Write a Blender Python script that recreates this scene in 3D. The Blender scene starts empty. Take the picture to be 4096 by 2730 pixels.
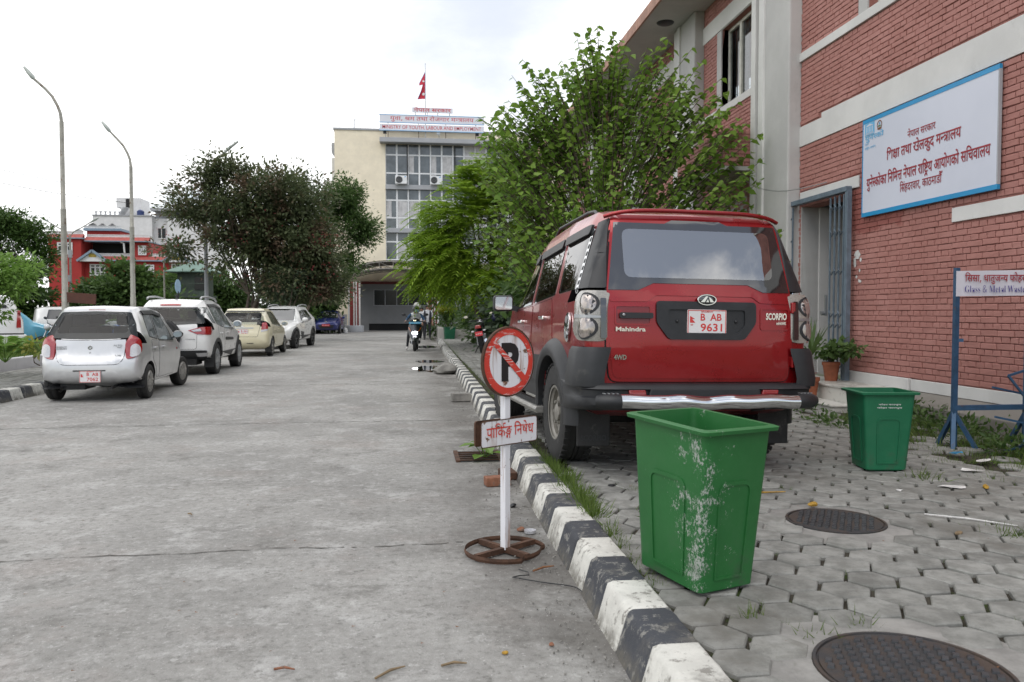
import bpy, bmesh, math, random
import numpy as np
from mathutils import Vector as V, Matrix as Mx, Euler
from mathutils.bvhtree import BVHTree
random.seed(7)
rng = np.random.default_rng(7)
SC = bpy.context.scene
COL = SC.collection
R = math.radians
# ------------------------------------------------------------------ camera, sky, sun, exposure
cam = bpy.data.cameras.new('camera')
cam.lens = 28.0
cam.sensor_width = 36.0
cam.clip_start = 0.05
cam.clip_end = 2000
cam.dof.use_dof = True
cam.dof.focus_distance = 6.3
cam.dof.aperture_fstop = 5.6
camo = bpy.data.objects.new('camera', cam)
COL.objects.link(camo)
camo.location = (0, 0, 1.38)
camo.rotation_euler = (R(90 - 2.103), 0, R(-7.028))
SC.camera = camo
SUN_EL, SUN_ROT = 52, 205      # degrees; rotation clockwise from +Y seen from above
world = bpy.data.worlds.new('World')
SC.world = world
world.use_nodes = True
wn = world.node_tree
wn.nodes.clear()
def wnode(t, **kw):
 n = wn.nodes.new(t)
 for k, v in kw.items():
  setattr(n, k, v)
 return n
wo = wnode('ShaderNodeOutputWorld')
sky = wnode('ShaderNodeTexSky', sky_type='NISHITA', sun_disc=False)
sky.sun_elevation = R(SUN_EL)
sky.sun_rotation = R(SUN_ROT)
bg_sky = wnode('ShaderNodeBackground')
bg_sky.inputs[1].default_value = 0.10
wn.links.new(sky.outputs[0], bg_sky.inputs[0])
tc = wnode('ShaderNodeTexCoord')
mp = wnode('ShaderNodeMapping')
mp.inputs['Scale'].default_value = (1.0, 1.0, 2.2)
wn.links.new(tc.outputs['Generated'], mp.inputs['Vector'])
def wnoise(scale, detail, rough, w=0.0):
 n = wnode('ShaderNodeTexNoise', noise_dimensions='4D')
 n.inputs['Scale'].default_value = scale
 n.inputs['Detail'].default_value = detail
 n.inputs['Roughness'].default_value = rough
 n.inputs['W'].default_value = w
 wn.links.new(mp.outputs[0], n.inputs['Vector'])
 return n.outputs[0]
def wrange(f, a, b, c=0.0, d=1.0):
 n = wnode('ShaderNodeMapRange', interpolation_type='SMOOTHSTEP')
 wn.links.new(f, n.inputs[0])
 for i, v in enumerate((a, b, c, d)):
  n.inputs[i + 1].default_value = v
 return n.outputs[0]
def wmix(f, a, b):
 n = wnode('ShaderNodeMix', data_type='RGBA')
 for s, v in ((0, f), (6, a), (7, b)):
  if hasattr(v, 'links'):
   wn.links.new(v, n.inputs[s])
  else:
   n.inputs[s].default_value = v
 return n.outputs[2]
CLOUD_W = 3.1
gx = wnode('ShaderNodeSeparateXYZ')
wn.links.new(tc.outputs['Generated'], gx.inputs[0])
ahead = wnode('ShaderNodeMath', operation='MULTIPLY_ADD')
wn.links.new(gx.outputs[1], ahead.inputs[0])
ahead.inputs[1].default_value = 0.13
wn.links.new(wnoise(1.9, 7, 0.6, CLOUD_W), ahead.inputs[2])
cover = wrange(ahead.outputs[0], 0.38, 0.52, 0.25, 1.0)          # broken high cloud, blue in the gaps, closing to overcast over the street
grey = wrange(wnoise(1.25, 5, 0.55, CLOUD_W + 5.0), 0.56, 0.72, 0.0, 0.6)             # greyer cloud bases
# one grey-bottomed cloud bank over the far end of the street
gm = wnode('ShaderNodeVectorMath', operation='DISTANCE')
wn.links.new(tc.outputs['Generated'], gm.inputs[0])
gm.inputs[1].default_value = V((0.095, 0.93, 0.375)).normalized()
wob = wnode('ShaderNodeMath', operation='MULTIPLY_ADD')
wn.links.new(wnoise(4.0, 6, 0.6, 1.0), wob.inputs[0])
wob.inputs[1].default_value = 0.30
wn.links.new(gm.outputs['Value'], wob.inputs[2])
bank = wrange(wob.outputs[0], 0.18, 0.42, 1.0, 0.0)
dark = wnode('ShaderNodeMath', operation='MAXIMUM')
wn.links.new(grey, dark.inputs[0])
wn.links.new(bank, dark.inputs[1])
tint = wmix(dark.outputs[0], (1.0, 1.0, 1.0, 1), (0.50, 0.535, 0.60, 1))
bg_cloud = wnode('ShaderNodeBackground')
bg_cloud.inputs[1].default_value = 1.30
wn.links.new(tint, bg_cloud.inputs[0])
ms = wnode('ShaderNodeMixShader')
wn.links.new(cover, ms.inputs[0])
wn.links.new(bg_sky.outputs[0], ms.inputs[1])
wn.links.new(bg_cloud.outputs[0], ms.inputs[2])
wn.links.new(ms.outputs[0], wo.inputs[0])
sun = bpy.data.lights.new('sun', 'SUN')
sun.energy = 0.9
sun.angle = R(50)
sun.color = (1.0, 0.965, 0.91)
suno = bpy.data.objects.new('sun', sun)
COL.objects.link(suno)
_az = R(SUN_ROT)
_sd = V((math.sin(_az) * math.cos(R(SUN_EL)), math.cos(_az) * math.cos(R(SUN_EL)), math.sin(R(SUN_EL))))
suno.rotation_euler = _sd.to_track_quat('Z', 'Y').to_euler()
vs = SC.view_settings
vs.view_transform = 'Standard'
vs.look = 'None'
vs.exposure = 0.36
vs.gamma = 1.0
vs.use_curve_mapping = False
SC.cycles.max_bounces = 8
SC.cycles.transparent_max_bounces = 16
SC.cycles.caustics_reflective = False
SC.cycles.caustics_refractive = False
SC.cycles.sample_clamp_indirect = 6
# ------------------------------------------------------------------ materials
class NG:
 """small helper round one procedural material"""
 def __init__(s, name):
  s.m = bpy.data.materials.new(name)
  s.m.use_nodes = True
  s.t = s.m.node_tree
  s.b = s.t.nodes['Principled BSDF']
  s.tc = s.t.nodes.new('ShaderNodeTexCoord')
  s.geo = s.t.nodes.new('ShaderNodeNewGeometry')
  s.obj = s.tc.outputs['Object']
  s.pos = s.geo.outputs['Position']
  s.isl = s.geo.outputs['Random Per Island']
 def put(s, sock, v):
  if hasattr(v, 'links') or hasattr(v, 'is_linked'):
   s.t.links.new(v, sock)
  else:
   if sock.type == 'RGBA' and len(v) == 3:
    v = (*v, 1)
   sock.default_value = v
 def noise(s, scale, detail=5, rough=0.6, vec=None, stretch=None, dist=0.0):
  n = s.t.nodes.new('ShaderNodeTexNoise')
  n.inputs['Scale'].default_value = scale
  n.inputs['Detail'].default_value = detail
  n.inputs['Roughness'].default_value = rough
  n.inputs['Distortion'].default_value = dist
  v = vec or s.obj
  if stretch:
   mpn = s.t.nodes.new('ShaderNodeMapping')
   mpn.inputs['Scale'].default_value = stretch
   s.t.links.new(v, mpn.inputs['Vector'])
   v = mpn.outputs[0]
  s.t.links.new(v, n.inputs['Vector'])
  return n.outputs[0]
 def rng(s, f, a, b, c=0.0, d=1.0):
  n = s.t.nodes.new('ShaderNodeMapRange')
  n.interpolation_type = 'SMOOTHSTEP'
  s.put(n.inputs[0], f)
  for i, v in enumerate((a, b, c, d)):
   n.inputs[i + 1].default_value = v
  return n.outputs[0]
 def mix(s, f, a, b):
  n = s.t.nodes.new('ShaderNodeMix')
  n.data_type = 'RGBA'
  s.put(n.inputs[0], f)
  s.put(n.inputs[6], a)
  s.put(n.inputs[7], b)
  return n.outputs[2]
 def math(s, op, a, b=0.0, c=0.0):
  n = s.t.nodes.new('ShaderNodeMath')
  n.operation = op
  for i, v in enumerate((a, b, c)):
   s.put(n.inputs[i], v)
  return n.outputs[0]
 def xyz(s, vec=None):
  n = s.t.nodes.new('ShaderNodeSeparateXYZ')
  s.t.links.new(vec or s.obj, n.inputs[0])
  return n.outputs
 def bump(s, h, strength=0.3, dist=0.01):
  n = s.t.nodes.new('ShaderNodeBump')
  n.inputs['Strength'].default_value = strength
  n.inputs['Distance'].default_value = dist
  s.t.links.new(h, n.inputs['Height'])
  s.t.links.new(n.outputs[0], s.b.inputs['Normal'])
 def set(s, **kw):
  names = dict(col='Base Color', rough='Roughness', metal='Metallic', spec='Specular IOR Level', coat='Coat Weight',
      coatr='Coat Roughness', alpha='Alpha', trans='Transmission Weight', ec='Emission Color', es='Emission Strength', ior='IOR', sheen='Sheen Weight')
  for k, v in kw.items():
   s.put(s.b.inputs[names[k]], v)
  return s.m
def sh(c, k):
 return tuple(x * k for x in c)
def mat(name, col, rough=0.6, metal=0.0, var=0.25, vs_=4.0, bump=0.0, bs=60.0, spec=0.5, coat=0.0, isl=0.0, wear=None, world_space=False, bd=0.006):
 """plain procedural surface: colour noise, optional per-piece variation, worn patches and fine relief"""
 g = NG(name)
 vec = g.pos if world_space else g.obj
 c = col
 if var:
  c = g.mix(g.rng(g.noise(vs_, 6, 0.65, vec), 0.3, 0.7), sh(col, 1 - var), sh(col, 1 + var * 0.4))
 if isl:
  k = g.t.nodes.new('ShaderNodeHueSaturation')
  g.put(k.inputs['Value'], g.rng(g.isl, 0, 1, 1 - isl, 1 + isl))
  g.put(k.inputs['Color'], c)
  c = k.outputs[0]
 if wear:
  wc, lo, hi, wsc = wear
  c = g.mix(g.rng(g.noise(wsc, 8, 0.7, vec), lo, hi), c, wc)
 g.set(col=c, rough=rough, metal=metal, spec=spec, coat=coat, coatr=0.04)
 if bump:
  g.bump(g.noise(bs, 4, 0.6, vec), bump, bd)
 return g.m
def glass_mat(name, tint=(0.25, 0.28, 0.29), refl=1.0, rough=0.0, ior=1.65):
 """thin window pane: tinted see-through plus mirror reflection by angle"""
 g = NG(name)
 t = g.t
 tr = t.nodes.new('ShaderNodeBsdfTransparent')
 tr.inputs[0].default_value = (*tint, 1)
 gl = t.nodes.new('ShaderNodeBsdfGlossy')
 gl.inputs['Roughness'].default_value = rough
 gl.inputs['Color'].default_value = (refl, refl, refl, 1)
 fr = t.nodes.new('ShaderNodeFresnel')
 bf = t.nodes.new('ShaderNodeMapRange')
 t.links.new(g.geo.outputs['Backfacing'], bf.inputs[0])
 bf.inputs[3].default_value = ior
 bf.inputs[4].default_value = 1.0 / ior
 t.links.new(bf.outputs[0], fr.inputs[0])
 mx = t.nodes.new('ShaderNodeMixShader')
 t.links.new(fr.outputs[0], mx.inputs[0])
 t.links.new(tr.outputs[0], mx.inputs[1])
 t.links.new(gl.outputs[0], mx.inputs[2])
 t.links.new(mx.outputs[0], t.nodes['Material Output'].inputs[0])
 return g.m
# ------------------------------------------------------------------ objects
def tag(o, label=None, cat=None, group=None, kind=None):
 for k, v in (('label', label), ('category', cat), ('group', group), ('kind', kind)):
  if v:
   o[k] = v
 return o
def thing(name, label, cat, loc=(0, 0, 0), rz=0.0, group=None):
 o = bpy.data.objects.new(name, None)
 o.empty_display_size = 0.2
 COL.objects.link(o)
 o.location = loc
 o.rotation_euler = (0, 0, rz)
 return tag(o, label, cat, group)
def place(name, me, parent=None, loc=(0, 0, 0), rot=(0, 0, 0), scale=(1, 1, 1)):
 o = bpy.data.objects.new(name, me)
 COL.objects.link(o)
 o.parent = parent
 o.location = loc
 o.rotation_euler = rot
 o.scale = scale
 return o
class MB:
 """collects shapes, builds ONE mesh"""
 def __init__(s):
  s.v = []
  s.f = []
  s.mi = []
  s.cur = 0
 def add(s, vs, fs, mi=None):
  n = len(s.v)
  s.v.extend([tuple(p) for p in vs])
  for f in fs:
   s.f.append(tuple(i + n for i in f))
   s.mi.append(s.cur if mi is None else mi)
  return s
 def box(s, c, d, rot=None, taper=None):
  """c centre, d full size; taper scales the top (x,y)"""
  hx, hy, hz = d[0] / 2, d[1] / 2, d[2] / 2
  tx, ty = taper or (1, 1)
  P = [V((x * (tx if z > 0 else 1), y * (ty if z > 0 else 1), z)) for x, y, z in
    ((-hx, -hy, -hz), (hx, -hy, -hz), (hx, hy, -hz), (-hx, hy, -hz), (-hx, -hy, hz), (hx, -hy, hz), (hx, hy, hz), (-hx, hy, hz))]
  if rot is not None:
   m = rot if isinstance(rot, Mx) else Euler(rot).to_matrix()
   P = [m @ p for p in P]
  c = V(c)
  return s.add([p + c for p in P], [(0, 3, 2, 1), (4, 5, 6, 7), (0, 1, 5, 4), (1, 2, 6, 5), (2, 3, 7, 6), (3, 0, 4, 7)])
 def b2(s, a, b):
  """box by two corners"""
  return s.box([(p + q) / 2 for p, q in zip(a, b)], [abs(q - p) for p, q in zip(a, b)])
 def prism(s, pts, a, b, fn):
  """outline pts (u,v) swept from a to b; fn(u,v,w)->xyz"""
  n = len(pts)
  s.add([fn(u, v, a) for u, v in pts] + [fn(u, v, b) for u, v in pts],
    [tuple(range(n))[::-1], tuple(range(n, 2 * n))] + [(i, (i + 1) % n, n + (i + 1) % n, n + i) for i in range(n)])
  return s
 def tube(s, path, r, n=8, cap=True, closed=False):
  path = [V(p) for p in path]
  k = len(path)
  rs = r if isinstance(r, (list, tuple)) else [r] * k
  up = V((0, 0, 1))
  vs, fs = [], []
  ref = None
  for i, p in enumerate(path):
   a = path[i - 1] if (i or closed) else path[i]
   b = path[(i + 1) % k] if (i < k - 1 or closed) else path[i]
   d = (b - a)
   if d.length < 1e-9:
    d = V((0, 0, 1))
   d.normalize()
   if ref is None:
    ref = up if abs(d.z) < 0.9 else V((1, 0, 0))
   u = (ref - d * ref.dot(d))
   if u.length < 1e-5:
    u = d.orthogonal()
   u.normalize()
   ref = u
   w = d.cross(u)
   for j in range(n):
    t = 2 * math.pi * j / n
    vs.append(p + (u * math.cos(t) + w * math.sin(t)) * rs[i])
  for i in range(k if closed else k - 1):
   i2 = (i + 1) % k
   for j in range(n):
    j2 = (j + 1) % n
    fs.append((i * n + j, i * n + j2, i2 * n + j2, i2 * n + j))
  if cap and not closed:
   fs.append(tuple(range(n))[::-1])
   fs.append(tuple(range((k - 1) * n, k * n)))
  return s.add(vs, fs)
 def bar(s, a, b, w, h=None):
  """rectangular bar between two points"""
  a, b = V(a), V(b)
  d = b - a
  q = d.to_track_quat('Z', 'Y').to_matrix()
  return s.box((a + b) / 2, (w, h or w, d.length), q)
 def lathe(s, prof, n=24, m=None, close=False):
  """prof [(r,z)], around Z; m matrix"""
  m = m or Mx.Identity(4)
  vs, fs = [], []
  k = len(prof)
  for r, z in prof:
   for j in range(n):
    t = 2 * math.pi * j / n
    vs.append(m @ V((r * math.cos(t), r * math.sin(t), z)))
  for i in range(k - 1 if not close else k):
   i2 = (i + 1) % k
   for j in range(n):
    j2 = (j + 1) % n
    fs.append((i * n + j, i * n + j2, i2 * n + j2, i2 * n + j))
  return s.add(vs, fs)
 def ball(s, c, r, n=12, m=8, sx=(1, 1, 1), rot=None):
  vs, fs = [], []
  q = Euler(rot).to_matrix() if rot else Mx.Identity(3)
  for i in range(m + 1):
   a = math.pi * i / m
   for j in range(n):
    t = 2 * math.pi * j / n
    vs.append(V(c) + q @ V((r * sx[0] * math.sin(a) * math.cos(t), r * sx[1] * math.sin(a) * math.sin(t), r * sx[2] * math.cos(a))))
  for i in range(m):
   for j in range(n):
    j2 = (j + 1) % n
    fs.append((i * n + j, (i + 1) * n + j, (i + 1) * n + j2, i * n + j2))
  return s.add(vs, fs)
 def disc(s, c, r, n=24, fn=None):
  fn = fn or (lambda a, b: (c[0] + a, c[1] + b, c[2]))
  return s.add([fn(r * math.cos(2 * math.pi * j / n), r * math.sin(2 * math.pi * j / n)) for j in range(n)], [tuple(range(n))])
 def mesh(s, name, mats, smooth=None):
  me = bpy.data.meshes.new(name)
  me.from_pydata(s.v, [], s.f)
  for m in (mats if isinstance(mats, (list, tuple)) else [mats]):
   me.materials.append(m)
  if any(s.mi):
   me.polygons.foreach_set('material_index', s.mi)
  bm = bmesh.new()
  bm.from_mesh(me)
  bmesh.ops.remove_doubles(bm, verts=bm.verts, dist=1e-6)
  bmesh.ops.recalc_face_normals(bm, faces=bm.faces)
  bm.to_mesh(me)
  bm.free()
  if smooth is not None:
   me.polygons.foreach_set('use_smooth', [True] * len(me.polygons))
   me.set_sharp_from_angle(angle=R(smooth))
  return me
 def build(s, name, mats, parent=None, loc=(0, 0, 0), rot=(0, 0, 0), smooth=None, bevel=0.0, seg=2):
  o = place(name, s.mesh(name, mats, smooth), parent, loc, rot)
  if bevel:
   b = o.modifiers.new('edge', 'BEVEL')
   b.width = bevel
   b.segments = seg
   b.limit_method = 'ANGLE'
   b.angle_limit = R(40)
   b.harden_normals = False
  return o
def np_mesh(name, verts, faces_flat, k, mats, smooth=False):
 """fast mesh from numpy: faces_flat (n,k)"""
 me = bpy.data.meshes.new(name)
 verts = np.asarray(verts, np.float32)
 faces_flat = np.asarray(faces_flat, np.int32)
 me.vertices.add(len(verts))
 me.vertices.foreach_set('co', verts.ravel())
 me.loops.add(faces_flat.size)
 me.loops.foreach_set('vertex_index', faces_flat.ravel())
 nf = len(faces_flat)
 me.polygons.add(nf)
 me.polygons.foreach_set('loop_start', np.arange(0, nf * k, k, dtype=np.int32))
 me.update(calc_edges=True)
 for m in (mats if isinstance(mats, (list, tuple)) else [mats]):
  me.materials.append(m)
 if smooth:
  me.polygons.foreach_set('use_smooth', np.ones(nf, bool))
 me.validate()
 return me
def rounded(pts, r, n=4):
 """polygon with rounded corners; r one radius or one per corner"""
 out = []
 k = len(pts)
 for i in range(k):
  rr = r[i] if isinstance(r, (list, tuple)) else r
  a, b, c = V(pts[i - 1]), V(pts[i]), V(pts[(i + 1) % k])
  d1, d2 = (a - b), (c - b)
  rr = min(rr, d1.length * 0.49, d2.length * 0.49)
  if rr < 1e-4:
   out.append(tuple(b))
   continue
  p1, p2 = b + d1.normalized() * rr, b + d2.normalized() * rr
  for j in range(n + 1):
   t = j / n
   out.append(tuple(p1 * (1 - t) ** 2 + b * 2 * t * (1 - t) + p2 * t * t))
 return out
def rect(x0, y0, x1, y1):
 return [(x0, y0), (x1, y0), (x1, y1), (x0, y1)]
def circ(cx, cy, r, n=24, ry=None, a0=0, a1=360):
 full = a1 - a0 >= 360
 return [(cx + r * math.cos(R(a0 + (a1 - a0) * j / (n if full else n - 1))), cy + (ry or r) * math.sin(R(a0 + (a1 - a0) * j / (n if full else n - 1)))) for j in range(n)]
def fill2d(loops, res=None):
 """triangulated bmesh of 2D loops (first outer, others holes) in XY, cut along a grid of pitch res"""
 bm = bmesh.new()
 edges = []
 for lp in loops:
  vs = [bm.verts.new((p[0], p[1], 0)) for p in lp]
  for i in range(len(vs)):
   edges.append(bm.edges.new((vs[i - 1], vs[i])))
 bmesh.ops.triangle_fill(bm, use_beauty=True, use_dissolve=False, edges=edges)
 if res:
  xs = [v.co.x for v in bm.verts]
  ys = [v.co.y for v in bm.verts]
  for ax, lo, hi in ((0, min(xs), max(xs)), (1, min(ys), max(ys))):
   n = max(1, int((hi - lo) / res))
   for i in range(1, n):
    c = lo + (hi - lo) * i / n
    co = V((c, 0, 0)) if ax == 0 else V((0, c, 0))
    no = V((1, 0, 0)) if ax == 0 else V((0, 1, 0))
    bmesh.ops.bisect_plane(bm, geom=bm.verts[:] + bm.edges[:] + bm.faces[:], dist=1e-5, plane_co=co, plane_no=no)
 return bm
def plate_mesh(name, loops, fn, th, mats, res=None, smooth=35):
 """flat or curved plate: 2D loops mapped by fn(u,v,w); w=0 front, -th back rim"""
 bm = fill2d(loops, res)
 bm.verts.ensure_lookup_table()
 V2 = [(v.co.x, v.co.y) for v in bm.verts]
 F = [[v.index for v in f.verts] for f in bm.faces]
 bm.verts.index_update()
 F = [[v.index for v in f.verts] for f in bm.faces]
 rim = [[v.index for v in e.verts] for e in bm.edges if len(e.link_faces) == 1]
 bm.free()
 vs = [V(fn(u, v, 0.0)) for u, v in V2]
 mb = MB()
 n = len(vs)
 used = {i: j for j, i in enumerate(sorted({i for e in rim for i in e}))}
 allv = vs + [V(fn(V2[i][0], V2[i][1], -th)) for i in sorted(used)]
 mb.add(allv, F + [(a, b, n + used[b], n + used[a]) for a, b in rim])
 me = bpy.data.meshes.new(name)
 me.from_pydata([tuple(v) for v in mb.v], [], mb.f)
 bm = bmesh.new()
 bm.from_mesh(me)
 bmesh.ops.recalc_face_normals(bm, faces=bm.faces)
 c = V(fn(*V2[0], 1.0)) - V(fn(*V2[0], 0.0))
 acc = sum((f.normal.dot(c) * f.calc_area() for f in list(bm.faces)[:len(F)]), 0.0)
 if acc < 0:
  bmesh.ops.reverse_faces(bm, faces=bm.faces)
 bm.to_mesh(me)
 bm.free()
 for m in (mats if isinstance(mats, (list, tuple)) else [mats]):
  me.materials.append(m)
 if smooth:
  me.polygons.foreach_set('use_smooth', [True] * len(me.polygons))
  me.set_sharp_from_angle(angle=R(smooth))
 return me
def copy_tree(o, parent=None):
 c = o.copy()
 COL.objects.link(c)
 c.parent = parent
 for ch in o.children:
  copy_tree(ch, c)
 return c
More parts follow.
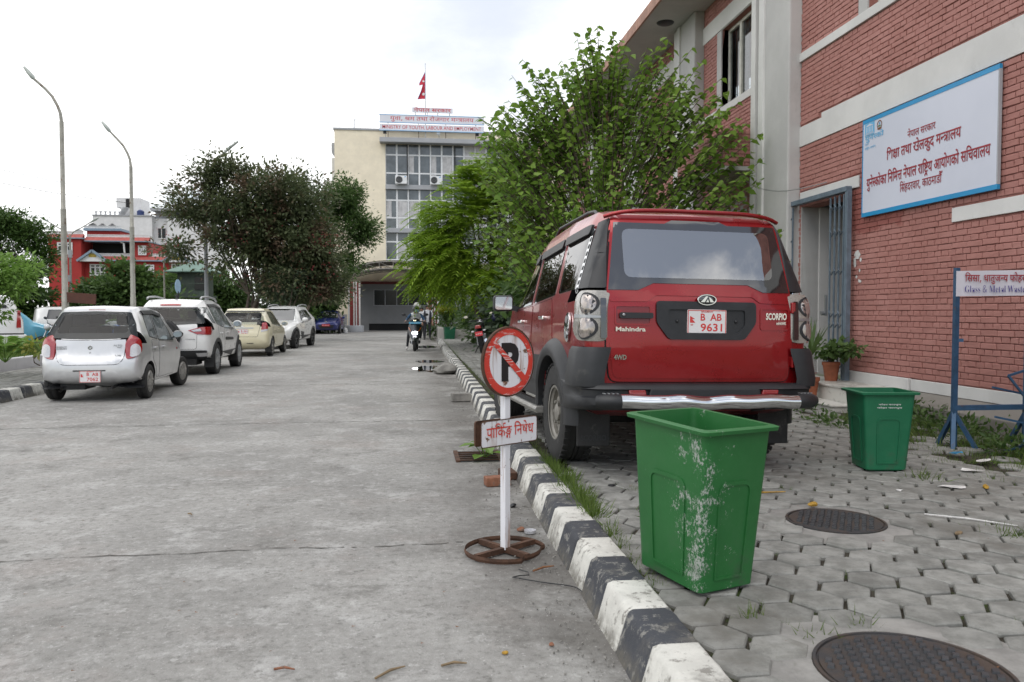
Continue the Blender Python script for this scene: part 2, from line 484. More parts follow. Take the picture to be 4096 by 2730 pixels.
# outlines of the letters on the signs, as polygons in 1/250 em: x, y, x, y ...
GLYPHS = {
 44: [[0,156,142,156,142,138,116,138,116,0,96,0,96,74,51,74,50,55,44,48,32,48,19,58,10,72,10,85,17,92,96,92,96,138,0,138]],
 75: [[-42,154,-52,185,-64,201,-84,206,-96,202,-102,220,-80,224,-67,222,-56,218,-47,209,-31,178,-24,154]],
 46: [[120,138,120,0,100,0,100,48,74,37,54,37,38,44,26,56,20,75,20,138,0,138,0,156,146,156,146,138],[100,138,40,138,43,66,48,60,55,56,76,56,100,70]],
 66: [[42,138,42,0,22,0,22,138,0,138,0,156,68,156,68,138]],
 54: [[0,138,0,156,173,156,173,138,147,138,147,0,127,0,127,89,111,86,99,75,89,52,70,58,78,78,60,88,44,87,37,82,33,76,33,58,44,41,77,10,64,-3,26,32,13,56,11,69,13,81,18,90,33,102,51,106,71,103,88,92,105,103,127,106,127,138]],
 3: [],
 60: [[147,138,147,0,126,0,126,66,84,63,53,69,42,63,80,23,95,10,82,-3,14,71,10,85,14,94,26,98,41,92,45,88,52,100,50,138,0,138,0,156,173,156,173,138],[126,85,126,138,70,138,74,114,69,89,66,83,79,81]],
 52: [[99,10,85,-3,19,64,10,85,14,94,26,98,37,96,45,87,60,100,64,123,60,138,0,138,0,156,106,156,106,138,80,138,84,114,82,102,72,82,53,69,42,64]],
 25: [[194,138,113,138,113,87,126,96,142,100,157,97,169,90,176,77,179,60,175,35,163,10,145,20,155,38,159,59,158,70,154,77,148,81,140,82,127,78,113,64,113,0,93,0,93,44,78,34,56,30,34,34,25,40,18,48,13,60,12,72,15,90,25,104,41,113,85,114,83,95,62,98,50,96,40,91,34,84,32,73,34,62,40,54,48,48,68,48,85,58,93,65,93,138,0,138,0,156,194,156]],
 67: [[22,138,0,138,0,156,20,156,13,181,17,198,28,212,45,221,66,224,100,219,129,205,154,182,176,154,155,154,115,193,71,206,55,204,44,198,36,190,34,172,41,156,68,156,68,138,42,138,42,0,22,0]],
 58: [[22,48,12,57,11,70,20,78,36,76,48,69,59,75,68,84,74,96,76,111,74,123,69,133,60,140,43,141,36,134,37,121,46,114,68,110,63,92,43,96,28,104,20,116,16,129,19,141,26,150,36,156,51,158,73,152,82,146,90,136,94,125,96,110,94,94,88,78,77,65,64,55,104,11,88,0,54,40,45,48],[148,138,148,0,128,0,128,138,105,138,105,156,174,156,174,138]],
 179: [[156,138,156,0,136,0,136,81,109,74,74,76,56,82,38,68,34,60,32,47,38,37,51,31,67,30,67,46,76,53,91,52,98,48,103,34,100,23,91,16,112,-6,98,-16,74,13,48,14,25,24,18,32,13,41,12,51,14,64,20,74,41,90,24,106,20,116,18,127,21,139,28,149,41,156,58,158,72,156,84,151,93,142,96,129,94,118,83,100,74,93,106,92,126,97,136,103,136,138,113,138,113,156,182,156,182,138],[40,118,50,104,57,100,71,112,76,126,72,137,66,140,50,140,40,132]],
 40: [[120,138,120,0,100,0,100,82,50,80,38,75,33,68,32,59,34,47,41,36,68,10,54,-3,24,27,13,49,12,69,18,82,31,93,53,99,100,100,100,138,0,138,0,156,146,156,146,138]],
 41: [[138,138,138,0,118,0,118,45,90,34,77,33,57,36,41,45,28,60,21,80,41,86,54,94,61,104,64,117,62,128,58,136,51,140,37,141,30,135,28,130,34,120,49,115,47,98,32,101,21,108,14,117,12,130,14,142,20,151,31,156,53,157,71,148,78,140,82,130,84,117,82,100,74,87,62,77,46,68,58,55,78,51,101,56,118,69,118,138,98,138,98,156,164,156,164,138]],
 26: [[182,138,182,0,162,0,162,11,132,2,96,5,70,15,46,33,12,74,11,90,19,97,32,98,45,88,52,100,52,132,50,138,0,138,0,156,208,156,208,138],[142,59,162,70,162,138,70,138,74,114,72,96,66,82,55,71,42,63,60,45,78,31,99,22,133,20,152,26,162,30,162,50,140,42,119,42,101,52,90,69,89,80,92,96,101,108,115,116,154,116,152,98,135,101,124,100,116,96,111,88,109,79,111,70,116,63,124,59]],
 69: [[-62,-3,-34,3,-17,0,-5,-7,3,-18,6,-32,2,-46,-6,-57,-20,-64,-39,-67,-62,-64,-81,-56,-98,-42,-114,-25,-98,-14,-71,-41,-51,-48,-39,-49,-20,-44,-13,-30,-14,-23,-26,-15,-50,-17,-56,-20]],
 42: [[103,-14,86,18,61,18,40,23,23,35,13,55,12,78,20,94,35,106,58,113,74,114,74,138,0,138,0,156,134,156,134,138,94,138,94,96,58,94,43,89,34,79,32,66,34,54,42,44,54,37,78,35,78,52,87,59,103,58,110,54,115,40,112,28,102,22,120,-6]],
 50: [[127,138,127,0,107,0,107,62,52,62,51,46,44,39,35,38,16,54,10,70,13,77,32,80,32,138,0,138,0,156,153,156,153,138],[107,138,52,138,52,80,107,80]],
 202: [[0,156,93,156,93,138,0,138],[51,74,50,55,44,48,32,48,19,58,10,72,10,85,17,92,96,92,96,74]],
 269: [[32,16,20,33,82,70,64,90,55,94,31,93,14,86,7,104,34,113,54,113,71,107,96,82,96,138,0,138,0,156,142,156,142,138,116,138,116,0,96,0,96,58]],
 51: [[149,156,149,138,123,138,123,0,102,0,102,45,75,34,63,33,43,37,27,48,16,66,10,88,32,98,38,104,39,121,31,138,0,138,0,156],[32,75,45,57,54,52,76,52,95,62,102,68,102,138,53,138,58,124,60,111,53,89]],
 215: [[120,83,122,65,73,64,53,69,42,63,80,23,95,10,82,-3,14,71,10,85,14,94,26,98,41,92,45,88,52,100,50,138,0,138,0,156,101,156,101,138,70,138,74,114,69,89,66,83,79,81]],
 79: [[42,138,42,0,22,0,22,138,0,138,0,156,68,156,68,138],[22,154,12,185,1,201,-19,206,-32,202,-38,220,-15,224,-2,222,8,218,18,209,34,178,41,154]],
 521: [[85,-3,55,27,44,49,43,67,52,82,10,82,10,100,128,100,128,138,0,138,0,156,174,156,174,138,148,138,148,0,128,0,128,82,80,80,68,75,64,68,63,59,65,47,72,36,99,10]],
 564: [[63,1,38,10,28,18,22,30,20,44,24,59,36,72,25,85,21,105,21,138,0,138,0,156,150,156,150,138,124,138,124,84,108,68,60,65,53,62,44,54,40,43,42,34,52,24,78,19,102,22,123,31,130,12,92,1],[104,89,104,138,55,138],[42,99,48,85,54,80,86,84,41,130],[17,-41,79,-3,89,-3,125,-48,110,-58,81,-21,28,-58]],
 10: [[118,54,115,39,106,28,94,22,78,20,58,24,40,36,23,57,7,89,25,96,36,72,48,54,62,42,76,38,92,42,96,48,96,66,87,80,80,87,65,85,64,103,78,104,88,109,93,115,95,124,94,131,83,140,59,138,43,131,36,148,63,157,92,156,104,148,112,137,115,124,110,106,98,94,103,89,148,91,148,138,130,138,130,156,260,156,260,138,234,138,234,0,213,0,213,138,169,138,169,0,148,0,148,72,114,70]],
 27: [[52,138,51,53,45,46,34,46,20,56,12,70,11,82,18,89,32,90,32,138,0,138,0,156,144,156,144,138,118,138,118,0,98,0,98,138]],
 30: [[162,138,136,138,136,0,116,0,116,41,91,30,79,30,62,32,48,40,38,53,36,76,46,93,10,92,10,110,97,110,96,92,74,91,64,86,58,79,55,68,57,59,62,52,79,47,91,48,109,58,116,65,116,138,0,138,0,156,162,156]],
 57: [[143,138,117,138,117,0,97,0,97,41,70,30,46,31,25,41,18,50,13,60,12,72,15,90,26,104,42,113,88,114,87,95,65,98,51,96,40,91,34,83,32,72,34,61,40,53,48,48,71,48,90,58,97,65,97,138,0,138,0,156,143,156]],
 6: [[-45,198,-38,206,-27,206,-20,198,-20,188,-27,180,-38,180,-45,188]],
 61: [[80,17,95,24,99,30,101,37,99,46,94,52,84,56,70,57,55,56,44,50,37,42,35,24,42,8,76,-22,62,-36,27,-2,18,14,14,32,18,50,29,62,18,80,20,100,33,112,57,116,90,116,90,138,0,138,0,156,136,156,136,138,110,138,110,98,41,95,37,87,46,71,71,75,87,74,99,70,108,64,119,48,120,38,118,25,112,14,101,6,87,0]],
 799: [[12,-32,24,29,48,29,50,26,28,-32]],
 36: [[150,138,93,138,93,104,110,94,124,82,132,67,135,50,133,34,126,21,117,12,104,5,74,0,49,4,29,14,16,31,12,54,14,70,20,82,30,92,42,99,72,105,72,138,0,138,0,156,150,156],[73,18,90,20,103,26,112,36,114,50,113,62,107,72,98,80,86,87,60,86,40,75,32,62,32,52,34,37,44,26,57,20]],
 37: [[68,52,62,49,42,66,36,76,35,94,44,108,66,116,100,116,100,138,0,138,0,156,148,156,148,138,120,138,120,98,58,95,54,87,65,69,90,74,108,71,121,64,130,53,134,38,130,23,121,11,106,3,84,0,61,3,40,11,22,24,6,40,22,52,36,37,50,26,66,20,84,18,106,24,113,38,112,46,107,51,100,54]],
 742: [[42,217,48,223,56,223,62,217,62,208,56,202,48,202,42,208],[42,138,42,0,22,0,22,138,0,138,0,156,19,156,2,172,-26,174,-36,170,-42,188,-17,193,3,188,19,174,4,200,-7,206,-32,203,-38,220,-15,224,7,219,21,224,34,199,42,193,53,191,64,194,72,200,81,224,98,218,91,198,82,185,68,178,52,176,33,180,41,156,68,156,68,138]],
 181: [[-48,154,-59,182,-60,190,-57,205,-49,216,-36,222,-6,222,5,218,0,202,-20,207,-28,205,-35,201,-39,195,-39,178,-27,154]],
 497: [[82,69,60,63,42,78,36,88,34,98,36,108,49,118,76,122,99,122,99,138,0,138,0,156,166,156,166,138,120,138,120,104,59,103,56,101,57,88,62,82,91,87,109,85,122,79,131,70,134,57,130,42,118,32,118,-39,100,-39,100,26,62,27,62,-23,56,-30,44,-30,31,-21,23,-8,23,3,30,9,44,10,44,32,14,51,6,60,21,72,37,58,53,48,85,42,106,46,112,50,113,57,107,66],[129,100,136,108,146,108,153,100,153,90,146,82,136,82,129,90]],
 59: [[148,156,148,138,122,138,122,0,102,0,102,48,75,38,54,37,38,44,26,56,20,75,20,138,0,138,0,156],[102,138,51,138,102,72],[55,56,78,56,90,61,40,127,43,66]],
 43: [[158,138,132,138,132,0,111,0,111,38,94,29,71,26,53,28,40,36,31,48,28,70,37,87,26,92,18,100,12,110,10,123,13,137,21,148,32,156,47,158,59,156,69,151,76,143,78,133,75,122,68,111,52,120,58,132,55,138,46,142,34,136,29,122,33,110,49,100,83,100,82,83,63,82,55,78,50,72,48,64,50,54,55,48,73,43,85,44,104,54,111,61,111,138,96,138,96,156,158,156]],
 32: [[163,138,163,0,143,0,143,92,94,93,109,76,114,54,110,35,96,24,78,20,64,22,52,28,40,38,29,53,8,100,26,106,37,77,50,56,62,42,76,38,90,42,94,48,95,57,93,68,78,86,68,94,76,110,143,110,143,138,0,138,0,156,189,156,189,138]],
 47: [[115,138,115,87,128,96,144,100,159,97,171,90,179,77,181,60,178,35,165,10,147,20,157,38,161,59,160,70,156,77,150,81,142,82,129,78,115,64,115,0,95,0,95,48,72,38,52,38,37,44,26,57,20,76,20,138,0,138,0,156,196,156,196,138],[40,138,42,70,47,60,53,56,72,55,88,64,95,70,95,138]],
 284: [[61,10,49,27,112,64,64,78,19,50,7,68,46,88,28,107,22,126,25,138,33,148,46,156,62,158,77,156,89,149,97,138,100,125,94,106,80,90,134,78,134,138,115,138,115,156,180,156,180,138,154,138,154,0,134,0,134,58],[43,118,52,105,62,98,75,110,80,125,78,132,68,140,54,140,44,132]],
 48: [[146,138,120,138,120,0,100,0,100,41,73,30,47,31,25,41,18,50,13,60,12,72,15,90,26,104,44,113,92,114,91,96,58,98,91,56,100,64,100,138,0,138,0,156,146,156],[32,72,34,60,40,52,50,48,77,49,42,92,34,84]],
 111: [[119,-17,87,52,57,54,38,63,26,80,21,107,24,132,36,158,57,153,42,117,41,104,43,89,50,78,61,71,82,69,81,86,91,93,106,93,113,88,119,74,115,62,104,55,137,-9]],
 115: [[19,128,29,146,48,157,60,158,77,155,90,146,99,133,102,116,100,102,93,90,82,81,68,77,123,32,131,17,131,1,120,-20,104,-8,111,8,106,21,30,86,19,107],[38,116,39,106,44,99,50,94,59,93,68,94,76,100,80,107,80,126,76,134,69,138,60,140,51,138,44,134,39,126]],
 107: [[69,158,85,156,97,148,105,138,107,125,103,106,88,86,60,64,99,32,107,17,108,1,96,-20,80,-8,88,8,82,21,32,64,33,69,73,99,84,112,87,124,86,132,76,140,62,140,54,133,54,122,62,114,70,111,58,96,40,110,35,118,34,136,42,149,58,157]],
 114: [[56,1,34,10,25,18,20,29,18,50,28,75,96,158,111,145,42,59,38,42,40,31,47,24,56,20,80,20,104,28,116,36,125,17,100,5,85,1]],
 108: [[119,8,103,-3,80,29,60,52,39,52,28,60,27,74,36,81,52,80,64,73,74,78,82,86,88,97,90,110,88,124,82,133,72,138,44,138,28,132,21,149,51,158,75,157,86,153,96,146,104,137,109,125,111,110,108,94,102,79,92,67,79,58]],
 210: [[0,156,129,156,129,138,0,138],[134,87,118,88,105,82,94,66,89,52,70,58,78,78,60,88,44,87,37,82,33,76,33,58,44,41,77,10,64,-3,26,32,13,56,11,69,13,81,18,90,32,102,51,106,71,103,88,92,105,103,139,104]],
 10134: [[100,-4,74,-1,52,7,35,20,22,38,13,60,10,85,13,110,22,131,34,148,52,162,72,170,96,173,116,171,144,162,154,168,156,173,163,173,163,114,156,114,142,141,122,158,111,164,100,165,66,145,54,85,58,50,67,25,82,10,102,5,114,6,122,10,126,17,126,57,122,64,102,68,102,74,186,74,186,68,170,64,166,48,166,11,133,0]],
 10889: [[7,0,7,6,17,10,20,21,18,160,8,164,8,170,55,170,56,14,61,7,67,6,67,0]],
 10319: [[95,-4,80,0,74,13,56,1,36,-3,24,-2,15,4,10,13,8,24,12,38,24,50,44,61,74,71,73,99,70,105,64,109,55,110,43,108,39,102,46,86,41,75,29,71,16,76,12,88,14,96,26,110,47,118,60,118,83,116,98,109,106,96,109,78,111,13,119,16,122,10,110,0],[56,12,70,19,74,24,74,63,52,52,44,31,47,17]],
 11557: [[56,-4,27,3,22,2,19,-3,13,-3,13,39,20,39,24,25,32,14,42,8,52,6,66,10,72,22,68,31,28,55,20,63,16,72,14,82,16,96,24,108,36,116,83,115,86,119,91,119,91,82,85,82,80,94,73,103,65,108,48,109,40,102,40,91,54,79,82,64,90,56,94,47,96,35,93,19,85,7,72,-1]],
 11623: [],
 10337: [[70,-2,46,1,28,10,17,26,13,46,16,64,24,78,52,99,37,118,32,130,30,142,33,159,42,171,57,179,76,181,94,179,108,171,116,159,119,143,117,128,109,116,84,96,132,50,146,78,149,89,172,89,162,60,146,36,182,0,153,0,131,21,105,4,89,-1],[70,109,91,125,96,133,98,143,96,151,92,158,84,162,66,162,58,158,53,151,53,134],[70,17,85,18,108,28,117,35,65,85,44,69,38,60,36,47,38,35,46,25,56,19]],
 10185: [[5,0,5,6,16,8,23,12,27,18,26,155,20,161,6,163,6,170,69,170,118,53,167,170,230,170,230,163,213,158,210,151,210,16,216,8,230,6,230,0,147,0,147,6,165,12,169,31,169,148,107,0,100,0,39,145,40,18,44,11,52,8,63,6,63,0]],
 10613: [[57,-4,44,-2,32,4,22,13,14,26,9,41,7,58,9,75,14,90,22,102,32,111,45,116,58,118,78,115,92,104,102,87,105,62,44,62,52,27,74,16,88,20,100,32,106,27,85,4],[43,72,75,72,72,103,67,109,60,110,48,102]],
 11760: [[46,-4,33,-2,24,4,20,13,18,104,8,104,8,112,48,158,54,158,54,116,77,116,77,104,54,104,56,19,62,15,70,18,77,28,83,24,68,4]],
 10284: [[64,-4,6,159,-6,163,-6,170,67,170,67,163,56,161,52,153,55,139,83,57,112,131,104,156,94,162,85,163,85,170,164,170,164,163,150,161,146,153,176,62,204,151,200,160,187,163,187,170,232,170,232,163,221,157,214,141,166,-4,159,-4,118,115,71,-4]],
}
# lines of lettering: width, then (glyph, x)
TX = {
 'nepal_sarkar': (4835, [(44,0),(75,555),(46,555),(66,1123),(54,1382),(3,2060),(60,2320),(52,2996),(25,3405),(66,4167),(52,4426)]),
 'shiksha': (9964, [(67,0),(58,259),(179,939),(66,1651),(3,1910),(40,2170),(41,2740),(66,3382),(3,3641),(26,3901),(75,4719),(54,4719),(25,5397),(69,6159),(42,6159),(3,6679),(50,6939),(202,7537),(269,7895),(66,8447),(54,8706),(51,9384)]),
 'unesco_line': (18457, [(51,0),(69,580),(44,580),(75,1135),(215,1135),(25,1524),(79,2286),(25,2545),(66,3307),(3,3566),(67,3826),(44,4085),(67,4640),(50,4899),(521,5497),(3,6178),(44,6438),(75,6993),(46,6993),(66,7561),(54,7820),(3,8498),(52,8758),(66,9167),(67,9426),(564,9685),(51,10269),(3,10849),(10,11109),(51,12132),(79,12712),(27,12971),(25,13534),(79,14296),(3,14555),(60,14815),(67,15491),(30,15750),(57,16384),(66,16940),(54,17199),(51,17877)]),
 'singha': (7446, [(67,0),(60,259),(6,935),(61,935),(42,1466),(52,1986),(57,2395),(66,2951),(52,3210),(799,3619),(3,3887),(25,4147),(66,4909),(36,5168),(50,5753),(66,6351),(37,6610),(742,7187)]),
 'unesco': (2545, [(51,0),(69,580),(44,580),(75,1135),(215,1135),(25,1524),(79,2286)]),
 'nepal': (2060, [(44,0),(75,555),(46,555),(66,1123),(54,1382)]),
 'aayog': (4776, [(52,0),(66,409),(67,668),(564,927),(51,1511),(3,2091),(10,2351),(51,3374),(79,3954),(27,4213)]),
 'parking': (4762, [(46,0),(66,568),(67,827),(25,1086),(181,1848),(497,1848),(3,2495),(67,2755),(44,3014),(59,3569),(75,4147),(43,4147)]),
 'glass': (7752, [(67,0),(60,259),(60,935),(66,1611),(799,1870),(3,2138),(43,2398),(66,3013),(40,3272),(69,3842),(32,3842),(202,4584),(51,4942),(3,5522),(47,5782),(79,6553),(61,6812),(52,7343)]),
 'yuva': (11145, [(51,0),(69,580),(57,580),(66,1136),(799,1395),(3,1663),(284,1923),(50,2630),(3,3228),(40,3488),(41,4058),(66,4700),(3,4959),(52,5219),(79,5628),(32,5887),(27,6629),(66,7192),(52,7451),(3,7860),(50,8120),(202,8718),(269,9076),(66,9628),(54,9887),(51,10565)]),
 'plate': (4999, [(48,0),(66,571),(3,830),(111,1090),(3,1641),(30,1901),(3,2535),(115,2795),(107,3346),(114,3897),(108,4448)]),
 'ka': (762, [(25,0)]),
 'waste2': (4991, [(47,0),(79,771),(61,1030),(52,1561),(3,1970),(47,2230),(66,3001),(210,3260),(44,3760),(69,4315),(60,4315)]),
 'glass_en': (9115, [(10134,0),(10889,756),(10319,1053),(11557,1565),(11557,1994),(11623,2423),(10337,2683),(11623,3415),(10185,3675),(10613,4619),(11760,5067),(10319,5407),(10889,5919),(11623,6216),(10284,6476),(10319,7386),(11557,7898),(11760,8327),(10613,8667)]),
}
GL = {k: [[(4 * a, 4 * b_) for a, b_ in zip(c[0::2], c[1::2])] for c in v] for k, v in GLYPHS.items()}
def grow(c, b):
 """contour moved outward by b"""
 if not b:
  return c
 out = []
 n = len(c)
 for i in range(n):
  p, q, r = V(c[i - 1]), V(c[i]), V(c[(i + 1) % n])
  d1, d2 = (q - p).normalized(), (r - q).normalized()
  n1, n2 = V((-d1.y, d1.x)), V((-d2.y, d2.x))
  m = n1 + n2
  if m.length < 0.2:
   m = n1
  m = m.normalized()
  k = min(2.0, 1 / max(0.3, m.dot(n1)))
  out.append(tuple(q + m * b * k))
 return out
_gcache = {}
def glyph_tris(k, bold):
 if (k, bold) not in _gcache:
  loops = [grow(c, bold) for c in GL[k] if len(c) > 2]
  if not loops:
   _gcache[(k, bold)] = ([], [])
  else:
   bm = fill2d(loops)
   bm.verts.index_update()
   _gcache[(k, bold)] = ([(v.co.x, v.co.y) for v in bm.verts], [[v.index for v in f.verts] for f in bm.faces])
   bm.free()
 return _gcache[(k, bold)]
def letters(name, parent, m, src, org, u, v, h, width=None, anchor='c', bold=0, lift=0.002, xs=1.0):
 """one line of lettering as a single flat mesh. org: where the anchor point of the baseline stands; u right, v up (unit)"""
 u, v = V(u), V(v)
 nrm = u.cross(v)
 pts, faces = [], []
 if src.startswith('dev:'):
  w, L = TX[src[4:]]
  for i, (k, x) in enumerate(L):
   P, F = glyph_tris(k, bold)
   n = len(pts)
   pts += [(px + x, py, (i % 2)) for px, py in P]
   faces += [tuple(a + n for a in f) for f in F]
  sy = h / 720.0
 else:
  cu = bpy.data.curves.new('t', 'FONT')
  cu.body = src
  cu.size = 1.0
  cu.offset = bold
  cu.resolution_u = 3
  o = bpy.data.objects.new('t', cu)
  me = bpy.data.meshes.new_from_object(o)
  pts = [(p.co.x, p.co.y, 0) for p in me.vertices]
  faces = [tuple(f.vertices) for f in me.polygons]
  bpy.data.objects.remove(o)
  bpy.data.meshes.remove(me)
  bpy.data.curves.remove(cu)
  sy = h / 0.70
 x0 = min(p[0] for p in pts)
 x1 = max(p[0] for p in pts)
 sx = width / (x1 - x0) if width else sy * xs
 W = (x1 - x0) * sx
 off = {'l': 0, 'c': -W / 2, 'r': -W}[anchor]
 org = V(org)
 co = [org + u * ((p[0] - x0) * sx + off) + v * (p[1] * sy) + nrm * (lift + 0.0004 * p[2]) for p in pts]
 me = bpy.data.meshes.new(name)
 me.from_pydata([tuple(c) for c in co], [], faces)
 me.materials.append(m)
 bm = bmesh.new()
 bm.from_mesh(me)
 bm.normal_update()
 bad = [f for f in bm.faces if f.normal.dot(nrm) < 0]
 if bad:
  bmesh.ops.reverse_faces(bm, faces=bad)
 bm.to_mesh(me)
 bm.free()
 return place(name, me, parent)
# ------------------------------------------------------------------ shared materials
g = NG('concrete_road')
sp = g.pos
big = g.rng(g.noise(0.45, 6, 0.65, sp), 0.34, 0.68)
worn = g.rng(g.noise(2.6, 11, 0.78, sp), 0.49, 0.66)
flake = g.rng(g.noise(8, 9, 0.7, sp), 0.595, 0.635)
fine = g.noise(46, 3, 0.7, sp)
c = g.mix(big, (0.225, 0.22, 0.207), (0.345, 0.338, 0.32))
c = g.mix(g.math('MULTIPLY', worn, 0.6), c, (0.47, 0.465, 0.45))
c = g.mix(g.math('MULTIPLY', flake, 0.5), c, (0.46, 0.455, 0.44))
c = g.mix(g.rng(g.noise(0.8, 6, 0.7, sp), 0.52, 0.66, 0, 0.25), c, (0.26, 0.21, 0.185))
c = g.mix(g.rng(g.noise(12, 9, 0.75, sp), 0.575, 0.635, 0, 0.6), c, (0.12, 0.115, 0.105))
c = g.mix(g.rng(g.noise(1.7, 10, 0.78, sp), 0.53, 0.66, 0, 0.7), c, (0.15, 0.145, 0.133))
mid = g.noise(19, 9, 0.8, sp)
c = g.mix(g.rng(mid, 0.50, 0.36, 0, 0.55), c, (0.13, 0.127, 0.118))
c = g.mix(g.rng(mid, 0.52, 0.66, 0, 0.5), c, (0.44, 0.435, 0.42))
X_ = g.xyz(sp)
# damp grit washed against the foot of the kerb
edge = g.math('MULTIPLY', g.rng(X_[0], -0.2, 0.75), g.rng(g.noise(1.3, 6, 0.7, sp), 0.36, 0.56))
c = g.mix(g.math('MULTIPLY', edge, 0.74), c, (0.098, 0.09, 0.08))
c = g.mix(g.rng(fine, 0.62, 0.75, 0, 0.55), c, (0.10, 0.098, 0.092))
c = g.mix(g.rng(g.noise(70, 2, 0.6, sp), 0.66, 0.74, 0, 0.6), c, (0.55, 0.54, 0.52))
g.set(col=c, rough=g.rng(big, 0, 1, 0.78, 0.92), spec=0.3)
g.bump(g.math('ADD', g.math('MULTIPLY', g.noise(90, 3, 0.7, sp), 0.6), g.noise(9, 6, 0.7, sp)), 0.9, 0.008)
M_ROAD = g.m
g = NG('paver_concrete')
c = g.mix(g.rng(g.noise(7, 6, 0.7, g.pos), 0.35, 0.65), (0.185, 0.185, 0.175), (0.30, 0.30, 0.287))
k = g.t.nodes.new('ShaderNodeObjectInfo')
c2 = g.mix(g.isl, (0.80, 0.79, 0.78), (1.10, 1.10, 1.08))
mm = g.t.nodes.new('ShaderNodeMix')
mm.data_type = 'RGBA'
mm.blend_type = 'MULTIPLY'
mm.inputs[0].default_value = 1
g.put(mm.inputs[6], c)
g.put(mm.inputs[7], c2)
c = mm.outputs[2]
mm = g.t.nodes.new('ShaderNodeMix')
mm.data_type = 'RGBA'
mm.blend_type = 'MULTIPLY'
mm.inputs[0].default_value = 1
g.put(mm.inputs[6], c)
g.put(mm.inputs[7], g.mix(k.outputs['Random'], (0.84, 0.84, 0.83), (1.1, 1.1, 1.09)))
c = mm.outputs[2]
c = g.mix(g.rng(g.noise(1.1, 7, 0.7, g.pos), 0.52, 0.66, 0, 0.65), c, (0.14, 0.132, 0.115))
c = g.mix(g.rng(g.noise(120, 2, 0.6, g.pos), 0.66, 0.76, 0, 0.7), c, (0.075, 0.072, 0.065))
g.set(col=c, rough=0.9, spec=0.25)
g.bump(g.noise(150, 4, 0.7, g.pos), 0.55, 0.004)
M_PAVER = g.m
g = NG('joint_soil')
c = g.mix(g.rng(g.noise(9, 6, 0.7, g.pos), 0.4, 0.62), (0.035, 0.031, 0.025), (0.075, 0.068, 0.054))
c = g.mix(g.rng(g.noise(2.3, 6, 0.7, g.pos), 0.54, 0.64), c, (0.05, 0.075, 0.022))
g.set(col=c, rough=0.95, spec=0.1)
g.bump(g.noise(60, 5, 0.7, g.pos), 0.8, 0.01)
M_SOIL = g.m
g = NG('dusty_ground')
c = g.mix(g.rng(g.noise(1.4, 7, 0.7, g.pos), 0.42, 0.58), (0.15, 0.135, 0.11), (0.24, 0.225, 0.195))
c = g.mix(g.rng(g.noise(3.0, 7, 0.7, g.pos), 0.50, 0.62), c, (0.055, 0.075, 0.028))
g.set(col=c, rough=0.95, spec=0.1)
g.bump(g.noise(40, 5, 0.7, g.pos), 0.7, 0.02)
M_EARTH = g.m
g = NG('park_ground')
c = g.mix(g.rng(g.noise(0.3, 6, 0.7, g.pos), 0.42, 0.58), (0.17, 0.165, 0.15), (0.08, 0.10, 0.045))
g.set(col=c, rough=0.95, spec=0.1)
M_GROUND = g.m
def kerb_mat(name, col, under):
 g = NG(name)
 p = g.pos
 c = g.mix(g.rng(g.noise(5, 6, 0.7, p), 0.35, 0.7), sh(col, 0.80), col)
 c = g.mix(g.rng(g.noise(16, 8, 0.75, p), 0.535, 0.61), c, under)
 c = g.mix(g.rng(g.noise(2.4, 7, 0.72, p), 0.50, 0.66, 0, 0.7), c, (0.16, 0.15, 0.13))
 z = g.xyz(p)[2]
 c = g.mix(g.math('MULTIPLY', g.rng(z, 0.0, 0.09, 0.85, 0.0), g.rng(g.noise(12, 5, 0.7, p), 0.3, 0.6)), c, (0.13, 0.12, 0.10))
 g.set(col=c, rough=0.8, spec=0.3)
 g.bump(g.noise(70, 5, 0.7, p), 0.6, 0.006)
 return g.m
M_KERB_W = kerb_mat('kerb_white_paint', (0.66, 0.65, 0.60), (0.27, 0.26, 0.235))
M_KERB_B = kerb_mat('kerb_black_paint', (0.062, 0.066, 0.076), (0.21, 0.205, 0.19))
g = NG('brick_paint')
p = g.pos
c = g.mix(g.rng(g.noise(1.3, 6, 0.65, p), 0.35, 0.68), (0.365, 0.168, 0.143), (0.435, 0.212, 0.184))
k = g.t.nodes.new('ShaderNodeObjectInfo')
c = g.mix(g.math('MULTIPLY', g.isl, 0.5), c, (0.345, 0.15, 0.125))
c = g.mix(g.rng(g.noise(30, 6, 0.75, p), 0.62, 0.72, 0, 0.6), c, (0.22, 0.105, 0.09))
# darker fresh paint round the door and the big sign
yz = g.xyz(p)
w1 = g.math('MULTIPLY', g.rng(g.noise(2.2, 4, 0.6, p), 0.1, 0.9, -0.12, 0.12), 1.0)
yy = g.math('ADD', yz[1], w1)
zz = g.math('ADD', yz[2], w1)
box_ = g.math('MULTIPLY', g.math('MULTIPLY', g.rng(yy, 9.25, 9.35), g.rng(zz, 2.42, 2.5)), g.math('MULTIPLY', g.rng(zz, 3.22, 3.3, 1, 0), g.rng(yy, 10.55, 10.6, 1, 0)))
c = g.mix(g.math('MULTIPLY', box_, 0.85), c, (0.27, 0.085, 0.070))
g.set(col=c, rough=0.72, spec=0.35)
g.bump(g.noise(55, 5, 0.7, p), 0.55, 0.006)
M_BRICK = g.m
M_MORTAR = mat('painted_mortar', (0.33, 0.145, 0.122), 0.85, var=0.3, vs_=6, bump=0.5, bs=70, world_space=True)
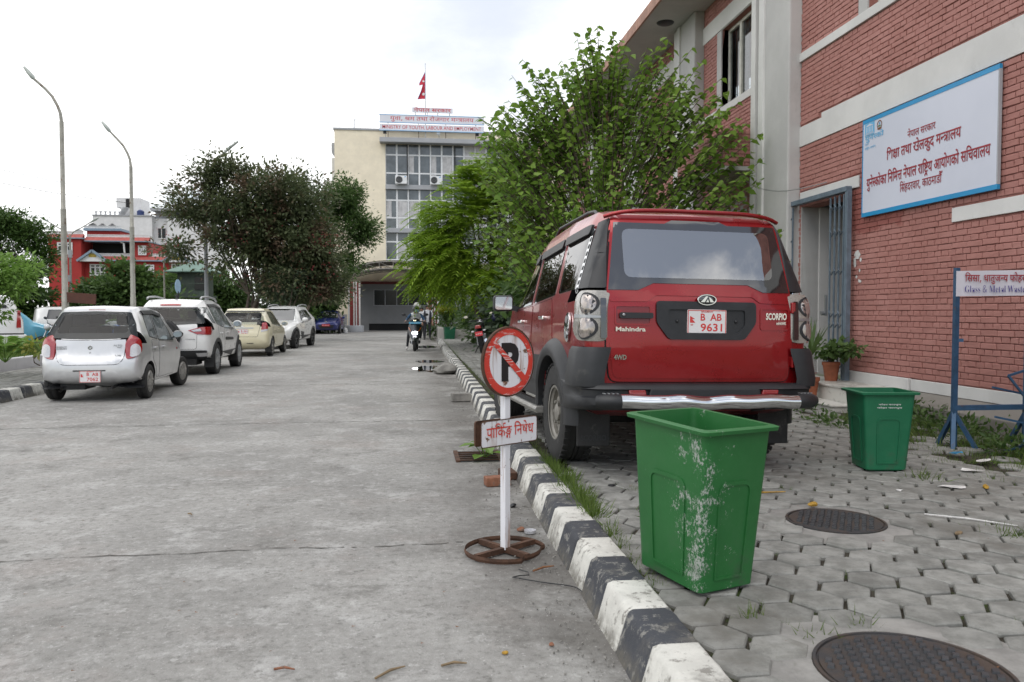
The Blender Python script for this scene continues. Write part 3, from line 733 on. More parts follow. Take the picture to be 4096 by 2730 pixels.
def plaster(name, col, dirt=(0.30, 0.29, 0.27)):
 g = NG(name)
 p = g.pos
 c = g.mix(g.rng(g.noise(1.2, 6, 0.65, p), 0.35, 0.7), sh(col, 0.88), col)
 c = g.mix(g.rng(g.noise(2.8, 8, 0.75, p, stretch=(1, 1, 0.35)), 0.60, 0.74, 0, 0.45), c, dirt)
 c = g.mix(g.rng(g.noise(24, 5, 0.7, p), 0.70, 0.76, 0, 0.5), c, sh(dirt, 0.6))
 g.set(col=c, rough=0.8, spec=0.3)
 g.bump(g.noise(45, 5, 0.7, p), 0.3, 0.005)
 return g.m
M_PLASTER = plaster('white_plaster', (0.66, 0.655, 0.635))
M_PLASTER_G = plaster('grey_plaster', (0.50, 0.495, 0.48))
M_DARKCONC = plaster('damp_concrete', (0.20, 0.185, 0.165), (0.06, 0.07, 0.04))
M_BLACK = mat('black_plastic', (0.018, 0.019, 0.021), 0.45, var=0.2, vs_=8)
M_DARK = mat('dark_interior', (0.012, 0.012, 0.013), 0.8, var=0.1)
M_RUBBER = mat('tyre_rubber', (0.022, 0.022, 0.022), 0.75, var=0.35, vs_=9, bump=0.3, bs=80, wear=((0.10, 0.095, 0.085), 0.58, 0.75, 7))
M_CHROME = mat('chrome', (0.72, 0.73, 0.74), 0.08, 1.0, var=0.05)
M_STEEL = mat('grey_steel', (0.42, 0.43, 0.44), 0.4, 0.8, var=0.2)
M_WHITE = mat('white_paint', (0.78, 0.78, 0.77), 0.45, var=0.06)
M_RUST = mat('rust', (0.085, 0.040, 0.022), 0.85, var=0.5, vs_=14, bump=0.5, bs=60)
M_GLASSD = mat('dark_window_glass', (0.02, 0.024, 0.027), 0.15, var=0.3, vs_=0.8, spec=0.3)
M_RED_TEXT = mat('red_lettering', (0.30, 0.018, 0.03), 0.5, var=0.1)
M_RED_PAINT = mat('red_sign_paint', (0.62, 0.055, 0.035), 0.5, var=0.15, vs_=20)
# ------------------------------------------------------------------ ground, road, pavement, kerb
KX0, KS = 0.775, 0.0065       # foot of the right kerb: x = KX0 + KS * y
def kx(y):
 return KX0 + KS * y
def sheet(name, pts, z, m, kind='structure'):
 mb = MB()
 mb.add([(x, y, z) for x, y in pts], [tuple(range(len(pts)))])
 return tag(mb.build(name, m), kind=kind)
sheet('ground', rect(-500, -300, 500, 700), -0.03, M_GROUND)
YEND = 36.2
# road slab: a fine sheet with gentle unevenness, cut along the joints
def road_z(x, y):
 return 0.004 * math.sin(0.9 * x + 0.35 * y) + 0.003 * math.sin(1.7 * x - 0.8 * y)
mb = MB()
nx, ny = 44, 150
xs_ = np.linspace(-6.24, kx(0) + 0.06, nx)
ys_ = np.concatenate([np.linspace(-8, 12, 100), np.linspace(12.5, 57, 50)])
vs_l = []
for y in ys_:
 for i in range(nx):
  x = xs_[i] + (KS * y * (i / (nx - 1)) if y < YEND else 0)
  vs_l.append((x, y, road_z(x, y) * 0.6 - 0.006))
mb.add(vs_l, [(j * nx + i, j * nx + i + 1, (j + 1) * nx + i + 1, (j + 1) * nx + i) for j in range(len(ys_) - 1) for i in range(nx - 1)])
o = mb.build('road', M_ROAD, smooth=60)
tag(o, kind='structure')
# forecourt at the far end, and the parking yard to the left behind the cars
sheet('forecourt', [(-16, 36.0), (-6.3, 36.0), (-6.3, 57.1), (14, 57.1), (14, 60), (-16, 60)], -0.004, M_ROAD)
sheet('forecourt', [(1.02, YEND), (14, YEND), (14, 57.2), (1.02, 57.2)], -0.004, M_ROAD)
# expansion joints and cracks across the slab, open and dirt-filled
M_CRACK = mat('dirt_filled_crack', (0.12, 0.113, 0.10), 0.95, var=0.4, vs_=20, world_space=True)
def crack(path, w, name='road_crack'):
 mb = MB()
 vs, fs = [], []
 for i, (x, y) in enumerate(path):
  ww = w * random.uniform(0.15, 1.1)
  j = random.uniform(-w, w) * 0.7
  vs += [(x, y - ww + j, 0.0), (x, y + ww + j, 0.0)]
  if i and random.random() > 0.05:
   k = 2 * i
   fs.append((k - 2, k, k + 1, k - 1))
 mb.add([(x, y, road_z(x, y) * 0.6 - 0.002) for x, y, z in vs], fs)
 tag(mb.build(name, M_CRACK), kind='structure')
def wander(x0, x1, y0, y1, amp, n):
 p, o = [], 0
 for i in range(n + 1):
  o = 0.8 * o + random.uniform(-amp, amp)
  p.append((x0 + (x1 - x0) * i / n, y0 + (y1 - y0) * i / n + o))
 return p
crack(wander(-6.0, 0.55, 4.66, 4.74, 0.012, 150), 0.007)
crack(wander(-6.0, 0.7, 10.0, 10.2, 0.012, 120), 0.012)
crack(wander(-6.0, 0.8, 15.3, 15.45, 0.012, 100), 0.016)
crack(wander(-6.0, 0.85, 20.9, 21.0, 0.014, 80), 0.022)
crack(wander(-6.0, 0.9, 26.3, 26.4, 0.014, 70), 0.03)
crack(wander(-5.5, -2.2, 7.3, 7.9, 0.03, 70), 0.004)
crack(wander(-1.3, 0.5, 6.5, 6.1, 0.03, 40), 0.004)
# the right kerb: painted blocks
def kerb_mesh(seed, m):
 r = random.Random(seed)
 prof = [(0.0, -0.02), (0.012, 0.0), (0.055, 0.148), (0.066, 0.163), (0.085, 0.170), (0.226, 0.172), (0.238, 0.165), (0.245, 0.12)]
 L = 0.345
 mb = MB()
 ny_ = 6
 vs = []
 ys = [0.0, 0.012] + [L * (i + 0.5) / ny_ for i in range(ny_)] + [L - 0.012 - 0.003, L - 0.003]
 chips = [(r.uniform(0.03, L - 0.03), r.uniform(0.015, 0.05), r.uniform(0.004, 0.016)) for _ in range(2 if r.random() < 0.6 else 1)]
 for j, y in enumerate(ys):
  sq = 0.006 if j in (0, len(ys) - 1) else 0
  for i, (x, z) in enumerate(prof):
   dz = r.uniform(-0.002, 0.002) - (sq if i in (2, 3, 4, 5) else 0)
   dx = r.uniform(-0.002, 0.002) + (sq if i in (1, 2) else 0)
   for cy, cw, cd in chips:
    k = max(0, 1 - abs(y - cy) / cw)
    if i in (2, 3, 4):
     dz -= cd * k * (1 if i == 3 else 0.5)
     dx += cd * k * (1 if i == 3 else 0.5)
   vs.append((x + dx, y, z + dz))
 n = len(prof)
 fs = [(j * n + i, j * n + i + 1, (j + 1) * n + i + 1, (j + 1) * n + i) for j in range(len(ys) - 1) for i in range(n - 1)]
 fs += [tuple(range(n)), tuple(range((len(ys) - 1) * n, len(ys) * n))[::-1]]
 mb.add(vs, fs)
 return mb.mesh('kerb_block', m, smooth=50)
KM = [[kerb_mesh(10 * c_ + s_, m) for s_ in range(5)] for c_, m in enumerate((M_KERB_W, M_KERB_B))]
kerb = tag(bpy.data.objects.new('kerb', None), kind='structure')
COL.objects.link(kerb)
i = 0
y = 2.78 - 0.345 * 12
while y < YEND - 0.3:
 place('kerb_block', KM[(i + 1) % 2][random.randrange(5)], kerb, (kx(y) + random.uniform(-0.004, 0.004), y, random.uniform(-0.003, 0.003)),
   (0, 0, -KS + random.uniform(-0.006, 0.006)))
 i += 1
 y += 0.345
# the left kerb with its brick footpath, low white wall and lawn behind
kerb2 = tag(bpy.data.objects.new('kerb', None), kind='structure')
COL.objects.link(kerb2)
i = 0
y = 6.0
while y < 36:
 place('kerb_block', KM[i % 2][random.randrange(5)], kerb2, (-6.20 + 0.003 * (y - 13), y + 0.36, random.uniform(-0.003, 0.003)), (0, 0, math.pi), (1, 1.05, 1))
 i += 1
 y += 0.362
sheet('footpath', rect(-8.4, 4, -6.43, 36), 0.125, M_SOIL)
# pavers ---------------------------------------------------------------
HOLES = [(2.47, 4.40, 0.315), (1.70, 2.51, 0.36)]        # manholes (x, y, radius)
HR = 0.1195
def hex_mesh(seed):
 r = random.Random(seed)
 ring = [(HR * math.cos(R(60 * i)), HR * math.sin(R(60 * i))) for i in range(6)]
 j = [1 + r.uniform(-0.035, 0.02) for _ in range(6)]
 top, mid, low = [], [], []
 for (x, y_), k in zip(ring, j):
  top.append((x * k * 0.93, y_ * k * 0.93, r.uniform(-0.001, 0.001)))
  mid.append((x * k * 0.985, y_ * k * 0.985, -0.006))
  low.append((x * k, y_ * k, -0.03))
 mb = MB()
 mb.add(top + mid + low, [tuple(range(6))] + [(a + i, a + (i + 1) % 6, a - 6 + (i + 1) % 6, a - 6 + i) for a in (6, 12) for i in range(6)])
 return mb
HEXM = [hex_mesh(s_) for s_ in range(8)]
HEXD = [h.mesh('paver', M_PAVER, smooth=30) for h in HEXM]
pavement = sheet('pavement', [(kx(-3) + 0.2, -3), (6.05, -3), (6.05, YEND), (kx(YEND) + 0.2, YEND)], 0.128, M_SOIL)
cands = []
c0 = (2.097, 3.626)
for a in range(-8, 22):
 for b in range(-34, 170):
  x = c0[0] + a * 0.1905
  y = c0[1] + b * 0.2175 + (a % 2) * 0.10875
  if y < -2 or y > YEND - 0.2 or x < kx(y) + 0.245 + 0.085 or x > 5.9:
   continue
  if x > 4.55 + 0.25 * math.sin(y * 1.7) and random.random() < (0.35 + (x - 4.6) * 0.6):
   continue
  if any(math.hypot(x - hx, y - hy) < hr + 0.07 for hx, hy, hr in HOLES):
   continue
  cands.append((x, y))
def in_view(x, y):
 return y > 2.0 and -0.34 < math.atan2(x, y) - R(7.03) < 0.585
cands.sort(key=lambda p: (not in_view(*p), math.hypot(*p)))
mb = MB()
for n_, (x, y) in enumerate(cands):
 k = random.randrange(8)
 z = 0.150 + random.uniform(-0.005, 0.004) + 0.004 * math.sin(1.3 * x + 0.9 * y)
 tilt = (random.uniform(-0.018, 0.018), random.uniform(-0.018, 0.018), random.choice((0, 1, 2, 3, 4, 5)) * R(60) + random.uniform(-0.03, 0.03))
 dx, dy = random.uniform(-0.004, 0.004), random.uniform(-0.004, 0.004)
 if n_ < 290:
  place('paver', HEXD[k], pavement, (x + dx, y + dy, z), tilt)
 else:
  m_ = Euler(tilt).to_matrix()
  mb.add([m_ @ V(p) + V((x + dx, y + dy, z)) for p in HEXM[k].v], HEXM[k].f)
tag(mb.build('farther_pavers', M_PAVER, pavement), kind='stuff')
# small brick pavers of the left footpath
mb = MB()
for a in range(0, 20):
 for b in range(0, 120):
  x = -6.50 - a * 0.098
  y = 12.2 + b * 0.2 + (a % 2) * 0.1
  if x < -8.35:
   continue
  mb.box((x, y, 0.145 + random.uniform(-0.003, 0.003)), (0.092, 0.194, 0.03), taper=(0.96, 0.97))
tag(mb.build('footpath_pavers', M_PAVER), kind='stuff')
# ------------------------------------------------------------------ brick office on the right
WX = 6.05
CH = 0.0692                          # brick course
office = thing('brick_office_building', 'pink painted brick office with white bands and pillars along the paved yard', 'building', (WX, 11, 0))
def wbuild(mb, name, m, parent=office, **kw):
 """mesh given in world coordinates, parented to the office"""
 o = mb.build(name, m, parent, **kw)
 o.matrix_parent_inverse = Mx.Translation(-V(office.location))
 return o
# mortar backing, with the door and window openings left open: panels (y0,y1,z0,z1)
def wall_panels(name, panels, m, x0=WX + 0.012, x1=WX + 0.30):
 mb = MB()
 for y0, y1, z0, z1 in panels:
  mb.b2((x0, y0, z0), (x1, y1, z1))
 return wbuild(mb, name, m)
DY0, DY1, DZ0, DZ1 = 10.60, 11.93, 0.42, 3.02        # door
NW = dict(y0=8.1, y1=10.14, z0=5.42, z1=7.1)          # window over the sign
FW = dict(y0=13.45, y1=15.27, z0=5.42, z1=6.92)       # window beyond the pillar
wall_panels('wall', [(2.0, DY0, 0.40, 5.42), (DY0, DY1, DZ1, 5.42), (DY1, 12.0, 0.40, 5.42), (2.0, NW['y0'], 5.42, 9.0), (NW['y1'], 12.0, 5.42, 9.0),
      (NW['y0'], NW['y1'], NW['z1'], 9.0), (13.3, 34.0, 0.0, 5.42), (13.3, FW['y0'], 5.42, 7.68), (FW['y1'], 34.0, 5.42, 7.68), (FW['y0'], FW['y1'], FW['z1'], 7.68)], M_MORTAR)
# openings and plaster bands where no brick shows (y0,y1,z0,z1)
SKIP = [(DY0, DY1, DZ0, DZ1), (10.28, 11.95, 3.08, 3.25), (NW['y0'] - 0.0, NW['y1'] + 0.24, 5.42, 7.1), (2.0, 12.0, 5.28, 5.42),
  (2.0, 11.32, 3.96, 4.345), (11.32, 12.0, 3.96, 4.275), (5.6, 8.36, 2.385, 2.55), (FW['y0'], FW['y1'] + 0.22, 5.40, 6.92),
  (13.3, 16.3, 5.26, 5.40), (13.3, 16.3, 6.93, 7.28), (16.2, 17.62, 0, 8), (17.6, 34, 6.93, 7.28), (17.6, 34, 5.26, 5.40), (18.3, 20.2, 5.4, 6.93), (11.28, 11.42, 4.30, 4.37)]
def brick_variant(l, seed):
 r = random.Random(seed)
 h, d, c_ = CH - 0.009, 0.022, 0.0045
 mb = MB()
 l = l - 0.010
 f = [(-l / 2 + c_, -h / 2 + c_), (l / 2 - c_, -h / 2 + c_), (l / 2 - c_, h / 2 - c_), (-l / 2 + c_, h / 2 - c_)]
 b = [(-l / 2, -h / 2), (l / 2, -h / 2), (l / 2, h / 2), (-l / 2, h / 2)]
 j = lambda: r.uniform(-0.0022, 0.0022)
 P = [(-0.004 + j(), y_ + j(), z_ + j()) for y_, z_ in f] + [(0.0, y_ + j(), z_ + j()) for y_, z_ in b] + [(d, y_, z_) for y_, z_ in b]
 mb.add(P, [(3, 2, 1, 0), (0, 1, 5, 4), (1, 2, 6, 5), (2, 3, 7, 6), (3, 0, 4, 7), (4, 5, 9, 8), (5, 6, 10, 9), (6, 7, 11, 10), (7, 4, 8, 11)])
 return mb
SL = 0.245
BV = {'s': [brick_variant(SL, i) for i in range(6)], 'h': [brick_variant(SL / 2, 20 + i) for i in range(6)]}
BD = {k: [m_.mesh('brick', M_BRICK) for m_ in v] for k, v in BV.items()}
def courses(y0, y1, z0, z1):
 out = []
 n = 0
 z = z0 + CH / 2
 while z < z1 - CH * 0.4:
  st = n % 2 == 0
  L = SL if st else SL / 2
  y = y0 - (SL / 4 if st else 0)
  while y < y1:
   a, b = max(y, y0), min(y + L, y1)
   segs = [(a, b)]
   for s0, s1, t0, t1 in SKIP:
    if t0 - CH * 0.45 < z < t1 + CH * 0.45 and not (z < t0 - CH * 0.2 or z > t1 + CH * 0.2):
     ns = []
     for p, q in segs:
      if q <= s0 or p >= s1:
       ns.append((p, q))
      else:
       if p < s0:
        ns.append((p, s0))
       if q > s1:
        ns.append((s1, q))
     segs = ns
   for p, q in segs:
    if q - p > 0.035:
     out.append(((p + q) / 2, z, q - p, 's' if st else 'h', L))
   y += L
  z += CH
  n += 1
 return out
near_b = courses(5.0, 12.0, 0.565, 7.2)
far_b = courses(13.42, 16.3, 3.2, 7.66) + courses(17.6, 23.5, 3.2, 7.66) + courses(13.42, 16.3, 0.6, 3.2)
def seen_size(y, z):
 d2 = y * y + WX * WX
 a = math.atan2(WX, y) - R(7.03)
 dz = (z - 1.38) / (y * 0.99 + WX * 0.12)
 if a > 0.565 or dz > 0.47:
  return 0
 if 2.62 < z < 4.0 and 7.7 < y < 10.3:
  return 0.001
 return WX / (d2 ** 1.5)
near_b.sort(key=lambda b: -seen_size(b[0], b[1]))
mb = MB()
for n_, (y, z, ln, kind_, L) in enumerate(near_b + far_b):
 k = random.randrange(6)
 px = WX + random.uniform(-0.004, 0.003)
 rz = random.uniform(-0.006, 0.006)
 s_ = (ln - 0.01) / (L - 0.01)
 dz = random.uniform(-0.0025, 0.0025)
 if n_ < 298:
  b_ = place('brick', BD[kind_][k], office, (px, y, z + dz), (rz * 0.7, 0, rz), (1, s_, 1))
  b_.matrix_parent_inverse = Mx.Translation(-V(office.location))
 else:
  src = BV[kind_][k]
  mb.add([(p[0] + px, p[1] * s_ + y, p[2] + z + dz) for p in src.v], src.f)
tag(wbuild(mb, 'farther_bricks', M_BRICK), kind='stuff')
# plaster bands, lintels, sills ---------------------------------------
def band(name, y0, y1, z0, z1, x=WX - 0.012, m=None, back=WX + 0.04):
 mb = MB()
 mb.b2((x, y0, z0), (back, y1, z1))
 return wbuild(mb, name, m or M_PLASTER, bevel=0.004)
mb = MB()
mb.prism([(2.0, 3.965), (12.0, 3.965), (12.0, 4.272), (11.32, 4.272), (11.32, 4.342), (2.0, 4.342)], WX - 0.014, WX + 0.04, lambda u, v, w: (w, u, v))
wbuild(mb, 'floor_band', M_PLASTER, bevel=0.004)
band('window_sill', 2.0, 12.0, 5.285, 5.415, WX - 0.03)
band('door_lintel', 10.28, 11.95, 3.085, 3.245, WX - 0.016)
band('lintel_strip', 5.6, 8.36, 2.388, 2.548, WX - 0.02)
band('window_sill', 13.43, 16.28, 5.265, 5.40, WX - 0.03)
band('lintel_band', 13.43, 16.28, 6.935, 7.28, WX - 0.016)
band('window_sill', 17.62, 34.0, 5.265, 5.40, WX - 0.03)
band('lintel_band', 17.62, 34.0, 6.935, 7.28, WX - 0.016)
# skirting at the foot of the wall
mb = MB()
mb.b2((WX - 0.018, 2.0, 0.42), (WX + 0.04, 9.06, 0.555))
wbuild(mb, 'skirting', M_PLASTER, bevel=0.004)
mb = MB()
mb.b2((WX - 0.045, 9.07, 0.385), (WX + 0.04, 10.59, 0.56))
wbuild(mb, 'skirting', M_PLASTER, bevel=0.006)
# dark concrete apron under it, sloping to the yard
mb = MB()
mb.prism([(WX - 0.26, 0.10), (WX - 0.25, 0.30), (WX - 0.012, 0.415), (WX + 0.2, 0.415), (WX + 0.2, 0.10)], 2.0, 9.05, lambda u, v, w: (u, w, v))
wbuild(mb, 'concrete_apron', M_DARKCONC, bevel=0.01)
# pillar between the two wings: plaster shaft with raised edge strips, rain pipe beside it
mb = MB()
mb.b2((WX - 0.20, 12.0, 0.2), (WX + 0.3, 13.02, 9.0))
wbuild(mb, 'pillar', M_PLASTER_G, bevel=0.03, seg=3)
mb = MB()
mb.b2((WX - 0.235, 12.86, 0.2), (WX + 0.1, 13.05, 9.0))
wbuild(mb, 'pillar_edge_strip', M_PLASTER, bevel=0.006)
mb = MB()
mb.b2((WX - 0.20, 13.26, 0.2), (WX + 0.1, 13.43, 9.0))
wbuild(mb, 'pillar_edge_strip', M_PLASTER, bevel=0.006)
mb = MB()
mb.tube([(WX - 0.12, 13.155, 0.25), (WX - 0.12, 13.155, 9.0)], 0.055, 12)
wbuild(mb, 'rain_pipe', M_PLASTER_G, smooth=40)
mb = MB()
mb.b2((WX - 0.02, 13.05, 0.2), (WX + 0.1, 13.26, 9.0))
wbuild(mb, 'pillar_back', M_PLASTER_G)
for y in (16.28, 20.6, 24.9, 29.2):
 mb = MB()
 mb.b2((WX - 0.20, y, 0.2), (WX + 0.3, y + 0.98, 7.66))
 wbuild(mb, 'pillar', M_PLASTER_G, bevel=0.03, seg=3)
 mb = MB()
 mb.b2((WX - 0.235, y + 0.86, 0.2), (WX + 0.1, y + 1.05, 7.64))
 wbuild(mb, 'pillar_edge_strip', M_PLASTER, bevel=0.006)
 mb = MB()
 mb.b2((WX - 0.20, y + 1.15, 0.2), (WX + 0.1, y + 1.32, 7.64))
 wbuild(mb, 'pillar_edge_strip', M_PLASTER, bevel=0.006)
# eaves of the far wing: soffit slab and terracotta fascia made of lengths
mb = MB()
mb.b2((4.98, 13.45, 7.655), (WX + 0.4, 40.0, 7.76))
wbuild(mb, 'soffit', M_PLASTER_G)
M_FASCIA = mat('terracotta_fascia', (0.42, 0.235, 0.175), 0.75, var=0.3, vs_=3, bump=0.3, bs=30, world_space=True, wear=((0.14, 0.085, 0.07), 0.56, 0.72, 5))
y = 13.45
while y < 40:
 mb = MB()
 mb.b2((4.93, y + 0.006, 7.63), (4.978, y + 1.30, 7.86))
 wbuild(mb, 'fascia_board', M_FASCIA, bevel=0.006)
 y += 1.31
mb = MB()
mb.prism([(4.95, 7.865), (WX + 5, 9.2), (WX + 5, 9.1), (4.95, 7.79)], 13.45, 40, lambda u, v, w: (u, w, v))
wbuild(mb, 'roof', M_FASCIA)
# dark half-moon light fitting under the soffit
mb = MB()
mb.ball((5.45, 17.0, 7.655), 0.19, 20, 8, (1.0, 1.0, 0.30))
wbuild(mb, 'soffit_lamp', M_BLACK, smooth=60)
# windows
M_FRAME = mat('cream_window_frame', (0.60, 0.595, 0.53), 0.6, var=0.2, vs_=8, world_space=True, wear=((0.30, 0.28, 0.23), 0.60, 0.70, 18))
M_PANE = glass_mat('office_pane', (0.55, 0.58, 0.60), 0.9)
M_CURTAIN = mat('white_curtain', (0.72, 0.72, 0.72), 0.9, var=0.1, vs_=2, world_space=True)
M_BARS = mat('window_bars', (0.30, 0.31, 0.32), 0.5, var=0.2)
def office_window(y0, y1, z0, z1, n, curtain):
 w = MB()
 d = 0.16
 x = WX + d
 w.b2((x - 0.03, y0, z0), (x + 0.03, y1, z0 + 0.06)).b2((x - 0.03, y0, z1 - 0.06), (x + 0.03, y1, z1))
 w.b2((x - 0.028, y0, z0 + 0.06), (x + 0.028, y0 + 0.07, z1 - 0.06)).b2((x - 0.028, y1 - 0.07, z0 + 0.06), (x + 0.028, y1, z1 - 0.06))
 for i in range(1, n):
  yy = y0 + (y1 - y0) * i / n
  w.b2((x - 0.035, yy - 0.045, z0 + 0.06), (x + 0.035, yy + 0.045, z1 - 0.06))
 win = wbuild(w, 'window', M_FRAME, bevel=0.004)
 for i in range(n):
  a, b = y0 + (y1 - y0) * i / n + 0.04, y0 + (y1 - y0) * (i + 1) / n - 0.04
  p = MB()
  p.b2((x + 0.002, a, z0 + 0.055), (x + 0.007, b, z1 - 0.055))
  p.build('pane', M_PANE, win)
 p = MB()
 k = 60
 pts = []
 for i in range(k + 1):
  yy = y0 + (y1 - y0) * i / k
  pts.append((x + 0.16 + 0.025 * math.sin(i * 1.9) + 0.01 * math.sin(i * 0.7), yy))
 for (c0_, c1_) in curtain:
  sub = [q for q in pts if y0 + (y1 - y0) * c0_ <= q[1] <= y0 + (y1 - y0) * c1_]
  p.add([(a, b, z0) for a, b in sub] + [(a, b, z1 - 0.12) for a, b in sub], [(i, i + 1, len(sub) + i + 1, len(sub) + i) for i in range(len(sub) - 1)])
 p.build('curtain', M_CURTAIN, win)
 p = MB()
 for i in range(1, 14):
  yy = y0 + (y1 - y0) * i / 14
  p.b2((x + 0.055, yy - 0.006, z0), (x + 0.067, yy + 0.006, z1))
 for i in range(1, 8):
  zz_ = z0 + (z1 - z0) * i / 8
  p.b2((x + 0.052, y0, zz_ - 0.004), (x + 0.056, y1, zz_ + 0.004))
 p.build('window_bars', M_BARS, win)
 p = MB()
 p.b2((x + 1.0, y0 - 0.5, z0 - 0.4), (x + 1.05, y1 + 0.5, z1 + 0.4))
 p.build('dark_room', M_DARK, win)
 r_ = MB()
 r_.b2((WX - 0.012, y1, z0), (WX + 0.3, y1 + 0.22, z1)).b2((WX + 0.004, y0 - 0.05, z1 + 0.001), (WX + 0.3, y1, z1 + 0.02))
 r_.b2((WX + 0.003, y0 - 0.004, z0), (WX + 0.28, y0 + 0.001, z1))
 r_.build('reveal', M_PLASTER_G, win)
 return win
for a in ((FW['y0'], FW['y1'], FW['z0'], FW['z1'], 3, [(0.0, 0.18), (0.25, 0.64), (0.70, 0.95)]), (NW['y0'], NW['y1'], NW['z0'], NW['z1'], 2, [(0.0, 0.62)]), (18.35, 20.0, 5.42, 6.9, 3, [(0, 0.4), (0.6, 1.0)])):
 w_ = office_window(*a)
 w_.matrix_parent_inverse = Mx.Translation(-V(office.location))
# brick hood over the second doorway beyond the pillar
mb = MB()
mb.b2((5.38, 13.46, 3.86), (WX, 15.9, 3.93))
wbuild(mb, 'porch_soffit', M_PLASTER_G)
hood = MB()
SKIP_ = SKIP
zc = 3.965
n = 0
while zc < 4.56:
 y = 13.46
 L = SL if n % 2 else SL / 2
 while y < 15.85:
  src = BV['s' if n % 2 else 'h'][random.randrange(6)]
  hood.add([(p[0] + 5.38 + random.uniform(-0.003, 0.003), p[1] + y + L / 2, p[2] + zc) for p in src.v], src.f)
  y += L
 x = 5.40
 while x < WX - 0.05:
  src = BV['s' if n % 2 else 'h'][random.randrange(6)]
  hood.add([(p[1] + x + L / 2, p[0] + 13.46, p[2] + zc) for p in src.v], src.f)
  x += L
 zc += CH
 n += 1
hood.b2((5.40, 13.48, 3.935), (WX, 15.9, 4.56))
tag(wbuild(hood, 'brick_hood', M_BRICK), kind='stuff')
mb = MB()
mb.b2((WX - 0.004, 14.0, 0.3), (WX + 0.006, 15.3, 3.5))
wbuild(mb, 'doorway_shutter', M_PLASTER_G)
# doorway: reveal, dark corridor, half-open door leaf, folding steel gate
mb = MB()
mb.b2((WX + 0.302, DY1 - 0.02, DZ0), (WX + 1.6, DY1 + 0.1, DZ1 + 0.1))
mb.b2((WX + 0.002, DY1, DZ0), (WX + 0.302, DY1 + 0.12, DZ1))
wbuild(mb, 'door_reveal', M_PLASTER)
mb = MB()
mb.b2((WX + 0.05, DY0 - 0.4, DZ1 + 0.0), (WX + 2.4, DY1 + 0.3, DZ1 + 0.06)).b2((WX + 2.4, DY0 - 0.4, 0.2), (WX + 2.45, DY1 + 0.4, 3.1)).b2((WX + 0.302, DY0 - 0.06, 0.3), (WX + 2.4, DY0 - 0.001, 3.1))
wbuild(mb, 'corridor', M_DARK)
mb = MB()
mb.b2((WX + 1.05, DY0, DZ0), (WX + 1.10, DY1 - 0.03, DZ1))
wbuild(mb, 'door', mat('dark_door', (0.022, 0.022, 0.024), 0.5, var=0.3, world_space=True), bevel=0.004)
mb = MB()
for i in range(5):
 mb.b2((WX + 1.035, DY0 + 0.05, DZ0 + 0.2 + i * 0.5), (WX + 1.05, DY1 - 0.1, DZ0 + 0.22 + i * 0.5))
wbuild(mb, 'door_panel', M_DARK)
M_GATE = mat('gate_grey_blue_paint', (0.155, 0.20, 0.245), 0.5, 0.2, var=0.25, vs_=10, world_space=True, wear=((0.16, 0.09, 0.05), 0.64, 0.72, 25))
mb = MB()
gx = WX - 0.10
mb.b2((gx - 0.04, DY0 - 0.22, DZ1 + 0.02), (gx + 0.05, DY1 + 0.30, DZ1 + 0.09))
mb.b2((gx - 0.03, DY0 - 0.24, DZ0), (gx + 0.04, DY0 - 0.17, DZ1 + 0.02)).b2((gx - 0.03, DY1 + 0.24, DZ0), (gx + 0.04, DY1 + 0.30, DZ1 + 0.02))
mb.b2((gx - 0.04, DY0 - 0.22, DZ0 - 0.03), (gx + 0.05, DY1 + 0.3, DZ0 - 0.002))
gate = wbuild(mb, 'folding_gate', M_GATE, bevel=0.004)
def gate_bars(y0, y1, n):
 for i in range(n):
  p = MB()
  yy = y0 + (y1 - y0) * (i + 0.5) / n
  xx = gx + (0.02 if i % 2 else -0.015)
  p.b2((xx - 0.009, yy - 0.012, DZ0 + 0.01), (xx + 0.009, yy + 0.012, DZ1 - 0.01))
  p.build('bar', M_GATE, gate)
 p = MB()
 for zz_ in (0.62, 1.2, 1.35, 1.95, 2.5, 2.85):
  for i in range(n - 1):
   ya = y0 + (y1 - y0) * (i + 0.5) / n
   yb = y0 + (y1 - y0) * (i + 1.5) / n
   p.bar((gx - 0.03, ya, zz_), (gx - 0.03, yb, zz_ + (0.05 if i % 2 else -0.05)), 0.018, 0.004)
 p.build('lattice', M_GATE, gate)['kind'] = 'stuff'
gate_bars(DY0 - 0.16, DY0 + 0.26, 7)
gate_bars(DY1 + 0.02, DY1 + 0.22, 4)
p = MB()
p.b2((gx - 0.05, DY0 + 0.27, 1.32), (gx - 0.02, DY0 + 0.30, 1.62)).tube([(gx - 0.06, DY0 + 0.285, 1.36), (gx - 0.11, DY0 + 0.285, 1.36)], 0.03, 10)
p.build('padlock', M_STEEL, gate)
# entrance steps: marble platform and a lower step
g = NG('stained_marble')
c = g.mix(g.rng(g.noise(2.2, 8, 0.7, g.pos, dist=1.5), 0.48, 0.56), (0.52, 0.51, 0.47), (0.36, 0.35, 0.32))
c = g.mix(g.rng(g.noise(5, 7, 0.7, g.pos), 0.58, 0.68, 0, 0.7), c, (0.16, 0.15, 0.11))
g.set(col=c, rough=0.45)
M_MARBLE = g.m
mb = MB()
mb.b2((5.42, 9.15, 0.20), (WX - 0.046, 13.0, 0.40)).b2((5.40, 9.13, 0.40), (WX - 0.046, 13.0, 0.425))
wbuild(mb, 'entrance_platform', M_MARBLE, bevel=0.006)
mb = MB()
mb.b2((5.14, 9.25, 0.05), (5.415, 13.0, 0.20)).b2((5.12, 9.23, 0.20), (5.415, 13.0, 0.222))
wbuild(mb, 'entrance_step', M_MARBLE, bevel=0.006)
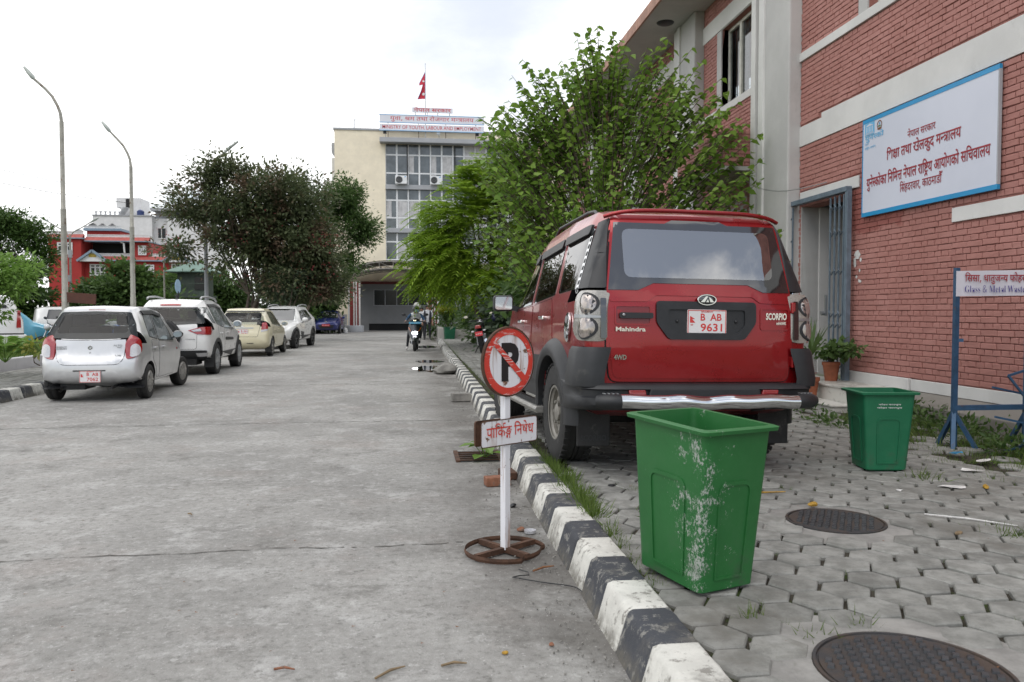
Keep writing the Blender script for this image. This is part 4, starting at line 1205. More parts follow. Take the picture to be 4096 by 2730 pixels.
# remains of a torn poster
M_PAPER = mat('torn_paper', (0.66, 0.65, 0.62), 0.8, var=0.2, vs_=20, world_space=True)
mb = MB()
for (y, z, ry_, rz_) in ((10.31, 2.16, 0.10, 0.08), (10.36, 2.06, 0.045, 0.09), (10.22, 2.09, 0.03, 0.045), (10.31, 1.86, 0.035, 0.03), (10.24, 1.80, 0.05, 0.03), (10.24, 1.94, 0.02, 0.03)):
 k = random.randint(5, 7)
 mb.add([(WX - 0.0065 - 0.001 * random.random(), y + ry_ * random.uniform(0.5, 1.1) * math.cos(6.28 * i / k), z + rz_ * random.uniform(0.5, 1.1) * math.sin(6.28 * i / k)) for i in range(k)], [tuple(range(k))])
wbuild(mb, 'torn_poster', M_PAPER)['kind'] = 'stuff'
# ------------------------------------------------------------------ ministry building at the far end
M_CREAM = plaster('cream_wall_paint', (0.88, 0.79, 0.62), (0.62, 0.53, 0.39))
M_LEDGE = plaster('grey_ledge', (0.40, 0.41, 0.43), (0.20, 0.20, 0.20))
M_GREYWALL = plaster('grey_ground_floor_paint', (0.26, 0.265, 0.27), (0.16, 0.16, 0.16))
M_ALU = mat('white_aluminium', (0.74, 0.75, 0.76), 0.4, var=0.06)
M_FARPANE = mat('office_window_glass', (0.10, 0.115, 0.125), 0.12, var=0.5, vs_=1.2, spec=0.9, world_space=True)
M_CURT2 = mat('pale_curtain', (0.55, 0.545, 0.55), 0.9, var=0.25, vs_=3, world_space=True)
FY = 60.0
ministry = thing('ministry_building', 'cream ministry block with window wall and arched portico at the end of the road', 'building', (0, FY, 0))
def mbuild(mb, name, m, parent=None, **kw):
 o = mb.build(name, m, parent or ministry, **kw)
 if not parent:
  o.matrix_parent_inverse = Mx.Translation((0, -FY, 0))
 return o
WX0, WX1 = -2.03, 9.6
mb = MB()
mb.b2((-5.72, FY, 0), (WX0, FY + 12, 14.72))
mb.b2((WX0, FY, 13.82), (14, FY + 12, 14.72))
mb.b2((WX1, FY, 0), (14, FY + 12, 13.82))
mb.b2((WX0, FY, 0), (WX1, FY + 12, 5.02))
mbuild(mb, 'wall', M_CREAM)
mb = MB()
mb.b2((-5.80, FY - 0.08, 14.72), (14.1, FY + 12.1, 14.86))
mbuild(mb, 'parapet_cap', M_LEDGE)
mb = MB()
mb.b2((-2.42, FY - 0.75, 13.78), (10.2, FY - 0.002, 14.12))
mbuild(mb, 'window_canopy', M_LEDGE, bevel=0.02)
mb = MB()
mb.b2((-6.0, FY + 0.7, 13.2), (-5.722, FY + 1.6, 13.9))
mb.prism([(-6.0, 13.2), (-5.722, 12.8), (-5.722, 13.2)], FY + 0.7, FY + 1.6, lambda u, v, w: (u, w, v))
mbuild(mb, 'rain_hopper', M_LEDGE)
mb = MB()
mb.b2((-7.0, FY + 5, 0), (-5.73, FY + 14, 11.8)).b2((-6.4, FY + 5, 11.8), (-5.73, FY + 14, 13.6)).b2((-7.1, FY + 4.9, 11.2), (-5.73, FY + 5.0, 11.42))
mbuild(mb, 'rear_block', M_PLASTER)
def window_wall(z0, z1, rows, curtain_p):
 x = WX0
 n = 14
 p = (WX1 - WX0) / n
 f = MB()
 for i in range(n + 1):
  w = 0.06 if i % 2 else 0.05
  f.b2((WX0 + p * i - w, FY + 0.10, z0), (WX0 + p * i + w, FY + 0.20, z1))
 fr = mbuild(f, 'window_mullions', M_ALU)
 f = MB()
 for r_ in rows:
  f.b2((WX0, FY + 0.115, r_ - 0.05), (WX1, FY + 0.19, r_ + 0.05))
 f.build('transom', M_ALU, fr)
 for i in range(n):
  b = MB()
  b.b2((WX0 + p * i + 0.062, FY + 0.15, z0), (WX0 + p * (i + 1) - 0.062, FY + 0.16, z1))
  b.build('pane', M_FARPANE if random.random() > 0.12 else M_CURT2, fr)
  if random.random() < curtain_p:
   cb = MB()
   k = 14
   xa, xb = WX0 + p * i + 0.07, WX0 + p * (i + random.choice((0.6, 1.0, 1.0))) - 0.07
   pts = [(xa + (xb - xa) * j / k, FY + 0.135 + 0.012 * math.sin(j * 2.4)) for j in range(k + 1)]
   zt, zb = rows[-1] - 0.05, (rows[0] + 0.05 if random.random() < 0.5 else z0 + 0.02)
   cb.add([(a, b_, zb) for a, b_ in pts] + [(a, b_, zt) for a, b_ in pts], [(j, j + 1, k + 2 + j, k + 1 + j) for j in range(k)])
   cb.build('curtain', M_CURT2, fr)
window_wall(10.78, 13.78, (11.66, 13.0), 0.45)
window_wall(7.58, 10.44, (8.36, 9.66), 0.75)
window_wall(5.16, 7.24, (5.25, 6.58), 0.6)
mb = MB()
mb.b2((WX0, FY - 0.12, 10.44), (WX1, FY + 0.25, 10.78)).b2((WX0, FY - 0.12, 7.24), (WX1, FY + 0.25, 7.58))
mb.b2((WX0, FY - 0.06, 5.02), (WX1, FY + 0.25, 5.16))
mbuild(mb, 'floor_ledge', M_LEDGE, bevel=0.02)
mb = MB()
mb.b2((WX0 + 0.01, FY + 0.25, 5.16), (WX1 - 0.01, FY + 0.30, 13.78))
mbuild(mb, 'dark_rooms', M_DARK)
for xa in (0.30 - 2.03 + 1.30, 3.10):
 mb = MB()
 mb.tube([(xa, FY - 0.02, 13.76), (xa, FY + 0.02, 13.0), (xa + 0.02, FY - 0.02, 12.2), (xa, FY - 0.03, 11.2), (xa - 0.1, FY - 0.05, 11.0)], 0.045, 6)
 mbuild(mb, 'cable', M_BLACK)
# ground floor under the portico
mb = MB()
mb.b2((-4.0, FY - 0.16, 0.50), (6.2, FY - 0.002, 3.42))
mb.b2((-4.0, FY - 0.16, 0.0), (-3.3, FY - 0.002, 0.50)).b2((1.6, FY - 0.16, 0.0), (6.2, FY - 0.002, 0.50))
mbuild(mb, 'ground_floor_wall', M_GREYWALL)
mb = MB()
mb.b2((-3.3, FY - 0.03, 0.0), (1.6, FY - 0.004, 0.5))
mbuild(mb, 'vent_gap', M_DARK)
mb = MB()
mb.b2((-4.0, FY - 0.24, 3.42), (6.2, FY - 0.002, 3.62))
mbuild(mb, 'beam', mat('dark_red_paint', (0.16, 0.025, 0.022), 0.6, var=0.2))
f = MB()
gx0, gx1, gz0, gz1 = -2.95, 1.3, 1.82, 3.02
for (a, b_) in ((gx0, gx0 + 0.06), (gx1 - 0.06, gx1)):
 f.b2((a, FY - 0.20, gz0), (b_, FY - 0.155, gz1))
f.b2((gx0, FY - 0.20, gz0), (gx1, FY - 0.157, gz0 + 0.05)).b2((gx0, FY - 0.20, gz1 - 0.05), (gx1, FY - 0.157, gz1))
for i in range(1, 5):
 xx = gx0 + (gx1 - gx0) * i / 5
 f.b2((xx - 0.03, FY - 0.198, gz0 + 0.05), (xx + 0.03, FY - 0.158, gz1 - 0.05))
wf = mbuild(f, 'window', M_LEDGE)
for i in range(5):
 f = MB()
 f.b2((gx0 + (gx1 - gx0) * i / 5 + 0.03, FY - 0.18, gz0 + 0.05), (gx0 + (gx1 - gx0) * (i + 1) / 5 - 0.03, FY - 0.164, gz1 - 0.05))
 f.build('pane', M_GLASSD, wf)
# portico: barrel canopy on trussed arches, striped piers
PY0, PY1, PCX, PR, PZ = 55.2, FY - 0.25, -1.38, 3.72, 3.42
RISE = 1.42
M_CANOPY = mat('grimy_canopy_sheet', (0.11, 0.10, 0.07), 0.7, var=0.6, vs_=1.2, world_space=True, wear=((0.36, 0.29, 0.11), 0.55, 0.72, 1.0))
M_TRUSS = mat('grey_truss_steel', (0.33, 0.31, 0.28), 0.5, 0.3, var=0.2)
def arch(t, r=1.0, dz=0.0):
 a = R(180 - 180 * t)
 return PCX + PR * r * math.cos(a), PZ + dz + RISE * r * math.sin(a)
portico = MB()
n = 36
vs, fs = [], []
for i in range(n + 1):
 x, z = arch(i / n)
 for yy in (PY0 + 0.02, PY1):
  vs += [(x, yy, z + 0.02), (x, yy, z + 0.07)]
for i in range(n):
 k = 4 * i
 fs += [(k, k + 2, k + 6, k + 4), (k + 1, k + 5, k + 7, k + 3), (k, k + 4, k + 5, k + 1), (k + 2, k + 3, k + 7, k + 6)]
portico.add(vs, fs)
can = mbuild(portico, 'portico_canopy', M_CANOPY, smooth=60)
for yy in (PY0, PY0 + 1.3, PY0 + 2.6, PY1 - 0.1):
 t_ = MB()
 up = [arch(i / 24) for i in range(25)]
 lo = [(PCX + PR * 0.93 * math.cos(R(180 - 7.5 * i)), PZ - 0.10 + RISE * 0.72 * math.sin(R(180 - 7.5 * i))) for i in range(25)]
 t_.tube([(x, yy, z - 0.02) for x, z in up], 0.035, 6)
 t_.tube([(x, yy, z) for x, z in lo], 0.035, 6)
 for i in range(2, 24, 2):
  a, b_ = up[i], lo[i]
  c_ = lo[min(24, i + 2)]
  t_.bar((a[0], yy, a[1] - 0.02), (b_[0], yy, b_[1]), 0.035)
  t_.bar((a[0], yy, a[1] - 0.02), (c_[0], yy, c_[1]), 0.028)
 tag(t_.build('arch_truss', M_TRUSS, can))
M_PIER_R = mat('pier_red_paint', (0.23, 0.030, 0.026), 0.5, var=0.2)
for px, lb in ((-4.02, 0), (1.30, 0)):
 t_ = MB()
 t_.lathe([(0.0, 0.0), (0.62, 0.0), (0.62, 0.40), (0.58, 0.45), (0.0, 0.45)], 28, Mx.Translation((px, PY0 + 0.35, 0)))
 base = mbuild(t_, 'pier_base', M_LEDGE, smooth=40)
 t_ = MB()
 t_.b2((px - 0.38, PY0 + 0.02, 0.45), (px + 0.38, PY0 + 0.7, 3.45))
 mbuild(t_, 'pier', M_PIER_R)
 for q in (-0.36, -0.02, 0.14, 0.36):
  t_ = MB()
  w_ = 0.055 if abs(q) > 0.3 else 0.042
  t_.b2((px + q - w_, PY0 - 0.03, 0.45), (px + q + w_, PY0 + 0.018, 3.45))
  mbuild(t_, 'pier_rib', M_PLASTER)
# air conditioner outdoor units on the ledge
M_FAN = mat('fan_grille', (0.03, 0.032, 0.035), 0.5, var=0.2)
for k, x in enumerate((-0.88, 1.68, 5.4)):
 ac = thing('air_conditioner', ('white air conditioner unit on the grey ledge under the left upper windows', 'white air conditioner unit on the ledge right of another one, partly behind leaves',
         'white air conditioner unit on the ledge hidden far behind the bright green tree')[k], 'air conditioner', (x, FY - 0.34, 10.785), 0, 'air conditioners on the ministry ledge')
 b = MB()
 b.box((0, 0, 0.31), (0.86, 0.32, 0.60))
 b.build('casing', M_ALU, ac, bevel=0.02)
 b = MB()
 rr = Mx.Translation((-0.14, -0.162, 0.31)) @ Mx.Rotation(R(90), 4, 'X')
 b.lathe([(0, 0.008), (0.24, 0.012), (0.25, 0.0)], 28, rr)
 b.build('fan', M_FAN, ac)
 b = MB()
 for r_ in (0.06, 0.12, 0.18, 0.24):
  b.tube([(-0.14 + r_ * math.cos(a * 0.35), -0.178, 0.31 + r_ * math.sin(a * 0.35)) for a in range(18)], 0.006, 4, closed=True)
 b.build('fan_guard', M_STEEL, ac)
 b = MB()
 b.box((0.30, -0.163, 0.52), (0.10, 0.006, 0.06))
 b.build('sticker', mat('blue_sticker', (0.08, 0.35, 0.65), 0.5, var=0), ac)
# rooftop name boards
M_BOARD = mat('pale_board', (0.70, 0.71, 0.77), 0.45, var=0.05, vs_=1)
M_BOARD_EDGE = mat('sky_blue_board_edge', (0.30, 0.52, 0.78), 0.5, var=0.1)
M_SIGN_RED = mat('rooftop_letter_red', (0.55, 0.03, 0.05), 0.5, var=0.1)
BY = FY - 0.82
def board(x0, x1, z0, z1, label, edge=True):
 bd = thing('name_board', label, 'sign', ((x0 + x1) / 2, BY, z0), 0, 'name boards on the ministry roof')
 w, h = x1 - x0, z1 - z0
 b = MB()
 b.box((0, 0.05, h / 2), (w, 0.10, h))
 b.build('panel', M_BOARD, bd)
 if edge:
  for zz_ in ((0.02,) if edge == 1 else (0.03, h - 0.03)):
   b = MB()
   b.box((0, 0.045, zz_), (w + 0.04, 0.12, 0.05))
   b.build('edge_strip', M_BOARD_EDGE, bd)
 for q in (-0.42, -0.13, 0.13, 0.42):
  b = MB()
  b.bar((w * q, 0.12, -0.55), (w * q, 0.12, h - 0.05), 0.04)
  b.build('support_post', M_RUST, bd)
 return bd, w, h
bd, w, h = board(-2.41, 5.21, 15.14, 15.76, 'long middle rooftop board with red Devanagari words and pale blue edges', 2)
letters('lettering', bd, M_SIGN_RED, 'dev:yuva', (0, 0, 0.20), (1, 0, 0), (0, 0, 1), 0.30, width=6.1, bold=4, lift=0.004)
bd, w, h = board(-2.41, 5.21, 14.58, 15.06, 'lowest rooftop board reading MINISTRY OF YOUTH, LABOUR AND EMPLOYMENT', 1)
letters('lettering', bd, M_SIGN_RED, 'MINISTRY OF YOUTH, LABOUR AND EMPLOYMENT', (0, 0, 0.14), (1, 0, 0), (0, 0, 1), 0.26, width=7.2, bold=0.004, lift=0.004)
bd, w, h = board(-0.05, 2.91, 15.95, 16.30, 'small topmost rooftop board with two bold red Devanagari words', 0)
letters('lettering', bd, M_SIGN_RED, 'dev:nepal_sarkar', (0, 0, 0.06), (1, 0, 0), (0, 0, 1), 0.26, width=2.72, bold=14, lift=0.004)
# floodlights in front of the boards
for k, (x, m_) in enumerate(((-2.0, M_BLACK), (1.9, M_ALU), (4.75, M_BLACK))):
 fl = thing('floodlight', ('black floodlight on the canopy below the left end of the name boards', 'pale floodlight on the canopy below the middle of the name boards', 'black floodlight on the canopy below the right end of the name boards')[k],
    'floodlight', (x, FY - 0.6, 14.12), 0, 'floodlights on the ministry canopy')
 b = MB()
 b.tube([(0, 0, 0), (0.02, 0, 0.15), (-0.03, -0.02, 0.26)], 0.02, 6)
 b.build('bracket', M_STEEL, fl)
 b = MB()
 b.box((-0.03, -0.05, 0.36), (0.24, 0.12, 0.2), (R(-25), 0, 0))
 b.build('lamp_head', m_, fl, bevel=0.01)
# flag on its pole
fp = thing('flagpole', 'tall thin steel pole behind the rooftop boards', 'flagpole', (0.92, FY - 0.6, 14.12))
b = MB()
b.tube([(0, 0, 0), (0, 0, 3.0), (0, 0, 5.4)], [0.035, 0.03, 0.018], 8)
b.build('shaft', M_STEEL, fp)
b = MB()
b.ball((0, 0, 5.42), 0.03, 8, 6)
b.build('finial', M_STEEL, fp)
flag = thing('flag', 'red double-pointed flag with blue hem and white emblems drooping from the pole', 'flag', (0.90, FY - 0.6, 16.98))
M_FLAG = mat('flag_red', (0.55, 0.035, 0.06), 0.8, var=0.15)
M_FLAG_HEM = mat('flag_blue_hem', (0.04, 0.08, 0.35), 0.8, var=0.1)
M_FLAG_W = mat('flag_white', (0.75, 0.75, 0.75), 0.8, var=0.05)
def drape(u, v, w=0):
 return (-u, 0.10 * math.sin(v * 4 + u * 3) * min(1, u * 4) + w * 0.0 - w, v)
outl = [(0.0, 1.95), (0.20, 1.55), (0.42, 1.10), (0.43, 0.95), (0.16, 1.02), (0.30, 0.55), (0.52, 0.06), (0.56, 0.0), (0.0, 0.02)]
me = plate_mesh('flag_cloth', [outl], drape, 0.006, [M_FLAG], res=0.08)
place('flag_cloth', me, flag)
hem = MB()
hem.tube([drape(u, v) for u, v in outl], 0.016, 5, closed=True)
hem.build('hem', M_FLAG_HEM, flag)
for cz, rr in ((1.28, 0.09), (0.36, 0.12)):
 pts = []
 for i in range(24):
  r_ = rr * (1.0 if i % 2 else 0.7)
  pts.append((0.12 + r_ * math.cos(i * 0.2618), cz + r_ * math.sin(i * 0.2618)))
 place('emblem', plate_mesh('emblem', [pts], lambda u, v, w: (-u, drape(u, v)[1] - 0.012 - w, v), 0.004, [M_FLAG_W]), flag)
b = thing('antenna_mast', 'thin pale mast standing on the left corner of the ministry roof', 'mast', (-4.35, FY + 1, 14.86))
q = MB()
q.box((0, 0, 0.45), (0.12, 0.12, 0.9))
q.box((0.07, 0, 0.85), (0.2, 0.06, 0.05))
q.build('mast', M_ALU, b)
# ------------------------------------------------------------------ red house, white block, watch hut (left background)
HY = 118.0
HK = HY / 70.0
def hx(x):
 return x * HK
def hz(z):
 return 1.38 + (z - 1.38) * HK
M_REDW = plaster('red_house_paint', (0.36, 0.038, 0.034), (0.22, 0.03, 0.028))
M_REDROOF = mat('red_tile_skirt', (0.37, 0.085, 0.07), 0.7, var=0.25, vs_=2, world_space=True)
M_BLUETRIM = mat('grey_blue_trim', (0.20, 0.27, 0.34), 0.6, var=0.15, world_space=True)
M_HWHITE = plaster('house_white', (0.70, 0.70, 0.70))
red = thing('red_house', 'deep red house with white balustrades and grey blue gables among trees', 'house', (hx(-26), HY, 0))
def hb(parent, name, m, boxes, **kw):
 """boxes in reference coordinates (x0,x1,z0,z1,y0,y1) with y in metres from the front"""
 b = MB()
 for x0, x1, z0, z1, y0, y1 in boxes:
  b.b2((hx(x0), HY + y0, hz(z0)), (hx(x1), HY + y1, hz(z1)))
 o = b.build(name, m, parent)
 rt = parent
 while rt.parent:
  rt = rt.parent
 if parent is rt:
  o.matrix_parent_inverse = Mx.Translation(-V(rt.location))
 return o
hb(red, 'wall', M_REDW, [(-29.85, -27.3, 1.0, 7.4, 0, 9), (-27.3, -19.2, 1.0, 5.70, 1.2, 9), (-23.5, -22.1, 5.70, 7.2, 1.2, 9), (-27.3, -23.5, 5.70, 7.3, 4.0, 9), (-27.5, -24.8, 7.4, 8.25, 3, 8)])
hb(red, 'balcony_recess', M_DARK, [(-27.25, -23.55, 6.1, 7.2, 3.90, 3.98)])
hb(red, 'slab', M_BLUETRIM, [(-29.95, -27.1, 7.40, 7.50, -0.4, 9), (-27.1, -22.0, 7.22, 7.30, 0.2, 9), (-27.4, -19.0, 5.62, 5.72, 0.6, 9), (-27.7, -24.65, 8.25, 8.45, 2.6, 8)])
roof = MB()
for x0, x1, z0, z1, y in ((-29.95, -27.1, 7.50, 7.80, -0.4), (-27.1, -22.0, 7.30, 7.62, 0.2), (-27.4, -19.0, 5.72, 6.04, 0.6)):
 roof.prism([(y, hz(z0)), (y + 0.05, hz(z0)), (y + 0.75, hz(z1)), (y + 0.70, hz(z1))], hx(x0), hx(x1), lambda u, v, w: (w, u, v))
 roof.b2((hx(x0), HY * 0 + y + 0.7, hz(z0)), (hx(x1), y + 0.9, hz(z1) - 0.01))
roof.v = [(x, y + HY, z) for x, y, z in roof.v]
o = roof.build('tile_skirt', M_REDROOF, red)
o.matrix_parent_inverse = Mx.Translation(-V(red.location))
def balustrade(x0, x1, z0, z1, y, n):
 rail = hb(red, 'balustrade', M_HWHITE, [(x0, x1, z1 - 0.05, z1, y, y + 0.22), (x0, x1, z0, z0 + 0.04, y, y + 0.22)])
 b = MB()
 for i in range(n):
  x = hx(x0) + (hx(x1) - hx(x0)) * (i + 0.5) / n
  b.b2((x - 0.07, HY + y + 0.05, hz(z0 + 0.04)), (x + 0.07, HY + y + 0.17, hz(z1 - 0.05)))
 tag(b.build('balusters', M_HWHITE, rail), kind='stuff')
balustrade(-29.8, -27.2, 7.82, 8.06, 0.4, 26)
balustrade(-27.1, -22.1, 7.62, 7.84, 1.0, 44)
balustrade(-27.3, -19.2, 6.05, 6.29, 1.4, 70)
balustrade(-27.7, -24.7, 8.46, 8.68, 2.8, 26)
for x0, x1, zt, y in ((-27.55, -25.2, 6.40, -0.2), (-20.9, -18.7, 6.22, 0.0)):
 g_ = MB()
 a, b_, c_ = (hx(x0), hz(5.55)), (hx((x0 + x1) / 2), hz(zt - 0.06)), (hx(x1), hz(5.55))
 g_.prism([a, c_, b_], HY + y, HY + y + 1.5, lambda u, v, w: (u, w, v))
 gb = g_.build('gable', M_HWHITE, red)
 gb.matrix_parent_inverse = Mx.Translation(-V(red.location))
 g_ = MB()
 for p, q in ((a, b_), (c_, b_)):
  g_.bar((p[0], HY + y - 0.1, p[1] + 0.05), (q[0], HY + y - 0.1, q[1] + 0.15), 0.5, 0.28)
 g_.build('bargeboard', M_BLUETRIM, gb)
 g_ = MB()
 g_.b2((b_[0] - 0.5, HY + y - 0.03, b_[1] - 0.75), (b_[0] + 0.5, HY + y - 0.005, b_[1] - 0.25))
 g_.build('gable_vent', mat('ochre_panel', (0.42, 0.30, 0.05), 0.7, var=0.4, world_space=True), gb)
for (x0, x1, z0, z1, y) in ((-29.08, -28.0, 6.16, 7.05, -0.05), (-26.83, -25.7, 4.45, 5.32, 1.12), (-20.3, -19.3, 4.4, 5.4, 1.12), (-22.95, -22.4, 6.2, 6.9, 1.12), (-22.4, -21.8, 4.5, 5.3, 1.12)):
 f = MB()
 X0, X1, Z0, Z1 = hx(x0), hx(x1), hz(z0), hz(z1)
 t_ = 0.09
 for i in range(4):
  xx = X0 + (X1 - X0) * i / 3
  f.b2((xx - t_, HY + y - 0.08, Z0), (xx + t_, HY + y - 0.002, Z1))
 for i, fz in enumerate((0, 0.28, 0.75, 1)):
  zz_ = Z0 + (Z1 - Z0) * fz
  f.b2((X0 - 0.1, HY + y - 0.075, zz_ - t_), (X1 + 0.1, HY + y - 0.003, zz_ + t_))
 for i in range(5):
  zz_ = Z0 + (Z1 - Z0) * (0.1 + 0.6 * i / 5)
  f.b2((X0 + (X1 - X0) * 0.36, HY + y - 0.05, zz_), (X0 + (X1 - X0) * 0.64, HY + y - 0.02, zz_ + 0.05))
 fo = f.build('window', M_HWHITE, red)
 fo.matrix_parent_inverse = Mx.Translation(-V(red.location))
 f = MB()
 f.b2((X0, HY + y - 0.018, Z0), (X1, HY + y - 0.006, Z1))
 f.build('pane', M_GLASSD, fo)
f = MB()
f.tube([(hx(-24.3), HY + 0.6, hz(7.2)), (hx(-24.05), HY + 0.6, hz(7.1)), (hx(-24.0), HY + 0.6, hz(6.3))], 0.12, 8)
o = f.build('drain_pipe', M_HWHITE, red)
o.matrix_parent_inverse = Mx.Translation(-V(red.location))
M_TANK = mat('black_water_tank', (0.018, 0.018, 0.02), 0.4, var=0.2)
for k, (x, z, m_, nm, lb) in enumerate(((-27.35, 8.5, M_TANK, 'water_tank', 'leftmost black plastic water tank on the roof of the red house'), (-26.55, 8.45, M_TANK, 'water_tank', 'middle black plastic water tank on the roof of the red house'),
        (-25.75, 8.45, M_TANK, 'water_tank', 'rightmost black plastic water tank on the roof of the red house'), (-28.5, 8.0, M_STEEL, 'water_tank', 'shiny steel water tank on the left roof of the red house'))):
 t_ = thing(nm, lb, 'water tank', (hx(x), HY + 4.5, hz(z) - 0.2), 0, 'water tanks on the red house')
 b = MB()
 b.lathe([(0, 0), (0.55, 0), (0.58, 0.1), (0.55, 0.25), (0.58, 0.4), (0.55, 0.55), (0.57, 0.75), (0.3, 0.95), (0.16, 0.98)], 16)
 b.build('tank_body', m_, t_, smooth=40)
 b = MB()
 b.lathe([(0.17, 0.98), (0.17, 1.06), (0, 1.08)], 12)
 b.build('lid', m_, t_)
# white block further back
WK, WY = 150 / 85.0, 150.0
wb_ = thing('white_apartment_block', 'white flat-roofed block with stair tower behind the red house', 'building', (-50, WY, 0))
def wbx(name, m, boxes, parent=None):
 b = MB()
 for x0, x1, z0, z1, y0, y1 in boxes:
  b.b2((x0 * WK, WY + y0, 1.38 + (z0 - 1.38) * WK), (x1 * WK, WY + y1, 1.38 + (z1 - 1.38) * WK))
 o = b.build(name, m, parent or wb_)
 if not parent:
  o.matrix_parent_inverse = Mx.Translation(-V(wb_.location))
 return o
wbx('wall', M_HWHITE, [(-32.0, -26.3, 0.5, 11.05, 0, 14), (-24.9, -20.5, 0.5, 10.9, 0.5, 14), (-26.3, -24.9, 0.5, 10.9, 1.2, 14)])
tw = wbx('stair_tower', M_HWHITE, [(-30.3, -27.9, 12.1, 13.1, 3, 8), (-29.85, -27.9, 11.0, 12.1, 3, 8)])
wbx('tower_door', M_DARK, [(-29.35, -28.85, 12.1, 13.0, 2.9, 2.98)], tw)
b = MB()
for i in range(9):
 b.box(((-29.7 + i * 0.07) * WK, WY + 1.8, 1.38 + (11.1 - 1.38 + i * 0.11) * WK), (1.0, 0.9, 0.08))
b.build('stair_flight', M_STEEL, tw)
wbx('cornice', M_LEDGE, [(-26.4, -20.4, 11.6, 11.9, -0.4, 14), (-32.05, -26.3, 11.05, 11.15, -0.2, 14), (-26.3, -24.9, 10.9, 11.6, 2, 14)])
for i, (x0, z0) in enumerate(((-25.9, 8.9), (-25.9, 6.6), (-23.2, 8.9))):
 f = wbx('window', M_HWHITE, [(x0 - 0.05, x0 + 0.75, z0 - 0.08, z0, 1.0, 1.15), (x0 - 0.05, x0 + 0.75, z0 + 1.0, z0 + 1.08, 1.0, 1.15), (x0 + 0.3, x0 + 0.36, z0, z0 + 1.0, 1.0, 1.1)])
 wbx('pane', M_GLASSD, [(x0, x0 + 0.7, z0, z0 + 1.0, 1.08, 1.14)], f)
b = MB()
for i in range(6):
 x = (-31.7 + i * 0.45) * WK
 b.b2((x - 0.1, WY + 0.1, 1.38 + (11.15 - 1.38) * WK), (x + 0.1, WY + 0.3, 1.38 + (11.15 - 1.38) * WK + 0.5))
 b.b2((x - 0.25, WY + 0.05, 1.38 + (11.15 - 1.38) * WK + 0.5), (x + 0.25, WY + 0.35, 1.38 + (11.15 - 1.38) * WK + 0.62))
o = b.build('roof_pots', M_LEDGE, wb_)
o['kind'] = 'stuff'
o.matrix_parent_inverse = Mx.Translation(-V(wb_.location))
t_ = thing('water_tank', 'dark blue water tank on the roof of the white block', 'water tank', (-27.75 * WK, WY + 2, 1.38 + (11.1 - 1.38) * WK), 0, 'water tanks on the white block')
b = MB()
b.lathe([(0, 0), (0.6, 0), (0.62, 0.3), (0.6, 0.6), (0.62, 1.0), (0.3, 1.25), (0, 1.3)], 16)
b.build('tank_body', mat('dark_blue_tank', (0.02, 0.04, 0.14), 0.4, var=0.2), t_, smooth=40)
# guard hut on stilts with a green roof
hut = thing('watch_hut', 'raised guard hut with green hipped roof on steel legs beside the dark tree', 'hut', (-11.85, 45.5, 0))
M_GREENROOF = mat('faded_green_sheet', (0.13, 0.22, 0.18), 0.55, var=0.25, vs_=3)
M_HUT = mat('hut_green_wall', (0.07, 0.095, 0.075), 0.7, var=0.3)
b = MB()
b.add([(-1.25, -1.2, 3.55), (1.25, -1.2, 3.55), (1.25, 1.2, 3.55), (-1.25, 1.2, 3.55), (0, 0, 4.15), (-1.25, -1.2, 3.5), (1.25, -1.2, 3.5), (1.25, 1.2, 3.5), (-1.25, 1.2, 3.5)],
  [(0, 1, 4), (1, 2, 4), (2, 3, 4), (3, 0, 4), (0, 5, 6, 1), (1, 6, 7, 2), (2, 7, 8, 3), (3, 8, 5, 0), (8, 7, 6, 5)])
b.build('roof', M_GREENROOF, hut)
b = MB()
b.b2((-0.75, -0.75, 2.25), (0.75, 0.75, 3.5))
cabn = b.build('cabin', M_HUT, hut)
b = MB()
b.b2((0.15, -0.78, 2.55), (0.68, -0.755, 3.25))
b.build('window', M_GLASSD, cabn)
b = MB()
b.b2((-0.9, -0.9, 2.15), (0.9, 0.9, 2.25))
b.build('deck', M_HUT, hut)
for sx in (-0.75, 0.75):
 for sy in (-0.75, 0.75):
  b = MB()
  b.bar((sx, sy, 0), (sx, sy, 2.15), 0.09)
  b.build('leg', M_HUT, hut)
b = MB()
b.bar((-0.7, -0.8, 0.2), (0.9, -0.8, 2.1), 0.1).bar((0.75, -0.8, 0.3), (-0.75, -0.8, 2.1), 0.05).bar((-1.0, -0.95, 2.25), (-1.0, -0.95, 2.9), 0.04).bar((-1.0, -0.95, 2.9), (0.95, -0.95, 2.9), 0.04)
b.build('bracing', M_HUT, hut)
